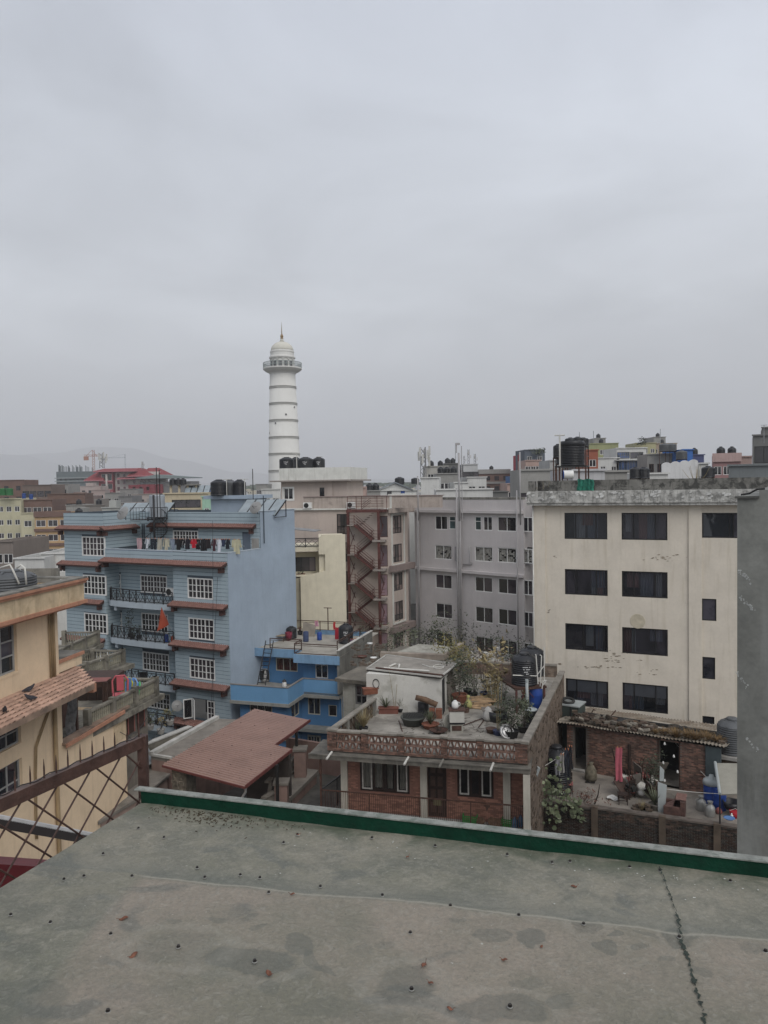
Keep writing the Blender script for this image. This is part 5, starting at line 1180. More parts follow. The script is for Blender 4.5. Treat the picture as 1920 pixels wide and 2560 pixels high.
def old_blocks():
 m=mat('oldplaster',(.34,.33,.285),var=.2,scale=1,streak=.5,scol=(.1,.09,.08),stain=.7,stcol=(.13,.125,.1),stlo=.5,bump=.4)
 Z=10.35;A=Pz(853,1693,Z);Bq=Pz(930,1701,Z);d=(Bq-A);a=-math.atan2(d.y,d.x);f=thing('old_house','old grimy plastered house with a shuttered window between the blue house and the white shed','house',A.xy,a)
 w=f.R(888,1712,918,1762);mb=MB();wall(mb,.1,5,0,Z-.2,[w]);mb.quad((.1,9,0),(.1,0,0),(.1,0,Z-.2),(.1,9,Z-.2));f.add('wall',mb,m)
 window(f,w,.03,(1,1),(1,1.2),.1,mat('greywood',(.13,.125,.12),var=.3),MAT('glassd'))
 f.add('roof_slab',MB().box(-.25,6.5,-.35,9.5,Z-.2,Z),mat('oldroof',(.15,.135,.11),var=.4,scale=1.2,stain=.7,stcol=(.08,.075,.06),bump=.6))
 for k, (px,py,r,c)in enumerate(((905,1645,.3,'brownbowl'),(934,1648,.22,'white'),(925,1612,.2,'white'))):
  mat('brownbowl',(.12,.04,.03));p=Pz(px,py,Z);g=thing('basin',['brown-red basin lying on the old mossy roof','white lump of rag on the old mossy roof','round white pan at the far end of the old mossy roof'][k],'basin',p,0,Z);g.add('bowl',MB().lathe([(r*.7,0),(r,.1),(r*1.1,.14),(r*.8,.08),(.05,.05)],12),MAT(c),smooth=True)
 rn=random.Random(4);ru=MB()
 for i in range(120):
  p=Pz(rn.uniform(880,960),rn.uniform(1610,1665),Z);x, y, _=f.loc(p);s=rn.uniform(.04,.14);ru.obox((x,y,Z+s*.3),(s,s*.4,0),(-s*.3,s*.7,0),(0,0,s*.4))
 f.add('rubble',ru,MAT('mossbrick'),stuff=True)
 Z2=10.85;A=Pz(955,1630,Z2);f=thing('old_house','low concrete block with a planted roof in front of the grey block','house',A.xy,R_(8))
 B1=f.loc(Pz(1106,1636,Z2));C1=f.loc(Pz(1157,1606,Z2));mb=MB().prism([(0,0),(B1[0],B1[1]),(C1[0],C1[1]),(2,C1[1]+1)],0,Z2-.35)
 f.add('wall',mb,MAT('oldplaster'));f.add('parapet',MB().prism([(-.1,-.2),(B1[0]+.1,B1[1]-.2),(B1[0]+.1,B1[1]+.25),(-.1,.3)],Z2-.35,Z2).prism([(B1[0]+.101,B1[1]-.2),(C1[0]+.1,C1[1]),(C1[0]-.25,C1[1]),(B1[0]+.101,B1[1]+.3)],Z2-.35,Z2),mat('palecoping',(.27,.23,.19),var=.3,streak=.4))
 for k, (px,py,rx,h,n,mm,l)in enumerate(((985,1625,.8,1.9,330,'leaf_mid','leafy shrub left behind the low concrete block, before the peach wing'),(1075,1612,1.2,1.6,420,'leaf_dark','dark shrub behind the low concrete block'),(1110,1610,1.3,2.0,500,'leaf_mid','dense green shrub before the grey block window'),(1040,1618,1.0,1.3,300,'leaf_pale','paler shrub on the planted roof'),(1165,1640,.8,2.2,260,'leaf_dark','tall dark shrub right of the low concrete block'),(1230,1660,1.4,2.3,420,'leaf_dark','dark green shrub before the right grey block windows'),(1290,1660,.8,1.6,220,'leaf_dark','dark shrub left of the twin water tanks'))):
  D=57 if k<5 else 50;p=Pd(px,py,D);z0=Pd(px,py,D).z-.3;bush((p.x,p.y,z0),rx,h,n,.17,mm,l,60+k,name='shrub')
old_blocks()
def terrace_props():
 p=TP(1400,640);r=.66;top=Pd(1312,1632,p.y);bot=Pd(1312,1709,p.y)
 c=Pd(1311,1709,40.3);zb=c.z
 f=thing('tank_stand','rusty steel tank stand at the right back of the terrace','stand',(c.x,c.y),R_(-13),TZ)
 for i, (x,y)in enumerate(((-.75,-.7),(.8,-.7),(-.75,1.9),(.8,1.9))):f.add('leg',MB().box(x-.045,x+.045,y-.045,y+.045,0,zb-TZ),MAT('rail_red'))
 f.add('platform',MB().box(-.85,.9,-.8,2.0,zb-TZ-.1,zb-TZ),MAT('rust'));f.add('brace',MB().bar((-.75,-.7,0),(-.2,-.7,zb-TZ),.04).bar((-.1,-.7,0),(-.5,-.7,zb-TZ),.04).bar((.8,-.7,.1),(-.2,-.7,zb-TZ-.1),.03),MAT('rail_red'))
 zt=Pd(1311,1632,40.3).z;tank((c.x,c.y,zb),.67,zt-zb,'front black ribbed tank of the pair on the rusty stand',marks=True,n=26,group='twin tanks over the brick house terrace')
 c2=Pd(1330,1705,42.2);zt2=Pd(1330,1616,42.2).z;tank((c2.x,c2.y,zb),.70,zt2-zb,'rear black tank of the pair on the rusty stand',n=26,group='twin tanks over the brick house terrace')
 g=thing('water_pipes','white plastic water pipes climbing around the twin tanks','pipes',(c.x,c.y),0,TZ)
 for k, pts in enumerate((((1339,1636),(1340,1640),(1345,1710)),((1350,1637),(1354,1640),(1350,1722)),((1360,1618),(1361,1700)),((1365,1701),(1357,1703),(1355,1722)),((1338,1724),(1347,1730),(1346,1782)),((1347,1729),(1366,1700)),((1358,1748),(1348,1780)),((1282,1688),(1341,1690),(1360,1665)))):
  q=[Pd(x,y,39.5+.2*(k%3))-Vector((c.x,c.y,TZ))for x,y in pts];g.add('pipe',MB().tube(q,.03,6),MAT('pvc'))
 p=Pd(1318,1787,38.8);t=Pd(1318,1700,38.8);g=thing('grey_post','pale grey round post standing before the blue barrel','post',(p.x,p.y),0,TZ);g.add('shaft',MB().tube([(0,0,0),(0,0,t.z-TZ)],.075,10),mat('palegrey',(.33,.36,.36),rough=.5),smooth=True);g.add('cap',MB().tube([(0,0,t.z-TZ-.12),(0,0,t.z-TZ+.02)],.085,10),MAT('palegrey'))
 q=Pz(1340,1775,TZ);barrel((q.x,q.y,TZ),.36,1.25,'bluebarrel','deep blue barrel under the twin tanks')
 P=TP
 p=P(575,650);barrel((p.x,p.y,TZ),.27,.62,'tank','left small black drum by the shed wall');p=P(648,668);barrel((p.x,p.y,TZ),.29,.62,'tank','right small black drum by the shed wall')
 p=P(735,695);f=thing('clay_block','pair of brown clay blocks beside the black drums','block',p,.1,TZ)
 f.add('block',MB().box(-.3,0,-.15,.15,0,.5),MAT('terracotta'));f.add('block',MB().box(.03,.35,-.15,.15,0,.47),MAT('terracotta'))
 f=thing('rolled_mat','brown rolled mat resting on the drums and clay blocks','roll',p,.1,TZ+.6);f.add('roll',MB().tube([(-1.0,.1,.42),(-.5,.1,.3),(.1,.05,.05)],[.14,.155,.15],12),mat('rollbrown',(.13,.08,.05),var=.4,scale=6),smooth=True)
 p=P(570,745);f=thing('basin','large grey-green basin on the terrace, covered with mesh','basin',p,0,TZ);f.add('bowl',MB().lathe([(.45,0),(.58,.35),(.62,.36),(.62,.42),(.5,.40),(.42,.3)],22),mat('basingrey',(.07,.075,.065),rough=.5,var=.3),smooth=True)
 mm=MB()
 for i in range(12):
  t=-1+i*2/11;mm.bar((t*.7+.25,-.4,.44+.02*math.sin(i)),(t*.7+.45,.6,.47),.012);mm.bar((-.5,t*.45+.1,.45),(1.15,t*.45+.1,.46),.012)
 f.add('wire_mesh',mm,MAT('darkiron'),stuff=True)
 p=P(265,540);q=Pz(929,1734,PZ);f=thing('flower_box','terracotta window box set on the left parapet by the shed','flower box',(q.x,q.y),-.3,PZ);f.add('trough',MB().box(-.45,.45,-.16,.16,.0,.28).box(-.49,.49,-.2,.2,.281,.33),MAT('terracotta'))
 p=P(390,660);f=thing('flower_box','red rectangular planter with spiky leaves against the shed wall','flower box',p,.05,TZ);f.add('trough',MB().box(-.5,.5,-.17,.17,0,.27).box(-.54,.54,-.21,.21,.271,.32),mat('redpot',(.19,.075,.055),var=.2));f.add('foliage',blades(55,.9,.035,3,1.0,.9),MAT('leaf_mid'),(-.15,0,.28),stuff=True)
 f.add('stalk',MB().tube([(.3,0,.3),(.2,0,1.2),(.05,0,2.3)],[.012,.01,.005],4).tube([(.35,0,.3),(.45,.1,1.5)],.01,4),MAT('straw'))
 for x, y, L, n, w, mt, pot, l in((480,650,.75,40,.04,'leaf_pale',(.2,.2,'black'),'pale striped spiky plant right of the red planter'),(505,640,.6,30,.035,'leaf_mid',(.25,.15,'black'),'small spiky plant in a black pan by the shed wall'),(700,770,.8,70,.05,'leaf_mid',(.42,.22,'terracotta'),'bright green spiky plant in a low trough right of the basin'),(205,800,1.1,90,.035,'straw',(.22,.25,'black'),'tall yellowish grass tuft inside the front parapet corner'),(165,790,.7,50,.035,'leaf_pale',None,'paler short grass tuft at the far left of the terrace'),(1395,560,.6,30,.04,'leaf_yellow',(.18,.2,'black'),'small yellow-green tuft under the tank stand'),(640,705,.4,16,.03,'leaf_pale',None,'tiny pale tuft beside the mesh covered basin')):
  p=P(x,y);spiky((p.x,p.y,TZ),L,n,w,mt,l,int(x),pot)
 p=P(760,805);f=thing('plant_bowl','wide shallow bowl with bare roots near the front parapet','bowl',p,0,TZ);f.add('bowl',MB().lathe([(.25,0),(.42,.14),(.46,.16),(.4,.12),(.1,.08)],18),MAT('rust'),smooth=True);f.add('root',stems(9,.5,.35,5),MAT('twig'),(0,0,.1),stuff=True)
 p=P(897,795);f=thing('white_cooker','white metal cabinet standing on a lower cooker, jug on top','cooker',p,.03,TZ)
 f.add('lower_box',MB().box(-.33,.27,-.22,.22,0,.42),mat('offwhite',(.34,.33,.29),var=.25,stain=.4));f.add('grille',MB().box(-.26,.2,-.235,-.222,.1,.34),MAT('rust'));f.add('upper_box',MB().box(-.36,.34,-.25,.25,.5,1.05),mat('cabwhite',(.50,.49,.45),var=.1));f.add('tray',MB().box(-.4,.4,-.3,.3,1.052,1.1),MAT('rust'));f.add('shelf',MB().box(-.36,.36,-.26,.26,.421,.49),MAT('darkiron'))
 q=P(885,790);f=thing('jug','white plastic jug standing on the white cabinet','jug',q,0,TZ+1.1);f.add('body',MB().lathe([(.14,0),(.17,.1),(.15,.3),(.08,.34),(.08,.38)],12),MAT('white'),smooth=True);f.add('handle',MB().tube([(.15,0,.08),(.24,0,.15),(.22,0,.27),(.14,0,.29)],.015,5),MAT('white'))
 p=P(838,780);f=thing('tub_cover','pale round tub lid leaning behind the white cabinet','lid',p,0,TZ);f.add('disc',MB().lathe([(.38,0),(.38,.05),(.3,.07)],20),MAT('offwhite'),(0,0,.4)).rotation_euler=(math.pi/2,0,.6)
 p=P(872,600);f=thing('plywood_board','weathered board leaning at the shed corner','board',p,-.3,TZ);o=f.add('sheet',MB().slab([(-.35,0),(.45,0),(.5,1.8),(.0,2.2),(-.3,1.6)],0,.03),mat('boardbrown',(.16,.14,.12),var=.3));o.rotation_euler=(-.2,0,.6)
 for x, y, rx, h, n, s, mt, pot, l in((915,600,.75,1.9,480,.15,'leaf_dark',(.42,.6,'terracotta'),'big dark leafy shrub in a brown tub by the shed corner'),(975,520,.5,1.2,200,.13,'leaf_dark',(.25,.3,'black'),'dark shrub behind the yellow bag'),(1025,540,.35,.9,150,.13,'leaf_mid',(.2,.25,'black'),'green leafy plant between the shrub and the pots'),(1108,545,.45,.7,160,.13,'leaf_dark',(.32,.3,'bluepot'),'low plant in a dark blue pot at the terrace back'),(1015,450,.6,1.8,90,.12,'redleaf',None,'sparse reddish shrub by the back parapet, left'),(1090,440,.7,1.9,110,.12,'redleaf',None,'sparse reddish shrub by the back parapet, middle'),(1240,560,.6,2.0,120,.12,'redleaf',None,'reddish stemmed shrub left of the tank stand'),(1275,430,.6,1.8,150,.12,'redleaf',None,'reddish leafy shrub behind the tank stand'),(850,300,.9,1.7,420,.16,'leaf_yellow',None,'yellow-green leafy shrub behind the white shed roof'),(925,400,.8,1.8,420,.17,'leaf_yellow',None,'yellow-brown leafy shrub right of the white shed'),(1300,840,.6,1.3,420,.15,'leaf_dark',(.35,.35,'black'),'largest dark green bush inside the front right parapet corner'),(1390,800,.45,1.1,300,.15,'leaf_mid',(.3,.3,'black'),'second green bush beside the largest one'),(1240,730,.5,1.4,200,.14,'leaf_dark',(.3,.3,'black'),'thin dark bush behind the largest one'),(870,630,.25,.4,60,.1,'leaf_mid',(.2,.22,'tank'),'small plant in a black pot left of the terracotta pots'),(1260,330,.8,1.2,200,.15,'leaf_dark',None,'dark shrub behind the back parapet')):
  mat('bluepot',(.02,.03,.08),rough=.4);p=P(x,y);bush((p.x,p.y,TZ),rx,h,n,s,mt,l,int(x+y),pot=pot)
 for x, y in((905,655),(935,660),(965,655)):mat('claypot',(.10,.06,.045),var=.3);p=P(x,y);bush((p.x,p.y,TZ),.15,.3,26,.1,'leaf_mid',{905:'leftmost',935:'middle',965:'rightmost'}[x]+' of the three small clay pots before the tub',x,'small clay pots',pot=(.17,.24,'claypot'),name='flower_pot',cat='flower pot')
 p=P(980,625);f=thing('plastic_bag','yellow knotted bag beside the firewood','bag',p,0,TZ);f.root.scale=(.75,)*3;f.add('bag_body',MB().lathe([(.15,0),(.27,.12),(.28,.35),(.16,.55),(.05,.66),(.14,.85),(.1,.95)],12),mat('yellowbag',(.36,.35,.14),var=.3,scale=8,bump=.5),smooth=True)
 rn=random.Random(2)
 for k in range(11):
  p=P(1010+rn.uniform(0,110),585+k*4.5);c=Vector((p.x,p.y,TZ+.06+.055*(10-k)*.6));f=thing('firewood_plank','loose sawn plank in the firewood pile on the terrace','plank',c,0,c.z,'sawn planks of the firewood pile');an=rn.uniform(-.5,.25);ln=rn.uniform(.5,.95)
  f.add('timber',MB().obox((0,0,0),(ln*math.cos(an),ln*math.sin(an),0),(-.06*math.sin(an),.06*math.cos(an),0),(0,0,.03)),mat('sawn',(.36,.25,.15),var=.3,scale=6,orand=.4))
 p=P(1165,600);f=thing('bamboo_clump','tall yellow reed-like clump rising in the middle of the terrace back','plant',p,0,TZ)
 f.add('cane',stems(14,.8,2.6,8,.02),MAT('straw'),stuff=True);f.add('foliage',leaf_cluster(200,.6,2.3,.3,12,.8),MAT('straw'),stuff=True)
 p=P(1200,820);f=thing('dry_stalks','tall dry stalks in a blue pot near the front right parapet','plant',p,0,TZ);f.add('pot',MB().lathe([(.2,0),(.25,.22),(.22,.22)],12),MAT('bluepot'));f.add('stalk',stems(9,.35,2.6,4,.014),MAT('straw'),stuff=True)
 p=P(1195,715);f=thing('tyre_planter','black tub with a board on top, right part of the terrace','tub',p,0,TZ);f.add('tub_body',MB().lathe([(.42,0),(.5,.2),(.5,.5),(.42,.5),(.38,.3)],20),MAT('tank'),smooth=True);f.add('board',MB().box(-.75,.6,-.1,.5,.51,.55),mat('boardbrown',(.1,.1,.1)))
 p=P(1128,715);f=thing('sack','white bundle sack left of the black tub','sack',p,0,TZ);f.add('sack_body',MB().lathe([(.2,0),(.3,.15),(.26,.45),(.12,.65),(.06,.7)],10),MAT('sackw'),smooth=True)
 p=P(1150,805);f=thing('basket','small brown basket pot near the dry stalks','pot',p,0,TZ);f.add('pot',MB().lathe([(.2,0),(.26,.2),(.27,.22),(.2,.2)],14),MAT('claypot'),smooth=True)
 p=P(1265,845);f=thing('wheel_rim','round white metal rim lying by the front right bush','rim',p,0,TZ);o=f.add('rim',MB().grid(lambda u,v:((.30+.05*math.cos(v*math.tau))*math.cos(u*math.tau),(.30+.05*math.cos(v*math.tau))*math.sin(u*math.tau),.08*math.sin(v*math.tau)),22,6),mat('rimsteel',(.42,.42,.42),rough=.3,metal=.5),(0,0,.3));o.rotation_euler=(1.1,0,.3);o=f.add('rim_disc',MB().lathe([(.26,0),(.2,.04),(.05,.05)],18),MAT('rimsteel'),(0,0,.3));o.rotation_euler=(1.1,0,.3)
 p=P(1445,735);barrel((p.x,p.y,TZ),.3,.6,'tank','black drum with pale lid at the right parapet');f=thing('tub_cover','pale round lid lying on the black drum by the right parapet','lid',p,0,TZ+.67);f.add('disc',MB().lathe([(.32,0),(.32,.04),(.2,.06),(.18,.03)],20),MAT('palegrey'))
 for k, (x0,y0,x1,y1,l)in enumerate(((465,715,492,795,'short rod lying on the terrace near the basin'),(945,750,1110,690,'long dark pole lying across the terrace'),(1055,765,1105,700,'thin stick crossing near the white sack'))):
  a_, b_=P(x0,y0,TZ+.05), P(x1,y1,TZ+.05);f=thing('loose_rod',l,'rod',a_,0,a_.z);f.add('rod',MB().bar((0,0,0),b_-a_,.035),MAT('rust'))
 p=Pd(840+1110/2.9625,1560+305/2.9625,49);f=thing('plastic_heap','heap of white tattered plastic behind the terrace back wall','heap',p,0,p.z-.3)
 f.add('mound',MB().grid(lambda u,v:(1.7*math.cos(u*math.tau)*(1-v),.9*math.sin(u*math.tau)*(1-v),1.0*v**.6+.05*math.sin(u*40+v*9)),24,5),MAT('sackw'));f.add('scrap',leaf_cluster(150,1.0,.9,.32,77,.3),mat('plasticw',(.55,.53,.48),var=.2,bump=0),stuff=True)
 rn=random.Random(12);tw=MB()
 for i in range(120):
  p=P(rn.uniform(500,1150),rn.uniform(690,830),TZ+.012);x, y, _=BK.loc(p);t=rn.uniform(0,3.14);L=rn.uniform(.05,.35);tw.bar((x,y,TZ+.012),(x+L*math.cos(t),y+L*math.sin(t),TZ+.015),.012)
 BK.add('twig_litter',tw,MAT('twig'),stuff=True)
 pass
terrace_props()
# = yard
YZ=6.3
def YP(x,y,z=YZ):return Pz(1310+x/2.72,1740+y/2.72,z)
def yard():
 fl=mat('yardfloor',(.24,.215,.185),var=.3,scale=.8,stain=.6,stcol=(.075,.07,.06),bump=.3)
 A=Pz(1325,1996,6.6);Bq=Pz(1850,2068,6.6);d=Bq-A;a=-math.atan2(d.y,d.x);W_=d.length
 f=thing('yard_wall','long blackened brick retaining wall below the junk yard','wall',A.xy,a)
 f.add('core',MB().box(0,W_+2,0,.25,0,6.52),MAT('mortar_dark'));bricks(f,0,W_,4.3,6.52,0,['brick_dk','brick_dk2'],cap=290,proud=.03,seed=6)
 f.add('wall_coping',MB().box(0,W_,-.05,.3,6.52,6.6),mat('earthcope',(.12,.10,.085),var=.4,scale=3,stain=.6,bump=.6))
 for x in(2.9,5.9,8.2):f.add('pier',MB().box(x,x+.3,-.12,.1,3.5,6.64),MAT('mossbrick'))
 f.add('lower_ledge',MB().box(0,W_,-.35,-.03,3.6,4.3),MAT('mossbrick'))
 yd=link('yard_floor',MB().prism([tuple(A.xy),tuple(Bq.xy),(22,33),(22,46),(10.5,50),(9.2,44)],0,YZ).mesh('yard_floor',fl));tag(yd,kind='structure')
 A=YP(295,490);Bq=YP(1232,668);d=Bq-A;a=-math.atan2(d.y,d.x);W_=d.length
 s=thing('tin_shed','brick shed with a rusty corrugated tin roof weighed down by bricks and tyres','shed',A.xy,a)
 X=lambda v:s.L(1310+v/2.72,1880)[0];ZT=8.75
 holes=[(X(338),X(422),YZ,ZT-.1),(X(918),X(1055),YZ,ZT-.1)]
 mb=MB();wall(mb,0,X(1232),YZ-.5,ZT,holes,0,.3);s.add('wall',mb,MAT('mortar'))
 bricks(s,0,X(1232),YZ,ZT,0,['brick_a','brick_b','shedbrick']if mat('shedbrick',(.14,.09,.07),var=.4,orand=.3,stain=.3)else 0,holes,cap=295,seed=11)
 s.add('room_back',MB().box(-.1,X(1400),2.5,2.6,YZ,ZT),MAT('unlit_interior'));s.add('door_frame',MB().box(holes[1][0]-.06,holes[1][0],-.05,.1,YZ,ZT).box(holes[1][1],holes[1][1]+.05,-.05,.1,YZ,ZT),MAT('brownwood'))
 s.add('end_wall',MB().box(X(1236),X(1340),-.1,.1,YZ,ZT),mat('tealboard',(.05,.065,.07),var=.2));s.add('step',MB().box(holes[0][0],holes[0][1],-.3,0,YZ,YZ+.1),MAT('concrete'))
 x0, x1, y0, y1=-.7, X(1290)+.6, -.45, 6.2;zf, zk=ZT+.16, 7.95
 def C(u,v):
  x=x0+(x1-x0)*u;y=y0+(y1-y0)*v+.25*u;return(x,y,zf+(zk-zf)*v+.035*math.sin(x*2*math.pi/.17)+.02*math.sin(x*2.1+v*3))
 rm=mat('rustytin',(.25,.22,.18),var=.35,scale=1.5,stain=.7,stcol=(.13,.09,.06),stlo=.48,rough=.7,bump=.2,streak=.2)
 s.add('corrugated_sheet',MB().grid(C,int((x1-x0)/.17*6),3),rm)
 RZ=lambda x, y:zf+(zk-zf)*(y-y0)/(y1-y0)
 s.add('patch_sheet',MB().obox((X(845),3.2,RZ(0,3.2)+.07),(.75,0,0),(0,1.1,-.17),(0,0,.01)),MAT('palegrey2')if mat('palegrey2',(.36,.33,.28),var=.2)else None)
 rn=random.Random(21);ms=['brick_dk','mossbrick','stonegrey'];mat('stonegrey',(.19,.17,.14),var=.4,orand=.4)
 shp=[MB().obox((0,0,0),(.11,0,0),(0,.055,0),(0,0,.035)).mesh('brick',MAT(m))for m in ms]
 for i in range(290):
  u=rn.random();v=300+560*u if i%5 else rn.uniform(860,1340);x=s.L(1310+v/2.72,1835)[0];y=rn.uniform(-.15,2.0)if i%5 else rn.uniform(.3,2.4);h=max(0,.60-abs(y-.7)*.4)*rn.random()*.8*(1 if i%5 else.3)
  o=s.add('weight_brick',rn.choice(shp),None,(x,y,RZ(x,y)+.07+h));o.rotation_euler=(rn.uniform(-.3,.3),rn.uniform(-.3,.3),rn.uniform(-.6,.6));o.scale=(1.35,1.4,1.6)
 for k, (v,y,L,l)in enumerate(((640,.2,.4,'small dry tuft left on the tin roof edge'),(880,.3,.45,'dry tuft near the middle of the tin roof edge'),(940,.5,.6,'brown straw tuft left of the big straw heap'),(1030,.3,.8,'big orange-brown straw heap on the tin roof'),(1100,.4,.75,'second straw heap on the tin roof'),(1160,.3,.8,'third straw heap on the tin roof'),(1220,.5,.8,'straw heap right on the tin roof'),(1300,.7,.6,'last straw tuft before the grey water tank'))):
  x=s.L(1310+v/2.72,1845)[0];w=s.world(x,y,RZ(x,y));spiky((w.x,w.y,w.z),L,150,.03,'drygrass',l,90+k,spread=1.1,curl=1.1,name='dry_grass_tuft',cat='dry grass')
 for k, (v,yy,y,r,rot,l)in enumerate(((1022,150,2.6,.36,(0,0,0),'tyre lying flat at the back of the tin roof'),(1040,172,1.8,.36,(.2,0,0),'tyre tilted behind the upright tyre'),(1095,190,1.3,.40,(1.0,.2,.2),'upright tyre leaning on the tin roof'),(1160,180,2.0,.36,(.1,.1,0),'tyre lying behind the straw heaps'),(1280,208,1.6,.36,(.2,0,0),'tyre lying near the grey water tank'),(1330,238,1.0,.34,(.35,0,0),'tyre at the roof edge by the grey water tank'),(1345,190,2.2,.34,(.3,.2,0),'tyre half hidden by the grey water tank'),(410,155,2.0,.3,(0,0,0),'small dark tyre at the left end of the tin roof'))):
  x=s.L(1310+v/2.72,1740+yy/2.72,y)[0];w=s.world(x,y,RZ(x,y)+.12);tyre((w.x,w.y,w.z),r,l,rot)
 for k, (v,l)in enumerate(((620,'left cut log lying on the tin roof'),(725,'right cut log lying on the tin roof'))):
  x=s.L(1310+v/2.72,1793,2.4)[0];w=s.world(x,2.4,RZ(x,2.4)+.15);f=thing('roof_log',l,'log',w,a,w.z);f.add('timber',MB().tube([(-.4,0,0),(.4,0,0)],.1,8),MAT('rollbrown'))
 x=s.L(1310+665/2.72,1803,1.2)[0];w=s.world(x,1.2,RZ(x,1.2)+.2);f=thing('metal_pan','dark round pan lying among the bricks of the tin roof','pan',w,0,w.z);f.add('disc',MB().lathe([(.32,0),(.3,.08),(.2,.14),(.02,.16)],16),MAT('black'),smooth=True).rotation_euler=(.9,0,0)
 pts=[(468,150),(462,110),(475,90),(485,100)];q=[s.world(s.L(1310+u/2.72,1740+v/2.72,2.8)[0],2.8,s.L(1310+u/2.72,1740+v/2.72,2.8)[1])for u,v in pts]
 f=thing('bent_pipe','bent scrap pipes sticking up from the tin roof','pipe',q[0],0,q[0].z);f.add('pipe',MB().tube([p-q[0]for p in q],.035,6).tube([(.0,0,.05),(.5,0,-.1),(1.0,.1,.0),(1.35,.1,.4)],.03,6).tube([(0,0,.25),(.35,.1,.2)],.03,5),MAT('rust'))
 w=Pz(1310+235/2.72,1740+205/2.72,8.2);w=Pd(1404,1815,43.5);zt=Pd(1404,1763,43.5).z
 f=thing('metal_cabinet','tall dark green metal cabinet squeezed left of the tin shed','cabinet',(w.x,w.y),a,YZ);f.add('body',MB().box(-.75,1.0,0,1.2,0,zt-YZ),mat('cabgreen',(.05,.065,.06),rough=.5,var=.3));f.add('top_edge',MB().box(-.8,1.05,-.05,1.2,zt-YZ,zt-YZ+.07),MAT('palegrey'));f.add('bar',MB().box(-.3,-.24,-.03,0,0,zt-YZ).box(.5,.56,-.03,0,0,zt-YZ),MAT('darkiron'))
 tyre((w.x-.6,w.y+.5,zt+.25),.36,'tyre leaning on the dark green cabinet, left',(.9,.4,.3));tyre((w.x+.45,w.y+.3,zt+.1),.4,'tyre lying on the dark green cabinet, right',(.2,0,0))
 P=YP
 w=Pd(1828,1875,38.6);ledge=Pd(1828,1880,38.6).z
 f=thing('tank_plinth','concrete ledge carrying the grey water tank','plinth',(w.x,w.y),a,YZ);f.add('top_slab',MB().box(-1.0,2.2,-.9,1.2,ledge-YZ-.15,ledge-YZ),MAT('concrete'));f.add('brick_base',MB().box(-.75,2.2,-.6,1.1,0,ledge-YZ-.151),MAT('mossbrick'))
 tank((w.x+.05,w.y,ledge),.72,1.75,'large grey ribbed water tank at the right end of the tin roof','greytank',n=26)
 cz=8.1;c=[Pz(1310+u/2.72,1740+v/2.72,cz+dz)for u,v,dz in((1300,455,.15),(1460,458,.15),(1460,665,-.15),(1332,670,-.15))]
 f=thing('canopy','pale flat sheet canopy over the washing place','canopy',c[0],0,0);f.add('sheet',MB().quad(*[(p.x-c[0].x,p.y-c[0].y,p.z)for p in c[::-1]]).quad(*[(p.x-c[0].x,p.y-c[0].y,p.z-.04)for p in c]),mat('canopysheet',(.27,.26,.22),var=.15));f.add('edge_pipe',MB().tube([(0,0,c[0].z+.03),(c[3].x-c[0].x,c[3].y-c[0].y,c[3].z+.03)],.07,8),MAT('palegrey'));f.add('post',MB().tube([(c[3].x-c[0].x,c[3].y-c[0].y,YZ),(c[3].x-c[0].x,c[3].y-c[0].y,c[3].z)],.035,6),MAT('darkiron'))
 w=P(225,560);w=Pd(1310+222/2.72,1740+540/2.72,38.5);tank((w.x,w.y,YZ),.72,2.3,'black water tank in the yard corner behind drying cloths',n=26)
 l0=P(130,480,7.9);l1=P(272,385,8.1)
 wire('white line tied across the yard corner',[Pd(1310+128/2.72,1740+480/2.72,36.8),Pd(1310+272/2.72,1740+385/2.72,38)],.05,.015,'pvc',name='clothes_line',cat='clothes line')
 for k, (u,v,w_,h,c_,l)in enumerate(((228,420,34,120,(.30,.30,.32),'pale grey towel drying before the yard tank'),(258,395,30,130,(.26,.25,.24),'grey striped towel right of the pale one'),(290,360,40,190,(.03,.035,.05),'dark trousers drying by the shed corner'),(315,340,30,160,(.025,.025,.03),'black coat hanging at the shed corner'))):
  q=Pd(1310+u/2.72,1740+v/2.72,37.2);t=37.2/1923/2.72;garment(q,w_*t,h*t,'towel' if k<2 else 'trousers',c_,l,.3,'cloths drying in the yard',80+k)
 def chair(p,az,l,seat,name='chair',back=True,wood='darkwood'):
  f=thing(name,l,'chair' if back else 'stool',p,az,YZ)
  for i, (x,y)in enumerate(((-.2,-.2),(.2,-.2),(-.2,.2),(.2,.2))):f.add('leg',MB().box(x-.02,x+.02,y-.02,y+.02,0,.45 if y<0 or not back else.95),MAT(wood))
  f.add('seat',MB().box(-.24,.24,-.24,.24,.45,.49),MAT(seat))
  if back:f.add('backrest',MB().box(-.2,.2,.19,.22,.62,.7).box(-.2,.2,.19,.22,.78,.95),MAT(wood))
  f.add('stretcher',MB().box(-.2,.2,-.21,-.19,.2,.23).box(-.2,.2,.19,.21,.2,.23),MAT(wood));return f
 mat('redseat',(.28,.10,.09),var=.3,scale=8);chair(P(300,655),.2,'wooden chair with a pinkish seat under the drying cloths','redseat');chair(P(672,730),.2,'dark wooden stool beside the junk heap','darkwood','stool',False)
 chair(P(715,690),2.6,'broken dark chair sunk in the junk heap','darkwood')
 p=P(455,572);f=thing('sack','olive tied sack by the shed wall','sack',p,0,YZ);f.add('sack_body',MB().lathe([(.26,0),(.33,.15),(.3,.5),(.16,.78),(.08,.82),(.16,.95)],12),mat('olivesack',(.16,.14,.10),var=.5,scale=6,bump=.5),smooth=True)
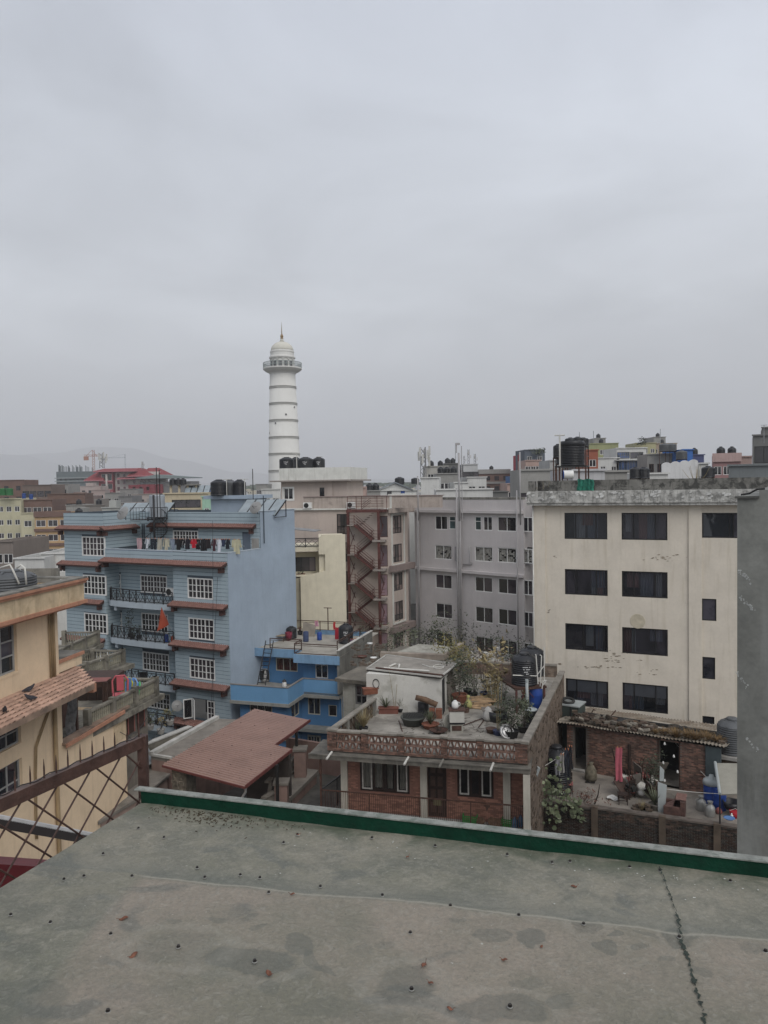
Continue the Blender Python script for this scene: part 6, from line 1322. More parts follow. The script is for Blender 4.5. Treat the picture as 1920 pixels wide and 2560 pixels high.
 p=P(625,660);q=Pd(1310+645/2.72,1740+350/2.72,37.6);f=thing('propped_pole','long dark pole propped up in the junk heap','pole',p,0,YZ);t=Pd(1310+600/2.72,1740+358/2.72,37.6);f.add('rod',MB().tube([(.3,0,0),t-Vector((p.x,p.y,YZ))],.03,6),MAT('darkwood'));garment(q,.32,1.7,'towel',(.40,.10,.13),'pink cloth hanging upright beside the junk heap',.3,seed=88)
 JL=['front left','front middle','front right','deep inside','near the pink cloth','near the aloe','below the frame posts','beside the stool','under the bucket','topmost']
 rn=random.Random(33);cols=['darkwood','rust','black','galv','brownwood','tyre','plasticw','redseat']
 names=[('rod','iron rod'),('board','splintered board'),('can','dented can'),('box','broken box'),('bag','crumpled bag')]
 for i in range(46):
  u, v=rn.uniform(660,900), rn.uniform(540,700);p=P(u,v);kd, nm=names[i%5];z=YZ+rn.uniform(0,.55)*(1-abs(u-780)/200)
  f=thing('scrap_'+kd,'%s in the junk heap by the shed wall, %s'%(nm,JL[i//5]),'junk',p,rn.uniform(0,6),z,'scrap pieces of the junk heap');m=MAT(rn.choice(cols))
  if kd=='rod':o=f.add('shaft',MB().tube([(0,0,0),(rn.uniform(-.5,.5),0,rn.uniform(.4,1.5))],.022,5),MAT('rust'))
  elif kd=='board':o=f.add('plank',MB().box(-.3,.3,-.02,.02,0,rn.uniform(.5,1.3)),MAT(rn.choice(['darkwood','brownwood','boardbrown'])));o.rotation_euler=(rn.uniform(-.6,.6),rn.uniform(-.7,.7),0)
  elif kd=='can':o=f.add('drum',MB().lathe([(.14,0),(.2,.1),(.2,.33),(.17,.3)],12),m,smooth=True);o.rotation_euler=(rn.uniform(-1,1),rn.uniform(-1,1),0)
  elif kd=='box':o=f.add('carton',MB().box(-.2,.2,-.15,.15,0,.28).box(-.22,.0,-.17,.17,.281,.3),m);o.rotation_euler=(rn.uniform(-.4,.4),rn.uniform(-.4,.4),0)
  else:o=f.add('bag_body',MB().lathe([(.1,0),(.2,.08),(.17,.22),(.05,.3),(.09,.36)],9),MAT(rn.choice(['plasticw','sackw','redseat','cl_blue']))if mat('cl_blue',(.12,.2,.35))else m,smooth=True)
 p=P(745,560);f=thing('round_tray','round brown tray standing in the junk heap','tray',p,0,YZ+.5);f.add('disc',MB().lathe([(.42,0),(.4,.05),(.36,.02)],22),MAT('rollbrown'),(0,0,.35)).rotation_euler=(1.3,0,.3)
 for u, v, h, l in((718,575,1.9,'left upright of the old frame behind the junk heap'),(815,575,1.8,'right upright of the old frame behind the junk heap')):
  p=P(u,v);f=thing('timber_post',l,'post',p,0,YZ);f.add('timber',MB().box(-.06,.06,-.05,.05,0,h),MAT('darkwood'))
 p=P(845,545);f=thing('bucket','grey bucket upside down high in the junk heap','bucket',p,0,YZ+.6);f.add('pail',MB().lathe([(.3,0),(.22,.45),(.2,.45)],16),MAT('tyre'),(0,0,.1),smooth=True)
 p=P(683,545);f=thing('plastic_bag','blue crumpled bag on the junk heap','bag',p,0,YZ+.55);f.add('bag_body',MB().lathe([(.15,0),(.27,.15),(.2,.4),(.05,.5)],10),MAT('cl_blue'),smooth=True);f=thing('plastic_bag','orange bag above the blue one on the junk heap','bag',p,0,YZ+1.05);f.add('bag_body',MB().lathe([(.15,0),(.26,.1),(.18,.25),(.05,.3)],10),mat('orangebag',(.45,.12,.04)),smooth=True)
 p=P(605,700);f=thing('paper_sheet','crumpled white paper lying on the yard floor','paper',p,.4,YZ+.01);f.add('sheet',MB().grid(lambda u,v:(.55*u-.27,.5*v-.25,.06+.05*math.sin(u*7+v*5)),6,6),mat('paper',(.62,.62,.6)))
 for u, v, L, n, w_, mt, pot, l, sd_ in((890,790,.8,46,.09,'leaf_pale',(.3,.28,'stonegrey'),'large aloe in a stone bowl at the yard edge',1),(905,560,.8,30,.07,'leaf_dark',(.2,.3,'black'),'dark aloe standing on the junk heap',2),(800,780,.5,40,.04,'straw',None,'dry tuft among broken bricks at the yard edge',3)):
  p=P(u,v-20 if pot else v);spiky((p.x,p.y,YZ+(.4 if sd_==2 else 0)),L,n,w_,mt,l,200+sd_,pot,spread=.9,curl=.3)
 p=P(885,690);bush((p.x,p.y,YZ),.5,1.7,420,.13,'leaf_dark','dense dark green bush behind the aloe',300,pot=(.25,.3,'claypot'));p=P(860,715);
 p=P(940,790);f=thing('metal_sheet','pale bent sheet standing at the yard edge','sheet',p,0,YZ);f.add('sheet',MB().slab([(-.2,0),(.15,0),(.22,1.3),(-.2,1.45)],0,.02),MAT('palegrey'));f.add('upper_sheet',MB().slab([(-.1,1.47),(.1,1.47),(.12,2.0),(-.08,2.2)],.05,.07),MAT('palegrey'))
 p=P(1020,815);am=mat('sofa',(.10,.055,.045),var=.4,scale=5,rough=.6);f=thing('armchair','worn brown armchair with a blanket at the yard edge','armchair',p,R_(115),YZ)
 f.add('seat',MB().box(-.35,.35,-.4,.3,.1,.42),am);f.add('backrest',MB().slab([(-.42,.1),(.42,.1),(.42,.85),(.3,.95),(-.3,.95),(-.42,.85)],.3,.5),am)
 for x in(-.52,.36):f.add('armrest',MB().box(x,x+.16,-.42,.3,.1,.6),am)
 f.add('blanket',MB().grid(lambda u,v:(-.4+.8*u,.55-v*.9 if v>.2 else.55,(.97 if v<.6 else.45+.5*(1-v))-(.02*math.sin(u*20))),10,8),mat('blanket',(.16,.09,.075),var=.3,scale=7))
 def churn(p,l):
  f=thing('milk_churn',l,'milk churn',p,0,YZ,'metal milk churns');f.add('body',MB().lathe([(.2,0),(.22,.03),(.22,.38),(.17,.48),(.10,.54),(.10,.62),(.13,.66)],20),mat('churn',(.36,.36,.34),rough=.4,metal=.4,var=.2),smooth=True);f.add('lid',MB().lathe([(.13,0),(.13,.03),(.04,.06)],14),MAT('churn'),(0,0,.66));f.add('handle',MB().tube([(-.2,0,.4),(-.27,0,.5),(-.15,0,.55)],.015,5),MAT('churn'))
 churn(P(1205,775),'left milk churn, farther from the yard edge');churn(P(1266,815),'right milk churn, nearer the yard edge')
 p=P(1275,745);barrel((p.x,p.y,YZ),.36,1.15,'bluebarrel','bright blue drum with a tied white cover in the yard');f=thing('drum_cover','grey-white cloth tied over the blue yard drum','cover',p,0,YZ+1.05);f.add('cover_cloth',MB().lathe([(.4,0),(.39,.18),(.3,.26),(.14,.3),(.1,.45)],16),MAT('palegrey'),smooth=True)
 p=P(1330,770);barrel((p.x,p.y,YZ),.3,1.0,'bluebarrel','darker blue drum half behind the canopy post')
 p=P(1430,825);f=thing('bucket','red plastic bucket under the canopy','bucket',p,0,YZ);f.add('pail',MB().lathe([(.16,0),(.22,.32),(.2,.32)],16),mat('redpl',(.35,.02,.03)),smooth=True);f.add('handle',MB().tube([(-.21,0,.32),(0,-.1,.45),(.21,0,.32)],.01,4),MAT('pvc'))
 p=P(1412,800);f=thing('tub','large black rubber tub under the canopy','tub',p,0,YZ);f.add('tub_body',MB().lathe([(.3,0),(.4,.35),(.36,.33),(.28,.1)],18),MAT('tank'),(0,0,.25),smooth=True)
 p=P(1395,880);f=thing('blue_bowl','pale blue bowl lying at the yard wall','bowl',p,0,YZ+.3);f.add('bowl',MB().lathe([(.18,0),(.25,.06),(.2,.03),(.05,.02)],18),mat('palebl',(.10,.2,.42)),smooth=True)
 p=P(1325,800);f=thing('plastic_bag','pink bag on the floor beside the canopy post','bag',p,0,YZ);f.add('bag_body',MB().lathe([(.1,0),(.17,.1),(.1,.25),(.03,.3)],9),MAT('redseat'),smooth=True)
 p=P(1412,845);f=thing('bottle','small white bottle near the red bucket','bottle',p,0,YZ);f.add('body',MB().lathe([(.07,0),(.07,.22),(.03,.28),(.03,.32)],10),MAT('white'),smooth=True)
 a_, b_=P(480,735), Pd(1310+515/2.72,1740+600/2.72,36.2);f=thing('dead_branch','crooked dead stick standing at the yard edge','branch',a_,0,YZ);f.add('stick',MB().tube([(0,0,0),(b_-a_)*.45+Vector((.05,0,0)),b_-a_],[.04,.03,.015],6),MAT('twig'))
 for u, v, l in((380,520,'dark rag at the shed doorstep'),(415,592,'dark sandal on the yard floor')):
  p=P(u,v);f=thing('rag',l,'rag',p,.3,YZ);f.add('scrap',MB().grid(lambda a_,b_:(.5*a_,.18*b_,.03+.03*math.sin(a_*9)),6,3),MAT('black'))
 for i in range(36):
  p=P(740+rn.uniform(0,130),770+rn.uniform(-5,25));f=thing('broken_brick','broken brick in the small pile at the yard edge','brick',p,rn.uniform(0,3),YZ+.25*rn.random()+.05,'broken bricks piled at the yard edge');f.add('lump',shp[1],None)
 rn=random.Random(55);c0=P(200,700);f=thing('creeper','creeper with large round leaves hanging over the yard wall','creeper',c0,0,YZ)
 rd=[]
 for k in range(8):
  t=k/8*math.tau;rd.append((math.cos(t)*.5,.5*math.sin(t),0))
 n=0
 lm=[MB(),MB()]
 for mb in lm:mb.v=[(0,0,.04)]+rd;mb.f=[(0,i+1,(i+1)%8+1)for i in range(8)]
 me=[lm[0].mesh('leaf',mat('bigleaf',(.15,.175,.10),var=.4,scale=3,orand=.4,rough=.5,bump=0)),lm[1].mesh('leaf',mat('bigleaf2',(.09,.11,.06),var=.4,scale=3,orand=.4,bump=0))]
 for i in range(190):
  u, v=rn.gauss(210,62), rn.gauss(690,100)
  if i%5==0:u, v=rn.uniform(320,420), rn.uniform(700,850)
  if v>900:continue
  D=35.9 if v>690 else rn.uniform(36.1,37.4);q=Pd(1310+u/2.72,1740+v/2.72,D);s_=rn.uniform(.08,.30)*(1 if i%3 else.6)
  o=f.add('leaf',me[i%2],None,tuple(Vector((q.x-c0.x,q.y-c0.y,q.z-YZ))));o.scale=(s_,s_*.85,s_);o.rotation_euler=(rn.uniform(.5,1.5),rn.uniform(-.5,.5),rn.uniform(-.6,.6))
 for k in range(7):
  pts=[Pd(1310+(150+k*30+rn.uniform(-20,20))/2.72,1740+(580+j*60)/2.72,36.3-(j>2)*.5)-Vector((c0.x,c0.y,YZ))for j in range(5)];f.add('stem',MB().tube(pts,.012,4),MAT('twig'))
 p=P(205,620);bush((p.x,p.y,YZ),.7,1.3,420,.13,'leaf_yellow','yellow-green bush behind the big-leaved creeper',310,name='shrub')
 p=P(400,735);bush((p.x,p.y,YZ+.1),.9,.5,160,.12,'redleaf','low reddish plants along the yard wall top',311,name='shrub')
 for k, (u,v)in enumerate(((960,325),(1022,410),(1047,515),(960,575),(950,455))):
  q=s.world(X(u),-.12,s.L(1310+u/2.72,1740+v/2.72)[1]);f=thing('light_bulb',['top','second','low','lowest','middle'][k]+' white bulb strung across the dark shed door','bulb',q,0,q.z,'bulbs strung in the shed doorway');f.add('glass_bulb',MB().lathe([(.03,-.03),(.06,0),(.05,.06),(.025,.12)],10),MAT('white'),smooth=True)
 wire('thin string slanting from the tin roof to the blue drum',[Pd(1310+1030/2.72,1740+320/2.72,39.5),Pd(1310+1290/2.72,1740+600/2.72,37)],.05,.012,'pvc');wire('pale line stretched low across the right half of the yard',[Pd(1310+960/2.72,1740+632/2.72,36.3),Pd(1310+1440/2.72,1740+668/2.72,35)],.05,.015,'pvc')
 q0=[Pd(1310+u/2.72,1740+v/2.72,34.6)for u,v in((100,485),(50,610),(40,690))];f=thing('gutter_piece','pale broken gutter hanging on the house flank','gutter',q0[0],0,q0[0].z);f.add('channel',MB().bar((0,0,0),q0[1]-q0[0],.22,.12),MAT('palegrey'));
yard()
def balcony_props():
 f=BK;z=6.96
 for k, (u,v,y)in enumerate(((1450,640,.35),(1492,620,.6))):
  x=f.L(780+u/2.86,1840+v/2.86,y)[0];w=f.world(x,y,z);g=thing('water_jar',['front blue water jar by the corner column','rear blue water jar by the corner column'][k],'water jar',w,0,z,'blue water jars')
  g.add('jar_body',MB().lathe([(.13,0),(.14,.02),(.14,.14),(.125,.17),(.14,.2),(.14,.33),(.05,.42),(.035,.5)],16),mat('jarblue',(.05,.12,.2),rough=.15,var=.1),smooth=True)
 x=f.L(780+1255/2.86,2030,1.0)[0];w=f.world(x,1.0,z);bush((w.x,w.y,z),.2,.2,0,.1,'leaf_dark','brown clay jar against the red wall',5,pot=(.28,.75,'claypot'),st=1,name='clay_jar',cat='jar')
 for k, (u,c,l)in enumerate(((1130,'crategreen','bright green plastic crate on the balcony'),(1395,'crategreen','green basket near the water jars'))):
  mat('crategreen',(.03,.22,.05),bump=0);x=f.L(780+u/2.86,2040,.6)[0];w=f.world(x,.6,z);g=thing('plastic_crate',l,'crate',w,.3,z);s=.32-.1*k
  mb=MB()
  for i in range(4):
   q=.03+i*.08;mb.box(-s,s,-.2,-.18,q,q+.05).box(-s,s,.18,.2,q,q+.05).box(-s,-s+.02,-.18,.18,q,q+.05).box(s-.02,s,-.18,.18,q,q+.05)
  g.add('slatted_side',mb,MAT(c),stuff=True);g.add('base',MB().box(-s,s,-.2,.2,0,.02),MAT(c))
 for k, (u,v,r,l)in enumerate(((1203,570,.22,'dark round pan next to the green crate'),(1310,605,.34,'flat winnowing tray leaning on the balcony floor'))):
  x=f.L(780+u/2.86,2040,.5)[0];w=f.world(x,.5,z);g=thing('tray',l,'tray',w,0,z);o=g.add('disc',MB().lathe([(r*.9,0),(r,.06),(r*.85,.03),(.02,.02)],20),MAT('rollbrown'),(0,0,.1));o.rotation_euler=(.3,0,0)
 x=f.L(780+955/2.86,2030,1.0)[0];w=f.world(x,1.,z);g=thing('shoe_rack','small dark rack beside the door','rack',w,0,z)
 for i in range(3):g.add('shelf',MB().box(-.25,.25,-.12,.12,.05+i*.16,.07+i*.16),MAT('rust'))
 for i in range(2):g.add('side',MB().box(-.27+i*.52,-.25+i*.52,-.13,.13,0,.45),MAT('rust'))
balcony_props()
# = J: corrugated red roof, terraces under it
def red_roof():
 z0=8.5;pts=[Pz(406.6,1912.7,8.45),Pz(612.5,1966.7,8.2),Pz(729,1875.5,8.2),Pz(685,1865.4,8.25),Pz(774.5,1801.3,8.25),Pz(642.9,1770,8.45)]
 O=pts[0];d=pts[1]-pts[0];a=-math.atan2(d.y,d.x)
 f=thing('canopy_roof','large pink-red corrugated metal roof on thin posts in the courtyard','roof',O.xy,a)
 Q=[f.loc(p)for p in pts];m=mat('redsheet',(.285,.185,.155),var=.10,scale=.8,stain=.25,stcol=(.18,.12,.10),rough=.55,bump=.08,spec=.4)
 def xr(y,lo):
  e=[(Q[1],Q[2]),(Q[2],Q[3]),(Q[3],Q[4])]
  (p,q)=(Q[1],Q[2])if y<(Q[2][1]+Q[3][1])/2 else(Q[3],Q[4])
  t=(y-p[1])/(q[1]-p[1]);return p[0]+(q[0]-p[0])*t, p[2]+(q[2]-p[2])*t
 def xlft(y):t=(y-Q[0][1])/(Q[5][1]-Q[0][1]);return Q[0][0]+(Q[5][0]-Q[0][0])*t, Q[0][2]+(Q[5][2]-Q[0][2])*t
 pitch=.23;yend=min(Q[4][1],Q[5][1]);n=int(yend/pitch);seams=4;prof=[(0,0),(.45,.004),(.58,.07),(.8,.075),(.93,.005)]
 steps=[]
 for i in range(n):
  for u, h in prof:steps.append((i*pitch+u*pitch,h))
 steps.append((n*pitch,0))
 per=int(1.0/pitch);k=0
 while k*per<n:
  seg=steps[k*per*len(prof):min(len(steps),(k+1)*per*len(prof)+2)];mb=MB()
  for y, h in seg:
   (a0,az), (b0,bz)=xlft(y), xr(y,0)
   for t in(0,.5,1):mb.v.append((a0+(b0-a0)*t,y,az+(bz-az)*t+h+.004*(k%2)))
  for i in range(len(seg)-1):
   for j in range(2):b=i*3+j;mb.f.append((b,b+1,b+4,b+3))
  f.add('roof_sheet',mb,m);k+=1
 bolts=MB();rn=random.Random(8)
 for i in range(9):
  for j in range(4):
   y=.6+i*(yend-1)/8;(a0,az), (b0,bz)=xlft(y), xr(y,0);t=.12+j*.25;bolts.lathe([(.035,0),(.03,.025),(.01,.03)],6,(a0+(b0-a0)*t,y,az+(bz-az)*t+.04))
 f.add('roof_bolt',bolts,MAT('rust'),stuff=True)
 trim=mat('redtrim',(.12,.035,.03),var=.2)
 f.add('edge_trim',MB().bar((Q[1][0]+.03,Q[1][1],Q[1][2]),(Q[2][0]+.03,Q[2][1],Q[2][2]),.05,.16),trim);f.add('edge_trim',MB().bar((Q[3][0]+.03,Q[3][1],Q[3][2]),(Q[4][0]+.03,Q[4][1],Q[4][2]),.05,.16),trim);f.add('edge_trim',MB().bar((Q[0][0],-.03,Q[0][2]-.04),(Q[1][0],-.03,Q[1][2]-.04),.05,.1),trim)
 for px, py in((741,1828),(692,1912)):
  x, y, z=f.loc(Pz(px,py,8.15));f.add('post',MB().box(x-.06,x+.06,y-.06,y+.06,3.5,8.15),MAT('black'))
 w=mat('courtwall',(.20,.13,.11),var=.15,scale=1,streak=.4);g=thing('courtyard_house','dim courtyard house under the red corrugated roof','house',O.xy,a)
 g.add('back_wall',MB().box(.4,4.4,10.0,10.2,0,6.8),MAT('courtwall'));
 g.add('stone_pier',MB().box(.3,1.2,.3,1.0,0,8.15),mat('stonepier',(.12,.105,.085),var=.4,scale=4,stain=.5));rn=random.Random(3)
 for i in range(60):
  s=rn.uniform(.08,.16);x, z=rn.uniform(.35,1.1), rn.uniform(5,8);g.add('stone',MB().obox((x,.3,z),(s,0,.02),(0,.03,0),(-.02,0,s*.6)),MAT('stonegrey'))
 g.add('floor',MB().box(-.5,7,.2,10,4.9,5.0),MAT('darkslab'));g.add('painted_shade_wall',MB().box(1.2,4,5,5.2,5,7.9),mat('shadedwall',(.06,.05,.045),var=.3))  # near-black wall under the roof, its colour doing the work of shade
 p=f.world(Q[1][0]-.1,.1,8.1);t=thing('downspout','short pale zinc downspout at the near corner of the red roof','pipe',p,0,5.5);q=[Pd(614,1970,p.y),Pd(614,1980,p.y),Pd(603,1998,p.y)]
 t.add('pipe',MB().tube([x-Vector((p.x,p.y,5.5))for x in q],.06,8),MAT('galv'));x_=q[0]
 tz=5.7;tw=mat('terracepink',(.24,.16,.135),var=.2,streak=.4);tg=mat('terracegrey',(.20,.18,.155),var=.25,scale=1.2,stain=.6,stcol=(.09,.085,.07),streak=.2,bump=.3)
 c4=lambda x, y, z:Pz(280+x/2.9625,1700+y/2.9625,z)
 P=[c4(1270,920,tz),c4(1530,665,tz),c4(1300,640,tz),c4(1080,900,tz)]
 h=thing('terrace_house','low pinkish house with a grey roof terrace and diagonal lattice parapets','house',P[0].xy,0);L=[h.loc(p)[:2]for p in P]
 h.add('terrace_slab',MB().prism(L,tz-.22,tz),tg);c=Vector((sum(p[0]for p in L)/4,sum(p[1]for p in L)/4));h.add('wall',MB().prism([tuple(c+(Vector(p)-c)*.93)for p in L],0,tz-.221),tw)
 for(xa,ya,xb,yb)in((1130,860,1250,790),(1150,745,1392,530)):
  hgt=.85;A=c4(xa,ya,tz+hgt);Bq=c4(xb,yb,tz+hgt);d2=(Bq-A);an=-math.atan2(d2.y,d2.x);k=Fr(h.root,A.xy,an,0,h.ra,h.rO);W_=d2.length
  k.add('coping',MB().box(-.1,W_,-.12,.12,tz+hgt-.1,tz+hgt),tg);k.add('base_rail',MB().box(-.1,W_,-.1,.1,tz-.1,tz+.12),tg)
  for i in range(int(W_/.13)):k.add('slat',MB().bar((i*.13,0,tz+.12),(min(W_,i*.13+.3),0,tz+hgt-.1),.035,.05,up=(0,1,0)),tg)
 for x, y, zt, zb in((1397,500,7.3,5.5),(1258,745,7.0,5.0)):
  p=c4(x,y,zt);q=h.loc(p);h.add('pier',MB().box(q[0]-.35,q[0]+.3,q[1]-.3,q[1]+.35,0,zt-.12),tw);h.add('pier_cap',MB().box(q[0]-.42,q[0]+.37,q[1]-.37,q[1]+.42,zt-.119,zt),tg)
 p=c4(1388,690,tz);t=thing('flower_pot','square terracotta pot alone on the grey terrace','flower pot',p,.2,tz);t.add('pot',MB().prism([(-.2,-.2),(.2,-.2),(.2,.2),(-.2,.2)],0,.38).box(-.25,.25,-.25,.25,.381,.47),MAT('claypot'))
 zz=7.4;L0=[c4(x,y,zz)for x,y in((290,560),(440,585),(940,310),(930,292),(780,286))]
 r=thing('flat_roof_house','flat grey concrete roof with white coping left of the red corrugated roof','house',L0[0].xy,0);L=[r.loc(p)[:2]for p in L0]
 r.add('wall',MB().prism(L,0,zz-.2),tw);r.add('roof_slab',MB().prism(L,zz-.199,zz),tg);r.add('coping',MB().bar((*L[0],zz+.1),(*L[4],zz+.1),.3,.2).bar((*L[0],zz+.06),(*L[1],zz+.06),.15,.12),mat('copewhite',(.42,.41,.38),var=.2,stain=.5,stcol=(.2,.19,.16)))
 zy=6.6;L0=[c4(x,y,zy)for x,y in((-100,1050),(265,830),(420,705),(430,590),(290,570),(60,700),(-300,900))]
 r=thing('flat_roof_house','lower grey roof with a pinkish wall seen past the spiked fence','house',L0[0].xy,0);L=[r.loc(p)[:2]for p in L0];r.add('roof_slab',MB().prism(L,zy-.15,zy),tg);c=Vector((sum(p[0]for p in L)/7,sum(p[1]for p in L)/7));r.add('wall',MB().prism([tuple(c+(Vector(p)-c)*.95)for p in L],0,zy-.151),mat('pinkwall',(.30,.22,.185),var=.15,streak=.3))
 r.add('coping',MB().bar((*L[1],zy+.05),(*L[2],zy+.05),.2,.1),tg)
 A=[c4(x,y,5.2)for x,y in((80,540),(265,560),(515,410),(400,425))];r=thing('tin_roof','small faded red sheet roof behind the fence post','roof',A[0].xy,0);L=[r.loc(p)[:2]for p in A];r.add('roof_sheet',MB().prism(L,5.1,5.2),mat('redold',(.26,.10,.085),var=.2,scale=2,stain=.3));r.add('wall',MB().prism([(L[0][0]+.2,L[0][1]+.2),(L[1][0]-.2,L[1][1]+.2),(L[2][0]-.4,L[2][1]-.2),(L[3][0],L[3][1]-.2)],0,5.1),tw)
 A=[c4(x,y,7.0)for x,y in((110,710),(318,600),(265,490),(110,540))];r=thing('tin_roof','pale blue-grey metal sheet roof seen through the fence lattice','roof',A[0].xy,0);L=[r.loc(p)[:2]for p in A];r.add('roof_sheet',MB().prism(L,6.95,7.0),mat('bluetin',(.24,.26,.265),var=.12,rough=.5));r.add('post',MB().box(L[1][0]-.3,L[1][0]-.15,L[1][1]+.2,L[1][1]+.35,0,6.95),MAT('rust'))
red_roof()
# = C: houses with concrete baluster terraces
def baluster_rail(fr,x0,x1,y,z,h,m,panel=1.9,name='balustrade'):
 n=max(1,round((x1-x0)/panel));mb=MB()
 fr.add('coping',MB().box(x0-.05,x1+.05,y-.12,y+.1,z+h-.1,z+h),m);fr.add('base_rail',MB().box(x0,x1,y-.1,y+.08,z,z+.14),m)
 for i in range(n+1):
  x=x0+(x1-x0)*i/n;fr.add('pier',MB().box(x-.13,x+.13,y-.15,y+.13,z-.05,z+h+.1),m)
 for i in range(n):
  a=x0+(x1-x0)*i/n+.2;b=x0+(x1-x0)*(i+1)/n-.2;k=max(2,int((b-a)/.16))
  for j in range(k):
   x=a+(b-a)*(j+.5)/k;mb.lathe([(.03,0),(.055,.12),(.035,.3),(.055,h-.42),(.03,h-.26)],6,(x,y,z+.15))
 fr.add('baluster',mb,MAT('balpale')if mat('balpale',(.25,.235,.18),var=.25,stain=.5,stcol=(.1,.095,.075))else m,stuff=True)
def terraces():
 m=mat('balcon',(.205,.19,.155),var=.3,scale=1.5,streak=.6,scol=(.05,.048,.04),stain=.75,stcol=(.055,.052,.042),stlo=.49,bump=.5)
 wl=mat('oldwall',(.17,.15,.125),var=.3,streak=.5,stain=.5)
 specs=((388,1696,265,1755,11.8,41,13.6,'nearest house with a grey baluster roof terrace and plastic chairs'),(306,1626,195,1664,11.45,50,13,'middle house with a grey baluster roof terrace'),(243,1579,192,1602,11.95,54,14,'farthest house with a grey baluster roof terrace'))
 out=[]
 for i, (fx,fy,nx,ny,zt,D,hd,l)in enumerate(specs):
  F0=Pz(fx,fy,zt);N0=Pz(nx,ny,zt);d=F0-N0;hdg=math.atan2(d.x,d.y);a=hdg
  f=thing('terrace_house',l,'house',F0.xy,a*.6);h=.9;fl=zt-h
  bl=f.L({0:262,1:163,2:160}[i],fy,0)[0]
  g=Fr(f.root,N0.xy,hdg-math.pi/2,0,f.ra,f.rO);W_=d.length;ext=3.0
  nxl, nyl, _=f.loc(N0)
  poly=[(nxl-.6*math.sin(hdg)-7,nyl-2.5),(nxl-.4,nyl-2.5),(0,0),(bl-1.5,0)]
  f.add('terrace_floor',MB().prism(poly,fl-.25,fl),m)
  f.add('body_wall',MB().prism([(p[0]-(.35 if k in(1,2)else 0),p[1]-(.0 if k<2 else.3))for k,p in enumerate(poly)],0,fl-.251),wl)
  baluster_rail(f,bl,-.05,0,fl,h,m);baluster_rail(g,-ext if i else-1.5,W_-.0,0,fl,h,m)
  g.add('slab_edge',MB().box(-ext if i else-1.5,W_+.5,-.55 if i==1 else-.25,.1,fl-.3,fl-.02),m)
  out.append((f,g,fl,W_))
 f, g, fl, W_=out[0]
 for px0, py0, px1, py1 in((318,1782,333,1832),(343,1770,358,1820)):
  r=g.R(px0,py0,px1,py1,.33);o=g.add('door',MB().box(r[0],r[1],.27,.34,r[2],r[3]),MAT('brownwood'));link('frame',MB().box(-.05,.02,-.03,.0,0,r[3]-r[2]).box(r[1]-r[0]-.02,r[1]-r[0]+.05,-.03,0,0,r[3]-r[2]).mesh('frame',MAT('redold')),o,(r[0],.28,r[2]))
 for k, (px,c,l)in enumerate(((300,(.45,.10,.12),'pinkish red plastic chair on the baluster terrace'),(321,(.12,.25,.5),'light blue plastic chair on the baluster terrace'),(308,(.35,.33,.03),'yellow plastic seat between the pink and blue chairs'),(335,(.08,.4,.15),'green plastic chair on the baluster terrace'))):
  p=Pd(px,1718,38.8+.2*k);m2=mat('plastic%d'%k,c,rough=.4,bump=0);t=thing('plastic_chair',l,'chair',(p.x,p.y),-.3+.5*k,fl);s=1.15 if k==0 else(1.0 if k<3 else.8)
  t.add('backrest',MB().tube([(-.25,.2,.45),(-.27,.27,.85),(-.15,.3,1.02),(.15,.3,1.02),(.27,.27,.85),(.25,.2,.45)],.035,6).box(-.12,.12,.24,.27,.5,1.0),m2);t.add('seat',MB().box(-.25,.25,-.22,.22,.40,.45),m2)
  for x, y in((-.22,-.2),(.22,-.2),(-.22,.2),(.22,.2)):t.add('leg',MB().bar((x,y,0),(x*.9,y*.9,.4),.04),m2)
  t.root.scale=(s*1.25,)*3
 A=[Pz(x,y,12.0)for x,y in((222,1704),(280,1693),(262,1700),(232,1710))]
 t=thing('veranda','reddish tin veranda roof on dark posts beside the tiled awning','veranda',A[0].xy,0)
 q0=Pd(226,1694,37.5);q1=Pd(279,1693,40);q2=Pd(266,1703,37);q3=Pd(235,1706,36)
 t.add('roof_sheet',MB().quad(*[t.loc(p)for p in(q0,q3,q2,q1)]),MAT('redold'))
 for px in(257,262,266):p=Pd(px,1705,36.8);x, y, _=t.loc(p);t.add('post',MB().tube([(x,y,8),(x,y,p.z)],.05,6),MAT('brownwood'))
 for px, top in((274,1712),(280,1700),(287,1696)):p=Pd(px,1775,37.5);q=Pd(px,top,37.5);x, y, _=t.loc(p);t.add('rebar',MB().tube([(x,y,p.z),(x,y,q.z)],.018,5),MAT('rust'))
 q=Pd(215,1720,40);t2=thing('timber_room','dark timber rooftop room behind the veranda posts','room',(q.x,q.y),0)
 t2.add('wall',MB().box(-.6,1.35,0,2,8,12.0),MAT('brownwood'));t2.add('parapet',MB().box(-.8,2.4,-.9,-.7,8,10.1),MAT('terracepink'));
 for i in range(3):t2.add('shutter',MB().box(-.35+i*.5,.05+i*.5,-.06,-.001,9.4,11.6),MAT('darkwood'))
 for k, (px,py,D)in enumerate(((375,1812,47),(402,1822,47),(425,1800,48))):p=Pd(px,py,D);bush((p.x,p.y,p.z-.3),.35,.6,70,.12,('leaf_mid','straw','leaf_yellow')[k],('green plant in a grey trough on the low ledge','dry plant in a grey trough on the low ledge','yellowish plant at the right of the low ledge')[k],400+k,pot=(.25,.3,'concrete'))
 p=Pd(400,1850,46);t=thing('garden_wall','low grey wall with a pale sloping top below the balconies','wall',(p.x,p.y),R_(-60));t.add('wall',MB().box(-2.6,2.6,0,.3,0,p.z),m);t.add('coping',MB().box(-2.7,2.7,-.05,.35,p.z+.001,p.z+.08),MAT('copewhite'))
terraces()
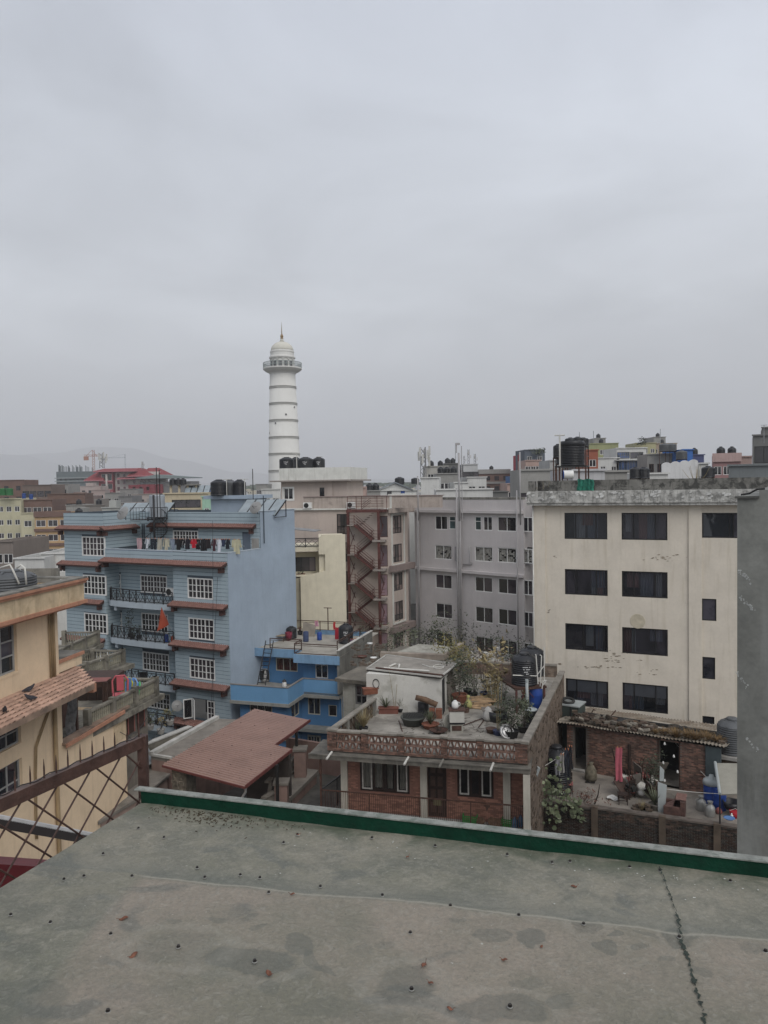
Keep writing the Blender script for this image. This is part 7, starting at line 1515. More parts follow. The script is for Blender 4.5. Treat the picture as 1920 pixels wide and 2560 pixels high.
# = A: peach-yellow building on the left
def peach_left():
 a=R_(9.4)-math.pi/2;O=(-15.34,24.0);m=mat('apricot',(.70,.545,.375),var=.06,scale=.9,streak=.3,scol=(.27,.19,.12),stain=.25,stcol=(.52,.41,.28),bump=.2,fine=7)
 fas=mat('apricotpeel',(.56,.44,.29),var=.2,scale=1.5,streak=.35,scol=(.12,.09,.06),stain=.8,stcol=(.38,.29,.18),stlo=.49,bump=.5,fine=5,stsc=1.8)
 pk=mat('salmon',(.42,.21,.135),var=.15,scale=2,streak=.4,scol=(.12,.07,.05),stain=.4,stcol=(.2,.12,.08));gw=mat('greyframe',(.30,.30,.29),var=.15,bump=0)
 f=thing('apartment_building','apricot painted building at the left with peeling parapet and scalloped tile awning','building',O,a)
 K=lambda v, w, y=0:f.L(v/3.07,1380+w/3.07,y);R=lambda a_, b, c, d, y=0:f.R(a_/3.07,1380+b/3.07,c/3.07,1380+d/3.07,y)
 xu=K(447,700)[0];xo=K(480,1400)[0];xe=K(975,1700)[0];zc=K(300,520)[1]
 zaw=K(420,960)[1]
 w1=R(-190,590,128,975);w2=R(-120,1320,158,1535);w3=R(-120,1655,172,1985)
 op=(xo,xe-.02,K(485,1480)[1],zaw-.9)
 mb=MB();zs=K(900,1235)[1];zs=K(485,1482)[1]
 wall(mb,-8,xu,zaw-.5,zc+.1,[w1],0,.18);wall(mb,-8,xo,0,zaw-.5,[w2,w3],0,.18)
 mb.quad((xu,0,zaw-1),(xu,8,zaw-1),(xu,8,zc),(xu,0,zc));f.add('wall',mb,m)
 mb=MB();wall(mb,xo,xe,0,zs,[],0);mb.quad((xe,0,0),(xe,6,0),(xe,6,zs),(xe,0,zs));mb.quad((xo,.25,zs),(xo,0,zs),(xe,0,zs),(xe,.25,zs));f.add('wall',mb,m)
 f.add('loggia_back',MB().box(xo,xo+3.2,1.6,1.8,zs-1,zaw+.2),mat('loggia_shade',(.09,.05,.04),var=.3,streak=.4));f.add('loggia_side',MB().box(xo-.05,xo,.2,1.6,zs-1,zaw-.3),mat('brownred',(.12,.05,.04),var=.3));f.add('loggia_floor',MB().box(xo,xe,.25,3,zs-1.1,zs-1.0),MAT('darkslab'))  # dark brown back wall carries the shade inside the opening
 xp=K(640,1300)[0];f.add('plastic_sheet',MB().grid(lambda u,v:(xo+.9+(xp-xo-.9)*u,.35+.08*math.sin(u*14+v*6),zs+(zaw-.9-zs)*v),20,10),mat('polysheet',(.15,.15,.15),rough=.25,var=.5,scale=6,bump=.6));f.add('post',MB().box(xp,xp+.1,.3,.4,zs,zaw-.7),MAT('brownwood'))
 f.add('sill',MB().box(xo-.05,xe+.2,-.15,.3,zs+.001,zs+.12),mat('sillgrime',(.27,.19,.14),var=.35,stain=.7,stcol=(.08,.07,.06)))
 f.add('sill_moulding',MB().box(xo-.03,xo+5,-.22,-.151,zs-.1,zs+.06),pk);xt=K(870,1300)[0];f.add('worn_panel',MB().box(xt,xe,-.03,-.001,zs-1.4,zs),fas)
 for w in(w1,w2,w3):
  n=3 if w is w1 else 3;window(f,w,.1,(1,)*n,(1,1.1)if w is not w1 else(1,1,1),.07,gw,MAT('glassb'),fd=.08)
  f.add('window_lining',MB().box(w[0]-.08,w[1]+.08,-.03,-.001,w[2]-.1,w[2]).box(w[1],w[1]+.08,-.03,-.001,w[2],w[3]),m)
 po=-.85;x_end=K(645,300,po)[0];zt=K(300,285,po)[1];zb=K(300,520,po)[1];zt=f.L(205,1447,po)[1];zb=f.L(205,1507,po)[1]
 f.add('parapet_wall',MB().box(-8,x_end,po,po+.25,zb+.12,zt-.18).box(x_end-.25,x_end,po+.251,8,zb+.12,zt-.18),fas)
 f.add('cornice',MB().box(-8,x_end+.08,po-.08,po+.3,zt-.179,zt-.08).box(-8,x_end+.14,po-.14,po+.33,zt-.079,zt+.02),pk);f.add('coping',MB().box(-8,x_end+.12,po-.1,po+.45,zt+.021,zt+.08).box(x_end-.35,x_end+.12,po+.451,8,zt+.021,zt+.08),MAT('oldcon'))
 f.add('lower_moulding',MB().box(-8,x_end+.1,po-.1,po+.3,zb-.02,zb+.119),pk);f.add('soffit',MB().box(-8,x_end-.05,po+.1,6,zb-.12,zb-.021),pk)
 f.add('roof',MB().box(-8,x_end-.26,po+.26,8,zb-.02,zt-.9),MAT('roofcon'))
 pj=1.55;za=zaw+.05;xa=K(590,865)[0];zo=f.L(120,1380+1215/3.07,-pj)[1];zo=(f.L(20,1380+1330/3.07,-pj)[1]+f.L(180,1380+1090/3.07,-pj)[1])/2;xb=K(715,1000,-pj)[0]
 f.add('awning_deck',MB().quad((-8,0,za-.03),(-8,-pj,zo-.03),(xb,-pj,zo-.03),(xa,0,za-.03)).quad((-8,-pj,zo-.12),(-8,0,za-.25),(xa,0,za-.25),(xb,-pj,zo-.12)).quad((xa,0,za),(xb,-pj,zo),(xb,.6,zo),(xa,.6,za)),pk)
 f.add('awning_edge',MB().box(-8,xb+.03,-pj-.04,-pj+.05,zo-.22,zo+.0),MAT('sillgrime'))
 tm=mat('scalloptile',(.46,.30,.225),var=.2,scale=3,orand=.22,stain=.35,stcol=(.2,.13,.10),rough=.75);rows=7;tw=.27
 dz=(zo-za)/rows;dy=pj/rows
 tile=MB();t_=.05;tile.v=[(0,0,0),(tw,0,0),(tw,-dy*1.12,dz*1.12+.03),(0,-dy*1.12,dz*1.12+.03),(tw*.5,-dy*.25,dz*.25+.015),(tw,-dy*1.12,dz*1.12+.07),(0,-dy*1.12,dz*1.12-.01)]
 tile.f=[(0,4,1),(0,3,4),(4,5,1),(3,6,5,2),(4,3,5),(3,2,5)]
 tme=tile.mesh('roof_tile',tm);cnt=0;rest=MB();cells=[]
 for r in range(rows):
  xmax=xa+(xb-xa)*r/rows;k=0;x=xmax-tw
  while x>-4:cells.append((x,-dy*r,za+dz*r));x-=tw
 for c in cells:
  if c[0]>3.0 and cnt<295:f.add('roof_tile',tme,None,c);cnt+=1
  else:
   n=len(rest.v);rest.v+=[(c[0]+v[0],c[1]+v[1],c[2]+v[2])for v in tile.v];rest.f+=[tuple(n+i for i in q)for q in tile.f]
 f.add('roof_tiles',rest,tm,stuff=True)
 x0=K(455,840)[0];f.add('terrace_kerb',MB().box(x0,x0+1.9,.1,.35,za,za+.42),m);f.add('kerb_moulding',MB().box(x0-.05,x0+2.0,.02,.42,za+.421,za+.56),pk);f.add('kerb_top',MB().box(x0,x0+1.95,.1,1.6,za+.5,za+.58),MAT('oldcon'))
 f.add('bracket',MB().box(xo+.5,xo+.75,-1.2,-.01,zo-.55,zo-.2),pk)
 pp=mat('apricotpipe',(.30,.215,.12),var=.2,streak=.4)
 xq=K(410,1500)[0];f.add('drain_pipe',MB().tube([(xq,-.12,2),(xq,-.12,zaw-.3)],.09,8),pp,smooth=True)
 xq=K(372,700)[0];
 for k in range(3):f.add('cable_pipe',MB().tube([(xq+k*.14,-.06,za),(xq+k*.14,-.06,zb)],.035 if k<2 else.07,6),pp,smooth=True)
 for k in range(2):
  q=[K(u+k*12,v)for u,v in((372,1190),(330,1300),(285,1430),(262,1500),(258,1700),(262,2000),(268,2200))];f.add('cable_pipe',MB().tube([(x,-.05,z)for x,z in q],.03,6),pp,smooth=True)
 for k, (u,v,az)in enumerate(((32,1108,1.0),(218,1025,-.6),(238,1125,2.4))):
  yy=-.35 if v<1100 else-.9;x, z=K(u,v+14,yy);w=f.world(x,yy,za+(zo-za)*(-yy/pj)+.03);g=pigeon((w.x,w.y,w.z),az,['pigeon at the left edge of the tiled awning','pigeon high on the tiled awning','pigeon lowest on the tiled awning'][k]);g.root.scale=(1.25,)*3
 p=Pd(20,1450,31);tank((p.x-.1,p.y+.3,zt-.75),1.05,1.35,'large dark grey water tank behind the peeling parapet','greytank',n=26)
 for k, pts in enumerate((((0,1420),(25,1412),(32,1425),(48,1460)),((42,1420),(52,1412),(62,1420),(66,1461)))):
  q=[Pd(x,y,30.4)for x,y in pts];g=thing('curved_pipe',['curved pale pipe over the grey tank','hooked pale pipe right of the grey tank'][k],'pipe',q[0],0,q[0].z);g.add('pipe',MB().tube([x-q[0]for x in q],.04,8),MAT('pvc'),smooth=True)
 p=Pd(105,1432,36);g=thing('concrete_wall','weathered low wall running behind the grey tank','wall',(p.x,p.y),0);g.add('wall',MB().box(-1.0,.75,0,.2,p.z-1.3,p.z+.2),MAT('oldcon'))
 return f
peach_left()
# = foreground: our own roof, green kerb, spiked fence
ZF=CZ-1.55
STAINS=[(628,2402,.155,.075,.2,.6,1),(745,2362,.07,.05,-.5,.5,0),(782,2398,.07,.025,-.9,.4,0),(445,2370,.15,.09,.2,.22,1),(1330,2348,.055,.05,.5,.6,0),(1514,2370,.04,.05,.4,.5,0),(1537,2338,.032,.018,.3,.5,0),(1012,2462,.10,.10,.3,.4,1),(1262,2520,.13,.07,.3,.5,1),(1230,2342,.075,.04,.3,.4,0),(1700,2348,.055,.05,.2,.5,1),(815,2428,.05,.02,-.5,.45,0),(1748,2436,.035,.03,0,.4,0),(1670,2400,.03,.02,.4,.4,0),(552,2303,.04,.018,.2,.4,0),(620,2297,.035,.013,.2,.4,0),(645,2320,.04,.016,.5,.4,0),(430,2308,.05,.016,.3,.35,0),(1600,2373,.024,.016,0,.4,0),(1133,2308,.022,.02,0,.35,0),(1158,2307,.018,.022,0,.35,0),(680,2460,.035,.03,0,.35,0),(1617,2338,.05,.016,-.5,.4,0),(1405,2504,.05,.04,0,.35,0),(1320,2455,.06,.03,.4,.3,0),(910,2378,.04,.03,0,.25,0),(40,2510,.16,.14,0,.35,0),(530,2440,.06,.03,0,.2,0),(1460,2315,.05,.035,0,.35,1),(330,2480,.1,.04,.2,.2,0),(1060,2400,.03,.012,.3,.3,0),(1900,2372,.06,.03,0,.3,0),(860,2528,.2,.05,.1,.25,0),(960,2370,.03,.02,.3,.25,0)]
def foreground():
 Q=Pz(353,2007,ZF);E=Pz(1925,2196,ZF);d=E-Q;a=-math.atan2(d.y,d.x);W_=d.length
 f=thing('near_roof','weathered grey-green coated roof in the foreground with a green kerb','roof',Q.xy,a,ZF)
 L1=Pz(0,2221,ZF);lx, ly, _=f.loc(L1)
 sl=lx/ly
 m, nt, b=nodemat('nearroof');p=_pos(nt)
 tc=nt.nodes.new('ShaderNodeTexCoord');o=tc.outputs['Object']
 big=_noise(nt,o,1.3,5,.6,.4);mid=_noise(nt,_map(nt,o,(1,1.2,1),(4,1,0)),5,6,.62,.5);fine=_noise(nt,o,70,5,.7);fib=_noise(nt,_map(nt,o,(1,1,1),(9,3,0)),28,8,.75,1.6)
 c=_mix(nt,_ramp(nt,big,.35,.65),(.158,.163,.122),(.262,.245,.192))
 c=_mix(nt,_ramp(nt,mid,.42,.62,0,.6),c,(.118,.126,.105));c=_mix(nt,_ramp(nt,_noise(nt,_map(nt,o,(1,1,1),(8,2,0)),14,6,.7,.8),.5,.68,0,.6),c,(.31,.292,.235))
 sx=nt.nodes.new('ShaderNodeSeparateXYZ');nt.links.new(o,sx.inputs[0])
 ed=nt.nodes.new('ShaderNodeMath');ed.operation='ADD';nt.links.new(sx.outputs[1],ed.inputs[0])
 sc_=nt.nodes.new('ShaderNodeMath');sc_.operation='MULTIPLY';nt.links.new(_noise(nt,o,2.2,4),sc_.inputs[0]);sc_.inputs[1].default_value=.08;nt.links.new(sc_.outputs[0],ed.inputs[1])
 sl2=nt.nodes.new('ShaderNodeMath');sl2.operation='MULTIPLY_ADD';nt.links.new(sx.outputs[0],sl2.inputs[0]);sl2.inputs[1].default_value=-.0745;nt.links.new(ed.outputs[0],sl2.inputs[2]);ed=sl2;near=_ramp(nt,ed.outputs[0],-.64,-.61,1,0)
 xe=nt.nodes.new('ShaderNodeMath');xe.operation='MULTIPLY_ADD';nt.links.new(sx.outputs[1],xe.inputs[0]);xe.inputs[1].default_value=.165;nt.links.new(sx.outputs[0],xe.inputs[2]);px_=_ramp(nt,xe.outputs[0],.30,.345,0,1)
 mm=nt.nodes.new('ShaderNodeMath');mm.operation='MULTIPLY';nt.links.new(near,mm.inputs[0]);nt.links.new(px_,mm.inputs[1])
 warm=_mix(nt,_ramp(nt,_noise(nt,_map(nt,o,(1,1,1),(2,8,1)),1.7,5,.6),.4,.62),(.195,.186,.14),(.30,.255,.205))
 k=nt.nodes.new('ShaderNodeMath');k.operation='MULTIPLY';nt.links.new(mm.outputs[0],k.inputs[0]);k.inputs[1].default_value=.8
 c=_mix(nt,k.outputs[0],c,warm)
 blot=_noise(nt,_map(nt,o,(1,1.3,1),(1.4,5.5,2)),3.1,4,.5,.7);c=_mix(nt,_ramp(nt,blot,.60,.66,0,.55),c,(.11,.122,.112))
 c=_mix(nt,_ramp(nt,fib,.50,.66,0,.5),c,(.33,.32,.275));c=_mix(nt,_ramp(nt,_noise(nt,_map(nt,o,(1,1,1),(2,7,0)),40,7,.75,2.2),.56,.66,0,.5),c,(.10,.105,.09));c=_mix(nt,_ramp(nt,fine,.3,.7,.0,.4),c,(.09,.09,.08))
 c=_mix(nt,_ramp(nt,_noise(nt,_map(nt,o,(1,1,1),(3,3,3)),55,2,.5),.74,.78,0,.8),c,(.42,.42,.38))
 vd=nt.nodes.new('ShaderNodeTexNoise');vd.inputs['Scale'].default_value=8;vd.inputs['Detail'].default_value=7;nt.links.new(o,vd.inputs['Vector'])
 vs=nt.nodes.new('ShaderNodeVectorMath');vs.operation='MULTIPLY_ADD';nt.links.new(vd.outputs['Color'],vs.inputs[0]);vs.inputs[1].default_value=(.13,.13,0);nt.links.new(o,vs.inputs[2])
 for sx_, sy_, rx, ry, rt, am, rim in STAINS:
  q=f.loc(Pz(sx_,sy_,ZF));mp=nt.nodes.new('ShaderNodeMapping');mp.vector_type='TEXTURE';mp.inputs['Location'].default_value=(q[0]+.065,q[1]+.065,0);mp.inputs['Rotation'].default_value=(0,0,rt);mp.inputs['Scale'].default_value=(rx,ry,100);nt.links.new(vs.outputs[0],mp.inputs[0])
  ln=nt.nodes.new('ShaderNodeVectorMath');ln.operation='LENGTH';nt.links.new(mp.outputs[0],ln.inputs[0])
  if rim:
   r1=_ramp(nt,ln.outputs['Value'],1.0,1.25,0,1);r2=_ramp(nt,ln.outputs['Value'],1.2,1.6,.28,0);ml=nt.nodes.new('ShaderNodeMath');ml.operation='MULTIPLY';nt.links.new(r1,ml.inputs[0]);nt.links.new(r2,ml.inputs[1]);c=_mix(nt,ml.outputs[0],c,(.29,.28,.24))
  c=_mix(nt,_ramp(nt,ln.outputs['Value'],.86,1.0,am*.85,0),c,(.09,.10,.088))
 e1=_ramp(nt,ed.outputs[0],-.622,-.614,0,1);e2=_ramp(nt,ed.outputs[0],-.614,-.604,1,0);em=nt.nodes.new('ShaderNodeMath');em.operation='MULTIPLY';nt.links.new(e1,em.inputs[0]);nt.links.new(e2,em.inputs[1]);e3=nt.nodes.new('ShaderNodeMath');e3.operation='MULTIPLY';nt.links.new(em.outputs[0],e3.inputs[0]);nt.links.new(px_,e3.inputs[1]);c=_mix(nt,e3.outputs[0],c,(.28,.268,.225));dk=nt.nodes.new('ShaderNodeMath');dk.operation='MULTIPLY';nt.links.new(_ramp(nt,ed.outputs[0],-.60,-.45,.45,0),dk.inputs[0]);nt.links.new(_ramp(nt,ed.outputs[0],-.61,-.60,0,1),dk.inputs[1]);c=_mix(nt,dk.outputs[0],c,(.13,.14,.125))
 ky=_ramp(nt,sx.outputs[1],-.16,-.0,0,1);gm=nt.nodes.new('ShaderNodeMath');gm.operation='MULTIPLY';nt.links.new(ky,gm.inputs[0]);nt.links.new(_ramp(nt,mid,.42,.6,0,.7),gm.inputs[1]);c=_mix(nt,gm.outputs[0],c,(.06,.085,.05))
 nt.links.new(c,b.inputs['Base Color']);b.inputs['Roughness'].default_value=.62;b.inputs['Specular IOR Level'].default_value=.35
 bp=nt.nodes.new('ShaderNodeBump');bp.inputs['Strength'].default_value=.8;bp.inputs['Distance'].default_value=.010
 hs=nt.nodes.new('ShaderNodeMath');hs.operation='ADD';nt.links.new(fib,hs.inputs[0]);nt.links.new(mid,hs.inputs[1]);nt.links.new(hs.outputs[0],bp.inputs['Height']);nt.links.new(bp.outputs[0],b.inputs['Normal']);MATS['nearroof']=m
 ynear=-3.6;N=110
 from mathutils import noise as mn
 def S(u,v):
  y=ynear*v;x0=sl*y;x1=W_+1.2;x=x0+(x1-x0)*u
  h=.006*mn.noise(Vector((x*1.5,y*1.5,0)))+.004*mn.noise(Vector((x*6,y*6,3)))
  h+=.004*(1/(1+math.exp((y+.62-.0745*x)*60)))*(1 if x>.3 else 0)
  for cx, cy, r in pits:h-=.006*math.exp(-(((x-cx)/r)**2+((y-cy)/(r*.8))**2))
  return(x,y,h)
 pit_px=[(445,2372,.12),(640,2405,.13),(1030,2430,.16),(1275,2520,.14),(1700,2345,.07),(1460,2315,.07)]
 pits=[]
 for x, y, r in pit_px:q=f.loc(Pz(x,y,ZF));pits.append((q[0],q[1],r))
 f.add('roof_surface',MB().grid(lambda u,v:S(u,1-v),N,N),m,smooth=True)
 f.add('roof_slab',MB().prism([(0,0),(sl*ynear,ynear),(W_+1.2,ynear),(W_+1.2,0)],-.25,-.02),MAT('concrete'))
 f.add('house_wall',MB().prism([(.05,-.05),(sl*ynear+.05,ynear),(W_+1.2,ynear),(W_+1.2,-.05)],-ZF,-.25),MAT('concrete'))
 gk=mat('kerbgreen',(.003,.036,.02),var=.3,scale=9,streak=.35,scol=(.002,.012,.008),stain=.5,stcol=(.012,.03,.02),rough=.75,bump=.3,fine=40,spec=.15)
 kt=mat('kerbtop',(.24,.25,.23),var=.3,scale=14,stain=.8,stcol=(.11,.13,.11),stlo=.48,stsc=14,fine=60,bump=.4)
 f.add('kerb',MB().box(-.0,W_+1.2,.0,.045,-.02,.060),gk);f.add('kerb_top',MB().box(-.035,W_+1.2,-.006,.040,.0605,.066),kt)
 q=[f.loc(Pz(x,y,ZF))for x,y in((1650,2172),(1660,2200),(1672,2235),(1685,2270),(1697,2315),(1708,2370),(1722,2410),(1735,2460),(1748,2505),(1758,2545),(1768,2600))]
 rn=random.Random(5);cr=MB();pts=[]
 for p0, p1 in zip(q,q[1:]):
  for k in range(8):
   t=k/8;x=p0[0]+(p1[0]-p0[0])*t+rn.gauss(0,.0025);y=p0[1]+(p1[1]-p0[1])*t;pts.append((x,y))
 for i, (p0,p1)in enumerate(zip(pts,pts[1:])):
  w=abs(rn.gauss(.0012,.0018))if i<30 else abs(rn.gauss(.003,.003));cr.quad((p0[0]-w,p0[1],.0095),(p0[0]+w,p0[1],.0095),(p1[0]+w,p1[1],.0095),(p1[0]-w,p1[1],.0095))
 f.add('crack',cr,mat('crackdark',(.03,.04,.032),var=.4,scale=20))
 q=[f.loc(Pz(x,y,ZF))for x,y in((250,2330),(330,2235),(365,2190),(500,2198),(700,2230),(960,2252),(1170,2275),(1300,2292),(1450,2305),(1700,2335),(1900,2350))]
 pts=[Vector(q[0])]
 for i in range(len(q)-1):
  for k in range(1,6):v=Vector(q[i]).lerp(Vector(q[i+1]),k/5);pts.append(v+Vector((0,rn.gauss(0,.003),0)))
 sm=mat('screw',(.05,.045,.042),rough=.4,metal=.6,var=.4,scale=30);wm=mat('washer',(.34,.34,.32),rough=.4,metal=.3)
 wme=MB().lathe([(.007,0),(.007,.0018),(.0045,.0035)],12).mesh('washer',wm);sme=MB().lathe([(.0048,0),(.0048,.005),(.003,.006)],6).mesh('screw_head',sm)
 scr=[(346,2074),(258,2138),(410,2097),(160,2202),(210,2194),(493,2173),(512,2197),(601,2191),(650,2198),(801,2220),(956,2242),(27,2291),(126,2310),(277,2339),(446,2372),(637,2408),(270,2533),(744,2090),(930,2098),(1088,2118),(1268,2140),(1425,2157),(1574,2171),(1826,2206),(1126,2268),(1297,2292),(1459,2314),(1698,2347),(1914,2383),(1029,2478),(1275,2521),(1650,2180),(709,2110),(1380,2160),(330,2194),(672,2235),(1026,2336)]
 for i, (x,y)in enumerate(scr):
  q=f.loc(Pz(x,y,ZF));s=1.15 if y>2350 else 1.
  o=f.add('washer',wme,None,(q[0],q[1],.004));o.name='roof_screw';o.scale=(s,)*3;link('screw_head',sme,o,(0,0,.003));link('hex_ring',MB().lathe([(.0062,0),(.0062,.0012)],12).mesh('hex_ring',sm)if i==0 else bpy.data.meshes['hex_ring'],o,(0,0,.0025))
 lm=mat('dryleaf',(.15,.06,.035),var=.5,scale=60,rough=.7);rn=random.Random(9)
 for i, (x,y,s,l)in enumerate(((309,2302,.02,'curled brown leaf at the left of the roof'),(334,2394,.02,'curled brown leaf near the ringed stain'),(672,2439,.018,'red-brown leaf below the dark stain'),(1060,2418,.018,'red-brown leaf beside the large dark pit'),(1435,2221,.015,'small red leaf in the upper right roof area'),(731,2240,.012,'tiny red leaf near the middle screws'),(1019,2147,.012,'tiny red leaf below the kerb, middle'),(1125,2528,.013,'orange leaf scrap near the bottom edge'),(1261,2405,.013,'brown leaf right of the large dark pit'),(1077,2463,.012,'brown leaf scrap right of the big dark pit'),(745,2090,.012,'brown leaf bit under the kerb, left of centre'),(1354,2372,.009,'tiny brown leaf speck at the dark stain'))):
  p=Pz(x,y,ZF);g=thing('dry_leaf',l,'leaf',p,rn.uniform(0,6),ZF+.008,'dry leaves lying on the roof')
  g.add('leaf_blade',MB().grid(lambda u,v:((u-.5)*s*1.6,(v-.5)*s*(1-(2*u-1)**2)*.95,.35*s*math.cos((v-.5)*3)*(1-abs(2*u-1)*.4)+.15*s*math.sin(u*6)),8,5),lm,smooth=True);g.add('leaf_stalk',MB().tube([(s*.7,0,.003),(s*1.25,.1*s,.008)],.0008,4),lm)
 lit=MB();rn=random.Random(10)
 for i in range(240):
  x=rn.gauss(520,60)if i%3 else rn.uniform(370,760);y=2013+(x-353)*.12+abs(rn.gauss(0,1))*16
  if x<362:continue
  q=f.loc(Pz(x,y,ZF));t=rn.uniform(0,3.14);L=rn.uniform(.001,.006);w=rn.uniform(.0008,.0022);lit.obox((q[0],q[1],.006),(L*math.cos(t),L*math.sin(t),0),(-w*math.sin(t),w*math.cos(t),0),(0,0,.0012))
 f.add('plant_litter',lit,mat('litter',(.07,.055,.035),var=.5,scale=40),stuff=True)
 sp=MB()
 for i in range(60):
  x=rn.uniform(700,1900);y=2010+(x-353)*.12+14+abs(rn.gauss(0,1))*38;q=f.loc(Pz(x,y,ZF));r=rn.uniform(.001,.004);sp.lathe([(r,0),(r*.6,.0008)],7,(q[0],q[1],.0068))
 f.add('lime_spot',sp,mat('limespot',(.45,.46,.43),var=.2),stuff=True)
 Zb=Q.z+.33
 g=thing('spiked_fence','brown steel fence with spikes and a diagonal lattice along the roof edge','fence',Q.xy,0,ZF)
 fm=mat('fencebrown',(.065,.035,.028),var=.35,scale=14,stain=.5,stcol=(.12,.07,.05),rough=.55,bump=.3,fine=50);bt=mat('fencetop',(.11,.075,.065),var=.4,scale=14,rough=.5)
 Pt=lambda x, y, D:Pd(x,y,D)
 E0=Pd(356,1985,3.86);top1=Pd(356,1838,3.86);top0=Pd(-40,2010,3.05)
 e=lambda p:Vector(g.loc(p));A=e(top1);Bq=e(top0);dirv=(A-Bq).normalized();Aend=A+dirv*.02
 fall=Vector((0,0,0))
 g.add('top_rail',MB().bar(Bq-dirv*.6-Vector((0,0,.03)),Aend-Vector((0,0,.03)),.035,.055),fm);g.add('rail_cap',MB().bar(Bq-dirv*.6-Vector((0,0,.0015)),Aend-Vector((0,0,.0015)),.037,.002),bt)
 g.add('post',MB().box(A.x-.022,A.x+.022,A.y-.02,A.y+.02,-.02,A.z-.0),fm)
 spk=MB();sx0=[(347,1803,1835),(317,1816,1838),(287,1830,1864),(260,1842,1878),(231,1855,1893),(201,1870,1912),(170,1886,1928),(141,1903,1944),(111,1916,1960),(76,1938,1980),(38,1954,1998)]
 L_=(A-Bq).length
 for x, yt, yb in sx0:
  best=min((abs((lambda w:(960+FPX*(w-CAM).dot(_r)/(w-CAM).dot(_f)))(g.world(*(Bq+(A-Bq)*(k/400))))-x),k)for k in range(401))[1];p=Bq+(A-Bq)*(best/400)
  h=(yb-yt)/FPX*(p.y+Q.y)*1.1;g.add('spike',MB().lathe([(.0042,0),(.0042,h*.55),(.0012,h)],6,tuple(p)),fm)
 rail=lambda t:Bq+(A-Bq)*t
 for i in range(-5,11):
  s0=i/4.7;p=rail(s0);ln=1.15;q1=Vector((p.x,p.y,p.z-.05));
  for sgn in(1,-1):
   q2=q1+dirv*(.62*sgn)+Vector((0,0,-.62))
   t0, t1=0, 1
   s2=s0+.62*sgn/L_
   if s0>1 and s2>1:continue
   if s2>1:k=(1-s0)/(s2-s0);q2=q1.lerp(q2,k)
   if s0>1:k=(1-s0)/(s2-s0);q1=q1.lerp(q2,k)
   off=Vector((.006*sgn,0,0));g.add('lattice_bar',MB().tube([q1+off,q2+off],.0045,6),fm)
 wv=[rail(t/30)+Vector((.004*math.sin(t),0,.006+.005*math.sin(t*1.3)))for t in range(0,31)];h=thing('wire_coil','loose black wire wound along the spiked fence rail','wire',g.world(*wv[0]).xy,0,g.world(*wv[0]).z);w0=wv[0];h.add('strand',MB().tube([v-w0 for v in wv],.0025,5),MAT('black'))
 for k, pts in enumerate((((300,1830),(335,1850),(360,1860),(385,1845),(410,1810)),((310,1860),(330,1835),(345,1830),(370,1790),(395,1770)))):
  q=[Pd(x,y,3.9+.1*j)for j,(x,y)in enumerate(pts)];h=thing('wire_end',['stray wire arching beyond the fence post','second stray wire rising beyond the fence post'][k],'wire',q[0],0,q[0].z);h.add('strand',MB().tube([v-q[0]for v in q],.0018,5),MAT('black'))
 p0, p1=Pd(-30,2036,4.2), Pd(262,2092,4.9);h=thing('metal_rail','pale-topped steel channel passing behind the lattice','rail',p0,0,0);h.add('channel',MB().bar(Vector((0,0,p0.z-.035)),Vector((p1.x-p0.x,p1.y-p0.y,p1.z-.035)),.10,.05),mat('channeldark',(.035,.03,.03)));h.add('channel_top',MB().bar(Vector((0,0,p0.z)),Vector((p1.x-p0.x,p1.y-p0.y,p1.z)),.10,.018),mat('channeltop',(.5,.5,.5),var=.25,scale=12,rough=.4))
 p0, p1=Pd(-90,2150,3.7), Pd(190,2168,4.2);h=thing('red_beam','dark red painted beam at the lower left corner','beam',p0,0,0);h.add('beam',MB().bar(Vector((0,0,p0.z-.10)),Vector((p1.x-p0.x,p1.y-p0.y,p1.z-.10)),.18,.2),mat('beamred',(.11,.018,.022),var=.2,scale=8,stain=.35,stcol=(.3,.2,.18),stlo=.6,rough=.5))
 D=13.0;p=Pd(1843,1300,D);h=thing('cement_house','grey cement-rendered building wall at the right edge','building',(p.x,p.y),R_(28));zt=h.L(1850,1246)[1]
 cmn=mat('cementgrey',(.165,.168,.155),var=.4,scale=.7,streak=.95,scol=(.22,.225,.215),stain=.45,stcol=(.09,.095,.09),bump=.2)
 h.add('wall',MB().box(0,6,0,8,0,zt),cmn);x2=h.L(1898,1240)[0];h.add('upper_wall',MB().box(x2,6,.02,8,zt+.001,zt+.14),cmn);h.add('ledge',MB().box(-.04,x2-.002,-.05,.35,zt+.001,zt+.035),mat('ledgemoss',(.10,.10,.09),var=.4,stain=.6))
 h.add('cable_pipe',MB().tube([h_ for h_ in[(.05,.1,zt+.06),(.18,.1,zt+.08),(.3,.05,zt+.15),(.42,.05,zt+.16)]],.018,6),MAT('black'))
 rn=random.Random(6)
 me=mat('efflor',(.38,.39,.38),var=.3,scale=5);ef=MB()
 for cx, cy, n, sx_, sy_, dr in((1862,1440,20,14,14,.8),(1868,1510,26,18,20,.7),(1855,1700,20,14,22,.9),(1880,1860,14,16,20,.9)):
  for i in range(n):
   t=rn.uniform(-1,1);x, z=h.L(cx+t*sx_+rn.gauss(0,2),cy+t*sy_*dr+rn.gauss(0,3));s=rn.uniform(.006,.022);ef.slab([(x-s,z),(x,z-s*1.2),(x+s,z-s*.2),(x+s*.3,z+s)],-.003,.0)
 h.add('salt_stain',ef,me,stuff=True)
foreground()
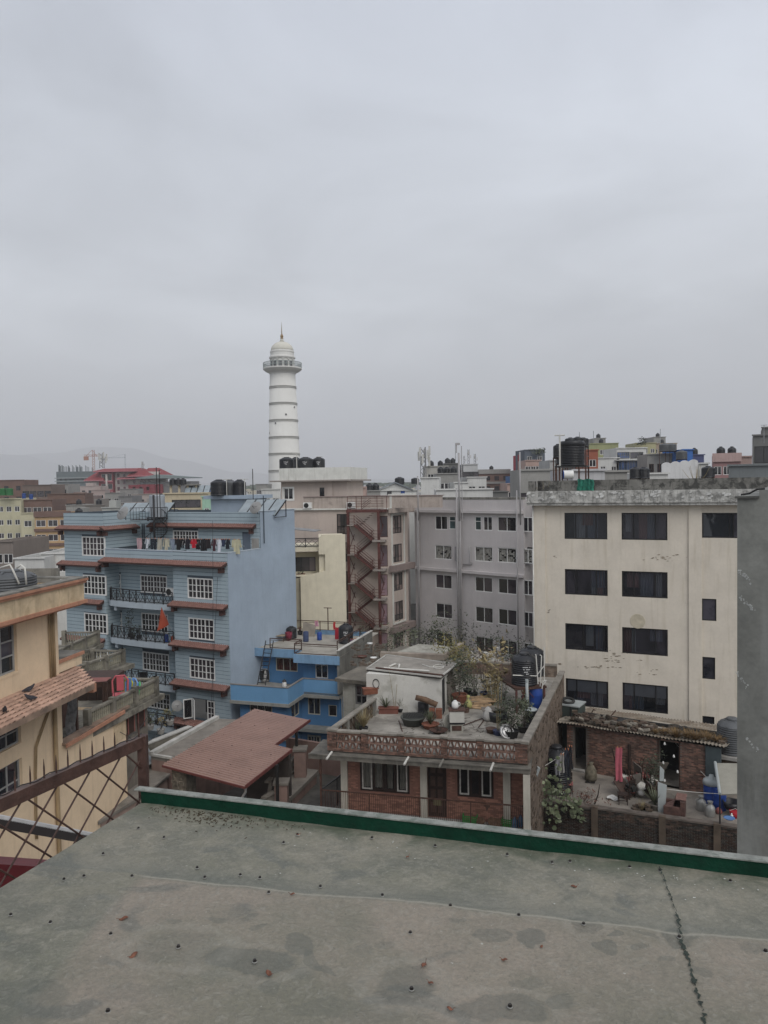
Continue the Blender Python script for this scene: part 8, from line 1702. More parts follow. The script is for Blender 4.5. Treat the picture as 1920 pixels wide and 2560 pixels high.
# = the white tower
def white_tower():
 D=262.0;base=Pd(714,1290,D);f=thing('tower','tall white tower with ring mouldings, round balcony and dome','tower',(base.x,base.y),0)
 Zp=lambda y:Pd(714,y-6,D).z
 m=mat('towerwhite',(.62,.615,.585),var=.05,scale=.2,streak=.25,scol=(.4,.39,.36),bump=0);ring=mat('towerring',(.40,.395,.37),var=.1,bump=0)
 k=D/FPX;yb=1290
 R0=lambda y:(31.5+(y-940)*(38.2-31.5)/(1140-940))*k*(1 if y>900 else 1)
 f.add('shaft',MB().lathe([(R0(yb+100),0),(R0(yb),Zp(yb)),(R0(938),Zp(938))],40),m,smooth=True)
 for y in(975,1016,1058,1100,1141,1183):f.add('ring_moulding',MB().lathe([(R0(y)+.02,-.42),(R0(y)+.2,-.38),(R0(y)+.2,-.22),(R0(y)+.03,-.18),(R0(y)+.03,.1),(R0(y)+.18,.14),(R0(y)+.18,.28),(R0(y),.3)],40,(0,0,Zp(y))),ring)
 f.add('balcony',MB().lathe([(31.5*k,Zp(943)),(34*k,Zp(939)),(42*k,Zp(935)),(48*k,Zp(930)),(48*k,Zp(927)),(30*k,Zp(926))],40),m,smooth=False)
 rl=MB();zr=Zp(914)
 for i in range(36):
  t=i*math.tau/36;c, s=math.cos(t)*47.5*k, math.sin(t)*47.5*k;rl.bar((c,s,Zp(927)),(c,s,zr),.09)
 pts=[(math.cos(i*math.tau/36)*47.5*k,math.sin(i*math.tau/36)*47.5*k)for i in range(37)]
 for z in(zr,(zr+Zp(927))/2):rl.tube([(x,y,z)for x,y in pts],.07,4)
 f.add('railing',rl,mat('railgreen',(.28,.33,.31),bump=0));f.add('glass_screen',(lambda mb:[mb.quad((*pts[i],Zp(926)),(*pts[i+1],Zp(926)),(*pts[i+1],zr),(*pts[i],zr))for i in range(36)]and mb)(MB()),glass('railglass',(.3,.33,.33),.3,.6))
 f.add('drum',MB().lathe([(30.5*k,Zp(927)),(30*k,Zp(904)),(32.5*k,Zp(902)),(32.5*k,Zp(899)),(29.5*k,Zp(897)),(29*k,Zp(889)),(30*k,Zp(887.5)),(29.5*k,Zp(884)),(28*k,Zp(883))],40),m,smooth=False)
 pr=[(28*math.cos(t/12*math.pi/2)*k,Zp(883)+(Zp(860)-Zp(883))*math.sin(t/12*math.pi/2))for t in range(13)];pr[-1]=(6*k,Zp(860));pr+=[(3.5*k,Zp(855)),(3*k,Zp(851))]
 f.add('dome',MB().lathe(pr,40),mat('towerdome',(.56,.545,.48),var=.05,bump=0),smooth=True)
 f.add('finial',MB().lathe([(4*k,Zp(853)),(3*k,Zp(850)),(4.2*k,Zp(847)),(2.5*k,Zp(843)),(1.2*k,Zp(840)),(.7*k,Zp(825)),(.15*k,Zp(811))],12),mat('gilt',(.22,.14,.06),rough=.5,bump=0))
 dk=MAT('glassd')
 for t in(-118,-92,-66,-40,-144):a=R_(t);r=30.6*k;c=Vector((math.cos(a)*r,math.sin(a)*r,0));tx=Vector((-math.sin(a),math.cos(a),0));o=f.add('arched_window',MB().obox(c+Vector((0,0,Zp(919))),tx*.55,c.normalized()*.1,(0,0,1.05)),dk);link('arch',MB().tube([c*1.01+tx*(.9*math.cos(u/8*math.pi))+Vector((0,0,Zp(911)+.9*math.sin(u/8*math.pi)))for u in range(9)],.1,4).mesh('arch',ring),o)
 for px, py in((721,1045),(695,1066),(740,1026),(678,1089)):
  w=(px-710.5)*k;r=R0(py);a=math.asin(max(-.95,min(.95,w/r)))-math.pi/2;c=Vector((math.cos(a)*r,math.sin(a)*r,Zp(py)));n=Vector((math.cos(a),math.sin(a),0));tx=Vector((-n.y,n.x,0))
  o=f.add('porthole',MB().tube([c-n*.1,c+n*.06],.27,12),MAT('black'));link('porthole_rim',MB().tube([c+n*.05+(tx*math.cos(u/12*math.tau)+Vector((0,0,1))*math.sin(u/12*math.tau))*.36 for u in range(13)],.07,5).mesh('rim',MAT('white')),o)
 return f
white_tower()
# = background city
WM={}
def fw_mesh(w,h,fm,dark):
 k=(round(w,1),round(h,1),fm)
 if k not in WM:
  t=.09;f=MB().box(0,w,-.05,.02,0,t).box(0,w,-.05,.02,h-t,h).box(0,t,-.05,.02,t,h-t).box(w-t,w,-.05,.02,t,h-t).box(w/2-.04,w/2+.04,-.045,.02,t,h-t)
  WM[k]=(f.mesh('window_frame',MAT(fm)),MB().quad((t,-.02,t),(w-t,-.02,t),(w-t,-.02,h-t),(t,-.02,h-t)).mesh('pane',MAT('glassd')))
 return WM[k]
CM={}
def cmat(c):
 k='w_%d_%d_%d'%tuple(int(x*100)for x in c)
 return mat(k,c,var=.1,scale=.25,streak=.3,stain=.15,bump=0)
def city(x0,x1,yt,D,col,l,cols=3,rows=2,a=0.,band=None,par=.8,dep=9,fh=3.0,ww=1.3,wh=1.25,fm='white',tanks=0,yb=None,hut=0,name='city_building',first=.9):
 P=Pd(x0,yt,D);f=thing(name,l,'building',(P.x,P.y),R_(a));W_=f.L(x1,yt)[0];zt=f.L((x0+x1)/2,yt)[1];m=cmat(col);zb=0
 if yb:zb=f.L(x0,yb)[1]
 hs=[]
 for r in range(rows):
  z=zt-par-first-wh-r*fh
  for c in range(cols):x=W_*(c+.5)/cols-ww/2;hs.append((x,x+ww,z,z+wh))
 mass(f,0,W_,0,dep,0,zt,m,hs,par=par,pt=.2,dep=.15)
 for h in hs:
  fr, pn=fw_mesh(ww,wh,fm,0);o=f.add('window',fr,None,(h[0],.1,h[2]));link('pane',pn,o)
 if band is not None:
  for r in range(rows+1):f.add('floor_band',MB().box(-.12,W_+.12,-.3,-.002,zt-par-r*fh-.25,zt-(par*.2 if r==0 else par)-r*fh+.35),cmat(band))
 else:f.add('cornice',MB().box(-.15,W_+.15,-.2,-.002,zt-.15,zt+.03),m)
 if hut:f.add('stair_hut',MB().box(W_*.2,W_*.2+min(3,W_*.4),2,5,zt-par,zt+hut),m)
 for i in range(tanks):
  x=W_*(i+.7)/(tanks+.4);w=f.world(x,1.6+(i%2));tank((w.x,w.y,zt-par),.6,par+1.2,'black roof tank %s on the %s'%(('left','right','third')[i]if tanks>1 else 'standing',' '.join(l.split()[:8])),n=12,rz=i)
 return f, W_, zt
T_=.25
Y_=(.50,.47,.33);BR_=(.165,.105,.085);OR_=(.46,.31,.17);WH=(.55,.55,.53);GY=(.27,.265,.25);DG=(.13,.13,.125);PK_=(.42,.30,.26);BE=(.48,.41,.29)
city(-30,52,1247,170,Y_,'pale yellow apartment block with a tall plain front at the far left',4,6,-4,fh=2.95,ww=1.1,wh=1.2)
city(52,86,1282,166,Y_,'lower yellow wing with small paired windows beside the tall one',1,5,-4,fh=3,ww=1.6,wh=1.3)
city(54,130,1249,172,BR_,'chocolate brown upper block behind the yellow wing',3,2,-3,fh=3.2,ww=1.9,wh=1.5)
city(86,176,1280,164,OR_,'orange and chocolate banded apartment block',3,4,-6,band=BR_,fh=3.1,ww=2.0,wh=1.4)
city(-30,60,1200,215,BR_,'dark brown bare building top at the far left skyline',3,2,0,fm='black');city(55,128,1212,210,(.17,.13,.11),'unfinished brown block with concrete columns on its roof',4,2,0,fm='black',ww=1.8,wh=1.6)
city(118,212,1234,190,(.15,.095,.075),'brown frame building with dark open bays',3,2,-8,fm='black',ww=3.2,wh=2.2,par=1.6);city(128,170,1210,230,GY,'grey roof stub with leaning ladder rafters',2,1,0,fm='black')
city(-20,32,1352,100,(.2,.17,.15),'small brown-roofed house at the far left edge',2,1,5);city(36,110,1394,92,WH,'low white house with a tiny window left of the blue-grey building',2,1,0,ww=1.0,wh=.6);city(102,172,1382,95,WH,'low white house with two dark square openings',2,1,-3,fm='white',ww=1.3,wh=1.2,par=.6,first=.6)
for i, (x,y,D,c,l)in enumerate(((8,1236,168,'green','large green tank at the far left roof'),(24,1236,168,'green','second green tank beside the first one'),(60,1244,165,'blue','small blue tank on the brown block, left'),(78,1246,165,'blue','small blue tank on the brown block, right'))):
 mat('far_green',(.03,.16,.05),bump=0);mat('far_blue',(.03,.07,.24),bump=0);p=Pd(x,y,D);tank((p.x,p.y,p.z-.2),.75 if c=='green' else.4,1.5 if c=='green' else 1.1,l,'far_'+c,n=12,flat=True)
f, W_, zt=city(410,520,1232,112,BE,'beige house with a wide glazed front behind the blue-grey roof',1,1,0,ww=4.2,wh=1.2,par=.5,first=.5,fm='blackframe');w=f.world(W_*.42,1,zt-.2);solar((w.x,w.y,w.z),0,4,'solar water panels on the beige house roof',w=.8,l=1.8,tilt=35)
city(505,527,1240,108,(.30,.47,.36),'narrow mint green wall beside the beige house',1,1,0,ww=.7,wh=.7);
for k, (px,l)in enumerate(((432,'left black tank over the beige house'),(446,'middle dark tank over the beige house'),(458,'right small tank over the beige house'))):p=Pd(px,1213,114);tank((p.x,p.y,p.z),.5,1.0,l,n=12)
f=thing('roof_frame','beige frame with columns carrying tanks over the beige house','frame',Pd(424,1215,114).xy,0);z0, z1=Pd(424,1233,114).z, Pd(424,1214,114).z
for i in range(4):f.add('column',MB().box(i*1.25,i*1.25+.3,0,.3,z0-.5,z1),cmat(BE))
f.add('deck',MB().box(-.3,4.4,-.4,1.2,z1,z1+.12),MAT('oldcon'))
city(486,535,1219,200,(.10,.17,.34),'blue tin-roofed house left of the roof tanks',2,1,0)
grey=[(165,232,1240,230,(.26,.2,.18)),(228,262,1225,260,(.35,.28,.26)),(262,300,1232,235,GY),(296,330,1240,200,(.2,.2,.2)),(165,215,1262,170,GY),(213,262,1262,160,(.22,.2,.18)),(255,300,1268,140,(.36,.37,.35)),(318,352,1256,150,(.29,.25,.23)),(348,400,1262,145,(.28,.27,.26)),(300,345,1222,255,(.24,.23,.22)),(380,415,1250,150,(.33,.31,.29)),(168,205,1290,120,(.3,.3,.28)),(200,250,1215,300,(.40,.33,.31)),(330,380,1235,240,(.38,.33,.3))]
gl=['brown-grey jumbled house behind the orange block','pinkish tin roofed house below the construction site','grey house with pipes under the red-roofed block','dark flat house below the red-roofed block','concrete house with railing behind the clapboard roof','brownish low roofs left of the solar panels','pale grey wall behind the left solar panels','brick-tinted house under the red-roofed block','long grey house left of the silver tank','dark grey house under the maroon walls','pale grey house beside the silver tank','mossy parapet just behind the clapboard building','faded pink house in front of the construction site','beige-pink house below the maroon block']
for g_, l in zip(grey,gl):city(*g_,l,max(1,(g_[1]-g_[0])//14),2,random.uniform(-10,10),fm=random.choice(('white','black')),tanks=random.choice((0,0,1)),hut=random.choice((0,0,1.2)))
def red_block():
 D=330;a=R_(4);P=Pd(215,1200,D);f=thing('red_roofed_building','large maroon and white building with sloping red roofs','building',(P.x,P.y),a);s=lambda px:f.L(px,1200)[0];Z=lambda py:f.L(300,py)[1]
 mr=mat('maroon',(.20,.04,.05),var=.1,bump=0);rr=mat('farred',(.22,.045,.05),var=.12,bump=0);wh=cmat((.52,.49,.46));pk=mat('farpink',(.42,.16,.18),bump=0)
 hs=[]
 for r in range(4):
  for px in(288,303,328,345,355,366):hs.append((s(px),s(px)+1.1,Z(1183+r*17)-1.7,Z(1183+r*17)))
 big=[(s(254),s(265),Z(1201),Z(1184)),(s(269),s(280),Z(1201),Z(1184)),(s(252),s(265),Z(1223),Z(1209)),(s(269),s(281),Z(1223),Z(1209))]
 hs=[h for h in hs if h[3]<Z(1176)]
 mass(f,s(282),s(392),2,14,0,Z(1180),wh,hs,par=0);mass(f,s(247),s(283),0,12,0,Z(1178),mr,big,par=0);mass(f,s(217),s(247),1,12,0,Z(1197),wh,par=0);mass(f,s(345),s(408),-1,10,0,Z(1212),mr,par=0)
 for h in hs:
  fr_, pn=fw_mesh(1.1,1.7,'farpink',0);o=f.add('window',fr_,None,(h[0],2.05,h[2]));link('pane',pn,o)
 for h in big:window(f,h,.1,(1,),(1,),.15,wh,MAT('glassd'))
 for py in(1202,1226):f.add('floor_band',MB().box(s(248),s(282),-.4,0,Z(py)-.5,Z(py)),pk)
 f.add('pier',MB().box(s(265),s(269),-.5,.0,Z(1235),Z(1184)),wh)
 def roof(x0,x1,x2,x3,yb,yt,y0=-1.5,y1=14):
  zb, zt=Z(yb), Z(yt);c=(y0+y1)/2;a0, a1, a2, a3=s(x0), s(x1), s(x2), s(x3);f.add('roof',MB().quad((a0,y0,zb),(a3,y0,zb),(a2,c,zt),(a1,c,zt)).quad((a3,y1,zb),(a0,y1,zb),(a1,c,zt),(a2,c,zt)).tri((a0,y1,zb),(a0,y0,zb),(a1,c,zt)).tri((a3,y0,zb),(a3,y1,zb),(a2,c,zt)),rr);f.add('eave',MB().box(a0,a3,y0,y1,zb-.4,zb-.01),pk)
 roof(213,238,250,262,1199,1172);roof(238,245,330,340,1177,1170,-1.8);roof(322,332,345,385,1190,1170,-2);roof(345,352,380,402,1188,1170,2,16);roof(298,302,345,352,1196,1193,-2.5,4)
 f.add('tin_canopy',MB().slab([(s(345),Z(1196)),(s(400),Z(1188)),(s(485),Z(1196)),(s(485),Z(1198)),(s(345),Z(1198))],-3,12),cmat((.2,.24,.24)));mass(f,s(350),s(478),0,11,0,Z(1206),cmat((.2,.2,.2)),par=0);mass(f,s(330),s(395),-4,0,0,Z(1213),mr,[(s(340)+i*3,s(340)+i*3+1.2,Z(1227),Z(1218))for i in range(3)],par=.6)
red_block()
def construction():
 D=620;P=Pd(141,1200,D);f=thing('construction_site','hazy unfinished concrete building with rebar columns on top','building',(P.x,P.y),0);s=lambda px:f.L(px,1200)[0];Z=lambda py:f.L(180,py)[1]
 m=cmat((.10,.125,.13));mass(f,0,s(232),0,25,0,Z(1179),m,[(s(150)+i*3.4,s(150)+i*3.4+2,Z(1201),Z(1196))for i in range(7)],par=1);f.add('floor_slab',MB().box(-1,s(236),-1.5,0,Z(1195)-.3,Z(1195)+.3).box(-1,s(236),-1.5,0,Z(1203)-.3,Z(1203)+.3),cmat((.3,.33,.33)))
 rn=random.Random(7);
 for i in range(24):
  x=s(143)+rn.random()*(s(232)-s(143));h=rn.uniform(3,5.5)if x>s(158)else rn.uniform(5,6.3)
  for k in range(3):pass
  f.add('rebar_column',MB().bar((x,1,Z(1179)),(x,1,Z(1179)+h),.35).bar((x+.6,1.5,Z(1179)),(x+.6,1.5,Z(1179)+h*.9),.2),m)
construction()
def crane(px,ytop,ybase,D,jl,jr,l,c):
 P=Pd(px,ybase,D);z0, z1=P.z, Pd(px,ytop,D).z;k=D/FPX;f=thing('tower_crane',l,'crane',(P.x,P.y),0);m=mat('crane%d'%px,c,bump=0);H=z1-z0
 def lat(a,b,w):
  mb=MB();a, b=Vector(a), Vector(b);n=max(4,int((b-a).length/(w*1.2)));d=(b-a)/n;up=Vector((0,0,1))if abs(d.normalized().z)<.5 else Vector((1,0,0));h=up*w
  mb.bar(a,b,w*.14).bar(a+h,b+h,w*.14)
  for i in range(n):mb.bar(a+d*i,a+d*(i+1)+h,w*.09).bar(a+d*(i+1),a+d*i+h,w*.09)
  return mb
 f.add('mast',lat((0,0,0),(0,0,z1),2.0),m);zj=z0+H*.68;f.add('jib',lat((0,0,zj),(jr*k,0,zj),1.6),m);f.add('counter_jib',lat((0,0,zj),(-jl*k,0,zj),1.6),m);f.add('counterweight',MB().box(-jl*k,-jl*k+4,-1,1,zj-3.5,zj),m);f.add('tie',MB().bar((0,0,z1),(jr*k*.8,0,zj),.25).bar((0,0,z1),(-jl*k*.8,0,zj),.25),m)
crane(232,1125,1175,720,21,14,'orange tower crane over the construction site',(.35,.16,.10));crane(312,1135,1165,1500,54,2,'faint far crane with a long jib in the haze',(.25,.27,.3))
def lattice_mast(px,yt,yb,D,w,l,c=(.25,.25,.26),pan=6):
 P=Pd(px,yb,D);h=Pd(px,yt,D).z-P.z;f=thing('telecom_mast',l,'telecom mast',(P.x,P.y),.4,P.z-.5);mb=MB();m=mat('mast%d'%px,c,bump=0)
 n=max(4,int(h/(w*1.3)))
 for x, y in((-1,-1),(1,-1),(0,1)):mb.bar((x*w/2,y*w/2,0),(x*w/2*.8,y*w/2*.8,h),w*.1)
 for i in range(n):z0, z1=h*i/n, h*(i+1)/n;mb.bar((-w/2,-w/2,z0),(w/2,-w/2,z1),w*.06).bar((w/2,-w/2,z0),(-w/2,-w/2,z1),w*.06).bar((0,w/2,z0),(-w/2,-w/2,z1),w*.06)
 f.add('lattice',mb,m)
 for i in range(pan):t=i*2.4;z=h*(.55+.38*(i/pan));f.add('panel_antenna',MB().obox((math.cos(t)*w*.9,math.sin(t)*w*.9,z),(w*.14,0,0),(0,w*.1,0),(0,0,w*.75)),MAT('pvc'))
lattice_mast(257,1131,1168,420,2.4,'square lattice telecom mast above the red-roofed building');lattice_mast(1061,1112,1192,165,1.3,'tall telecom mast with panels at the centre skyline',pan=9);lattice_mast(357,1151,1170,330,.8,'small antenna mast on the red-roofed building',pan=3);lattice_mast(1172,1118,1158,175,.5,'slim antenna mast, middle of three by the brown block',pan=3);lattice_mast(1188,1129,1158,175,.5,'slim antenna mast, rightmost of three by the brown block',pan=3);lattice_mast(1161,1134,1158,175,.4,'slim antenna mast, leftmost of three by the brown block',pan=2)
for px, yt, D, l in((128,1232,95,''),(1139,1108,160,'thin whip antenna left of the tall grey pole'),(1484,1077,200,'thin banner pole on the olive roof'),(1651,1072,215,'thin pole beside the top tank of the yellow-green house'),(1449,1080,70,'thin whip antenna behind the big round tank'),(1910,1062,90,'T-shaped pipe on the tall grey frame building')):
 if l:p=Pd(px,yt+45,D);antenna((p.x,p.y,p.z),Pd(px,yt,D).z-p.z,l,cross=px==1910,r=D*.0004)
R_list=[(882,914,1217,112,PK_,'pink stair tower with a black tank on top behind the fire escape',1,1,0,dict(tanks=1)),(912,950,1226,125,GY,'grey railed roof right of the pink stair tower',2,1,0,dict(tanks=2)),(1052,1098,1193,118,WH,'blank white wall under the telecom mast',0,0,6,{}),(1090,1232,1222,105,WH,'long low white parapet behind the grey block roof',4,1,2,dict(ww=1.4,wh=.7)),(1062,1120,1165,165,(.36,.35,.32),'grey house with tanks beside the telecom mast',2,2,0,dict(tanks=2)),(1092,1148,1183,135,GY,'dark terraces with a row of black tanks',3,1,0,dict(tanks=3)),(1110,1145,1158,170,DG,'dark roof ledge carrying two black tanks',1,1,0,dict(tanks=2)),(1158,1194,1160,170,(.45,.46,.46),'pale grey roof room with dark openings under the slim masts',3,1,0,dict(ww=1.5,fm='black')),(1168,1216,1192,140,WH,'white balconied house right of the tall grey pole',2,2,-6,{}),(1186,1275,1175,215,BR_,'brown brick frame building with pale concrete bands',4,3,0,dict(band=GY,fh=2.8,fm='black',tanks=1)),(1216,1270,1228,120,DG,'dark cluttered roof right of the long white parapet',2,1,0,{}),(1268,1310,1208,150,PK_,'faded pink house left of the bare concrete block',2,2,0,dict(tanks=1)),(1280,1300,1190,170,(.06,.14,.3),'small blue house behind the faded pink one',1,1,0,{}),(1297,1311,1137,205,(.33,.03,.05),'bright red panel tower at the edge of the slate house',1,2,0,dict(ww=.7)),(1311,1362,1124,200,(.10,.115,.14),'dark slate house with a green roof garden',2,2,-5,{}),(1314,1352,1150,160,PK_,'small pink house before the slate house',3,1,0,dict(par=.4)),(1302,1400,1173,82,GY,'bare concrete block left of the big tank stand',2,1,2,dict(par=1.6,ww=2.2,wh=2.2,fm='black')),(1374,1404,1150,130,(.38,.38,.37),'pale grey stair block behind the big tank',1,1,0,dict(fm='black')),(1418,1472,1110,140,DG,'dark house with a crowd of tanks behind the big tank',3,2,0,dict(tanks=3)),(1468,1495,1124,132,(.30,.10,.06),'orange-red tower house right of the big tank',1,2,0,dict(ww=1.2)),(1466,1546,1108,200,(.28,.29,.15),'olive yellow house with roof terraces',3,2,4,dict(tanks=1)),(1486,1514,1095,205,GY,'grey roof room above the olive house',1,1,0,dict(tanks=1)),(1494,1548,1144,150,WH,'white wall with air conditioners left of the glass front',2,2,0,dict(ww=1.)),(1432,1512,1173,66,(.42,.42,.43),'pale lilac wall right behind the blackened parapet',0,0,0,{}),(1508,1568,1176,70,GY,'grey wall with pipes behind the blackened parapet',1,1,0,dict(ww=.6,wh=.5)),(1588,1640,1107,220,(.36,.34,.2),'yellow-green house with tiny dark windows',3,3,0,dict(ww=1.2)),(1628,1692,1108,225,(.30,.24,.18),'brown house crowned with grey tanks',3,2,0,dict(tanks=1)),(1634,1664,1092,230,GY,'small roof room with a single tank at the skyline',1,1,0,dict(tanks=1)),(1618,1702,1134,130,GY,'grey concrete house with brown shutters below the grey tanks',4,2,8,dict(fm='rust',ww=.8,wh=1.7)),(1706,1732,1123,125,(.04,.13,.38),'bright blue panel wall on the grey house',0,0,0,{}),(1730,1760,1136,135,(.06,.07,.15),'navy roof with dark tanks behind the wavy wall',1,1,0,dict(tanks=1)),(1618,1670,1182,80,WH,'low white wall left of the wavy white wall',0,0,0,{}),(1747,1771,1157,104,WH,'white house with three tall windows and a fluted top',3,1,0,dict(ww=.45,wh=1.2)),(1783,1852,1136,112,(.34,.20,.195),'dusty pink banded house with two tall black tanks',3,2,22,dict(band=(.42,.30,.28),tanks=2,ww=1.0)),(1850,1880,1140,116,(.36,.27,.24),'pink grey side wing right of the dusty pink house',1,1,22,{}),(1822,1990,1160,74,(.16,.175,.18),'plain slate grey wall at the right edge skyline',0,0,24,{}),(1883,1990,1085,92,(.15,.15,.145),'tall dark concrete frame building at the right edge',2,3,25,dict(fm='black',ww=2.0,wh=2.0,par=.5)),(1906,1990,1066,95,(.15,.15,.145),'roof room on the dark concrete frame building',1,1,25,dict(fm='black')),(655,700,1222,140,WH,'white distant house left of the tower foot',2,1,0,{}),(640,668,1210,220,GY,'grey distant house beside the rod mast',2,1,0,{}),(1136,1170,1205,120,WH,'small white house stuck to the tall grey pole',1,1,0,{})]
for x0, x1, yt, D, c, l, nc, nr, a, kw in R_list:city(x0,x1,yt,D,c,l,nc,nr,a,**kw)
def specials():
 f, W_, zt=city(948,1046,1225,140,WH,'white gabled warehouse with a blue shutter',0,0,0,par=0,dep=14);zr=f.L(990,1209)[1];xm=W_*.4
 f.add('gable',MB().slab([(0,zt),(W_*.82,zt),(xm,zr)],0,.2),cmat(WH));f.add('roof',MB().slab([(-.4,zt-.1),(xm,zr+.1),(W_*.86,zt-.1),(W_*.86,zt+.1),(xm,zr+.35),(-.4,zt+.1)],-.4,14),cmat((.2,.22,.24)))
 r=f.R(968,1225,979,1237,-.01);fr_, pn=fw_mesh(r[1]-r[0],r[3]-r[2],'black',0);o=f.add('window',fr_,None,(r[0],-.06,r[2]));link('pane',pn,o);r=f.R(1002,1225,1012,1237,-.01);f.add('shutter',MB().box(r[0],r[1],-.08,-.01,r[2],r[3]),mat('far_blue',(.03,.07,.24)))
 p=Pd(999,1208,150);tank((p.x,p.y,p.z-.3),.95,1.5,'black tank cluster behind the warehouse ridge',n=12);p=Pd(1038,1206,150);tank((p.x,p.y,p.z-.3),.8,1.2,'black tank at the right end of the warehouse',n=12)
 f, W_, zt=city(1541,1616,1119,150,WH,'white office building with blue mirrored glazing',0,0,0,par=.6);
 for k, (a,b,c,d,m)in enumerate(((1543,1130,1574,1146,'blueglass'),(1576,1130,1608,1146,'glassb'),(1546,1152,1602,1180,'blueglass'))):
  r=f.R(a,b,c,d,-.05);window(f,r,-.12,(1,)*(6 if k==0 else 8 if k==2 else 3),(1,)*(2 if k==0 else 1),.08,cmat(DG),MAT(m))
 f.add('canopy',MB().box(-.4,W_+.4,-.8,0,f.L(1575,1151)[1],f.L(1575,1149)[1]),cmat(WH))
 P=Pd(1655,1200,98);f=thing('wavy_wall_house','white wall with a scalloped wavy top above the blackened parapet','building',(P.x,P.y),R_(3));W_=f.L(1745,1190)[0];zt=f.L(1700,1161)[1]
 pts=[(0,0),(W_,0)]+[(W_*(1-i/30),zt+(.25*abs(math.sin(i/30*math.pi*4)))+.4*(1-i/30))for i in range(31)];f.add('wall',MB().slab(pts,0,.3),cmat((.60,.60,.60)));f.add('side_wall',MB().box(W_-.3,W_,.3,8,0,zt+.2),cmat((.60,.60,.60)))
 for px, py, D, r, h, m, l in((1662,1128,128,.9,1.3,'greytank','left big grey tank on the concrete house'),(1677,1128,128,.9,1.3,'greytank','right big grey tank on the concrete house'),(1704,1148,115,.8,1.3,'greytank','grey tank before the blue panel wall'),(1588,1196,68,.48,1.0,'tank','left small black tank behind the blackened parapet'),(1609,1196,68,.52,1.0,'tank','right small black tank behind the blackened parapet'),(1770,1193,90,.75,1.3,'tank','dark tank between the white and pink houses'),(1395,1144,60,.38,1.05,'tank','narrow black tank left of the largest tank'),(1405,1160,66,.5,1.3,'tank','black tank close behind the largest one'),(1426,1116,70,.5,.8,'tank','dark tank peeking over the largest one, left'),(1444,1114,70,.5,.8,'tank','dark tank peeking over the largest one, middle'),(1458,1116,70,.5,.8,'tank','dark tank peeking over the largest one, right')):
  p=Pd(px,py,D);tank((p.x,p.y,p.z),r,h,l,m,n=14)
  zf=p.z
  g=thing('steel_stand','thin frame under the '+l,'stand',(p.x,p.y),0,zf-3);g.add('post',MB().box(-r,-r+.08,0,.08,0,3).box(r-.08,r,0,.08,0,3).box(-r,r,-.1,.1,2.9,2.99),MAT('rust'))
 p=Pd(1418,1198,60);g=thing('white_cylinder','white and blue horizontal tank under the big stand','tank',(p.x-.3,p.y),0,p.z);g.add('body',MB().tube([(0,0,.35),(.75,0,.35)],.33,16),MAT('white'));g.add('blue_end',MB().tube([(-.05,0,.35),(.0,0,.35)],.34,16),MAT('far_blue'))
 p=Pd(1346,1130,199);bush((p.x,p.y,p.z-1),2,1.6,200,.5,'leaf_mid','green roof garden on the slate house',500,name='shrub')
 p=Pd(1604,1108,218);bush((p.x,p.y,p.z-.5),1.6,1.6,160,.5,'leaf_dark','dark roof plants on the yellow-green house',501,name='shrub')
 for px, l, h in((1740,'dry twigs sprouting from the blackened parapet',1.0),(1360,'withered weeds at the left end of the cornice',.7)):
  p=Pd(px,1203 if px>1500 else 1226,46.5 if px>1500 else 50);g=thing('dry_weed',l,'weed',p,0,p.z-.1);g.add('stem',stems(10,1.2,h,px,.015),MAT('straw'),stuff=True)
specials()
def filler():
 rn=random.Random(42);cs=[WH,GY,(.42,.38,.33),(.36,.28,.25),(.5,.46,.36),(.3,.3,.3),(.45,.45,.46)]
 protos=[]
 for c in cs:
  for v in range(2):
   W_, H, dp=1, 1, 1;f=thing('distant_building','small hazy building in the far skyline','building',(0,0),0,0,'distant buildings in the haze');w, h=rn.uniform(9,16), 10.
   hs=[(1+i*2.6,2.3+i*2.6,h-2.8-3*r,h-1.5-3*r)for i in range(int((w-1.5)/2.6))for r in range(2)]
   mass(f,0,w,0,9,-14,h,cmat(c),hs,par=.8,pt=.2,dep=.3)
   for q in hs:f.add('pane',MB().quad((q[0],.25,q[2]),(q[1],.25,q[2]),(q[1],.25,q[3]),(q[0],.25,q[3])),MAT('glassd'))
   f.add('stair_hut',MB().box(w*.2,w*.5,3,6,h-.8,h+1.6),cmat(c));f.add('tank_body',MB().lathe([(.7,0),(.7,1.3),(.3,1.6)],10,(w*.75,4,h-.8)),MAT('tank'));protos.append(f)
 cn=['white','grey','tan','brown','beige','dark grey','bluish grey']
 spans=[(-60,480,115),(520,700,40),(865,1060,60),(1060,1960,90)];k=0
 lab={0:'left part of the skyline',1:'skyline left of the white tower',2:'low skyline right of the white tower',3:'right part of the skyline'}
 for si, (a,b,n)in enumerate(spans):
  for i in range(n):
   px=a+(b-a)*(i+rn.random())/n;D=(260 if si!=0 else 215)*(5**rn.random());hz=1209-.0166*(px-960)
   zt=rn.uniform(10,17)+(4 if si==3 else 0)+(D>700)*3;p=Pd(px,1210,D);f=protos[k%len(protos)];k+=1
   if abs(math.hypot(p.x-Pd(714,1290,262).x,p.y-262))<22:continue
   put(f,(p.x,p.y,zt-10),rn.uniform(-.5,.5),'%s hazy %s building, %s row, in the %s'%(cn[((k-1)%14)//2],('narrow','wide')[(k-1)%2],'near' if D<450 else 'middle' if D<800 else 'farthest',lab[si]))
filler()
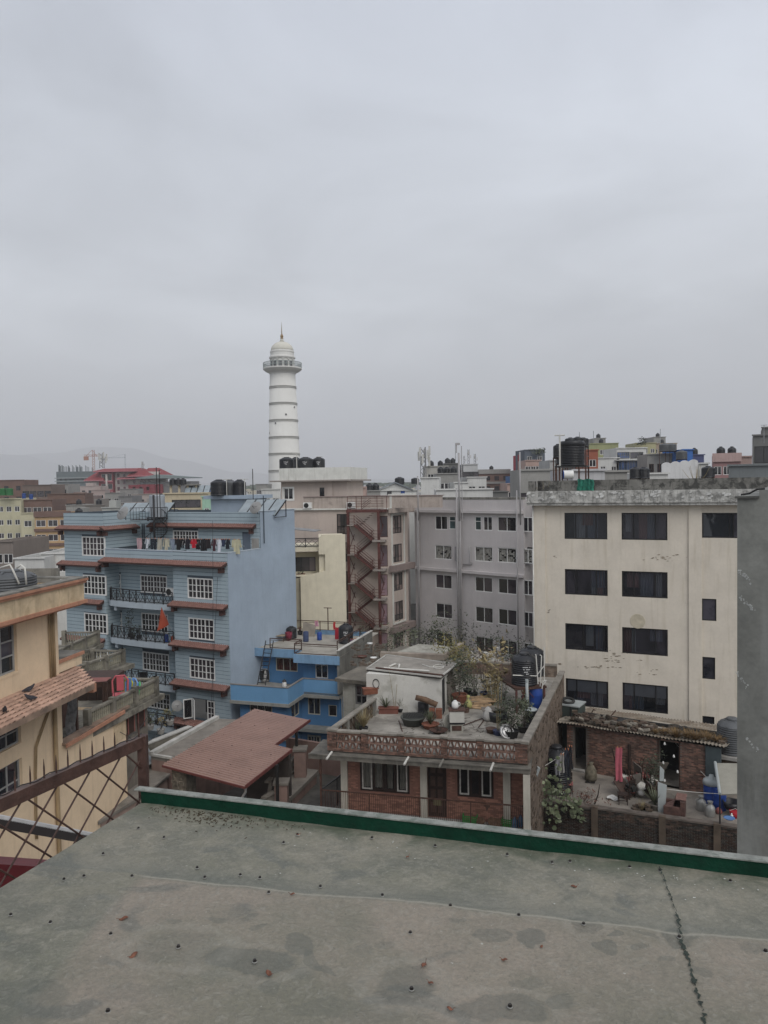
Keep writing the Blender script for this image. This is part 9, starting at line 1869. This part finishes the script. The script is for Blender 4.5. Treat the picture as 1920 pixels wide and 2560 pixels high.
def hills():
 from mathutils import noise as mn
 def ridge(name,D,pts,dep,col,seed):
  def H(px):
   for(a,ya), (b,yb)in zip(pts,pts[1:]):
    if a<=px<=b:t=(px-a)/(b-a);t=t*t*(3-2*t);return ya+(yb-ya)*t
   return pts[-1][1]
  def P(u,v):
   px=-900+3800*u;y=H(px)+2.5*mn.noise(Vector((px*.012,seed,0)))+1.0*mn.noise(Vector((px*.05,seed,2)));top=CZ+(1209-.0166*(px-960)-y)/FPX*D;x=(px-960)/FPX*D
   return(x,D+dep*(1-v),max(0,top*(v**.8))+(0 if v in(0,1)else 20*mn.noise(Vector((x*.001,v*5,seed)))))
  o=link(name,MB().grid(lambda u,v:P(u,1-abs(2*v-1))if v<=.5 else(P(u,2-2*v)[0],D+dep*(2*v-1)+dep,P(u,2-2*v)[2]),160,10).mesh(name,mat(name,col,var=.3,scale=.004,bump=0)));tag(o,kind='structure')
 ridge('hills',8300,[(-900,1150),(0,1133),(60,1137),(140,1158),(220,1185),(420,1206),(600,1208),(1100,1206),(2900,1200)],350,(.05,.06,.05),1.3)
 ridge('far_hills',9500,[(-900,1150),(0,1140),(130,1133),(250,1117),(330,1120),(450,1150),(600,1180),(800,1198),(2900,1200)],350,(.05,.06,.05),5.1)
 rn=random.Random(2);mb=MB()
 for i in range(2600):
  px=rn.uniform(850,1080)if i%2 else rn.uniform(-60,1980);D=rn.uniform(900,1500);p=Pd(px,1205,D);s=rn.uniform(4,9);z=rn.uniform(6,17)
  mb.obox((p.x,p.y,z),(s,s*rn.uniform(-.3,.3),0),(0,3,1),(0,s*.2,s*.7))
 o=link('tree_belt',mb.mesh('tree_belt',mat('fartrees',(.045,.06,.035),var=.5,scale=.05,bump=0)));tag(o,'dark green belt of distant trees along the horizon','trees',kind='stuff')
hills()
# - air
hz=link('haze',MB().box(-9000,9000,-120,10800,-1,640).mesh('haze',None));m=bpy.data.materials.new('haze');m.use_nodes=True;nt=m.node_tree;nt.nodes.clear();o_=nt.nodes.new('ShaderNodeOutputMaterial');v_=nt.nodes.new('ShaderNodeVolumePrincipled');v_.inputs['Color'].default_value=(.95,.96,.98,1);v_.inputs['Density'].default_value=.00028;v_.inputs['Anisotropy'].default_value=.1;nt.links.new(v_.outputs[0],o_.inputs['Volume']);hz.data.materials.append(m);tag(hz,kind='stuff')
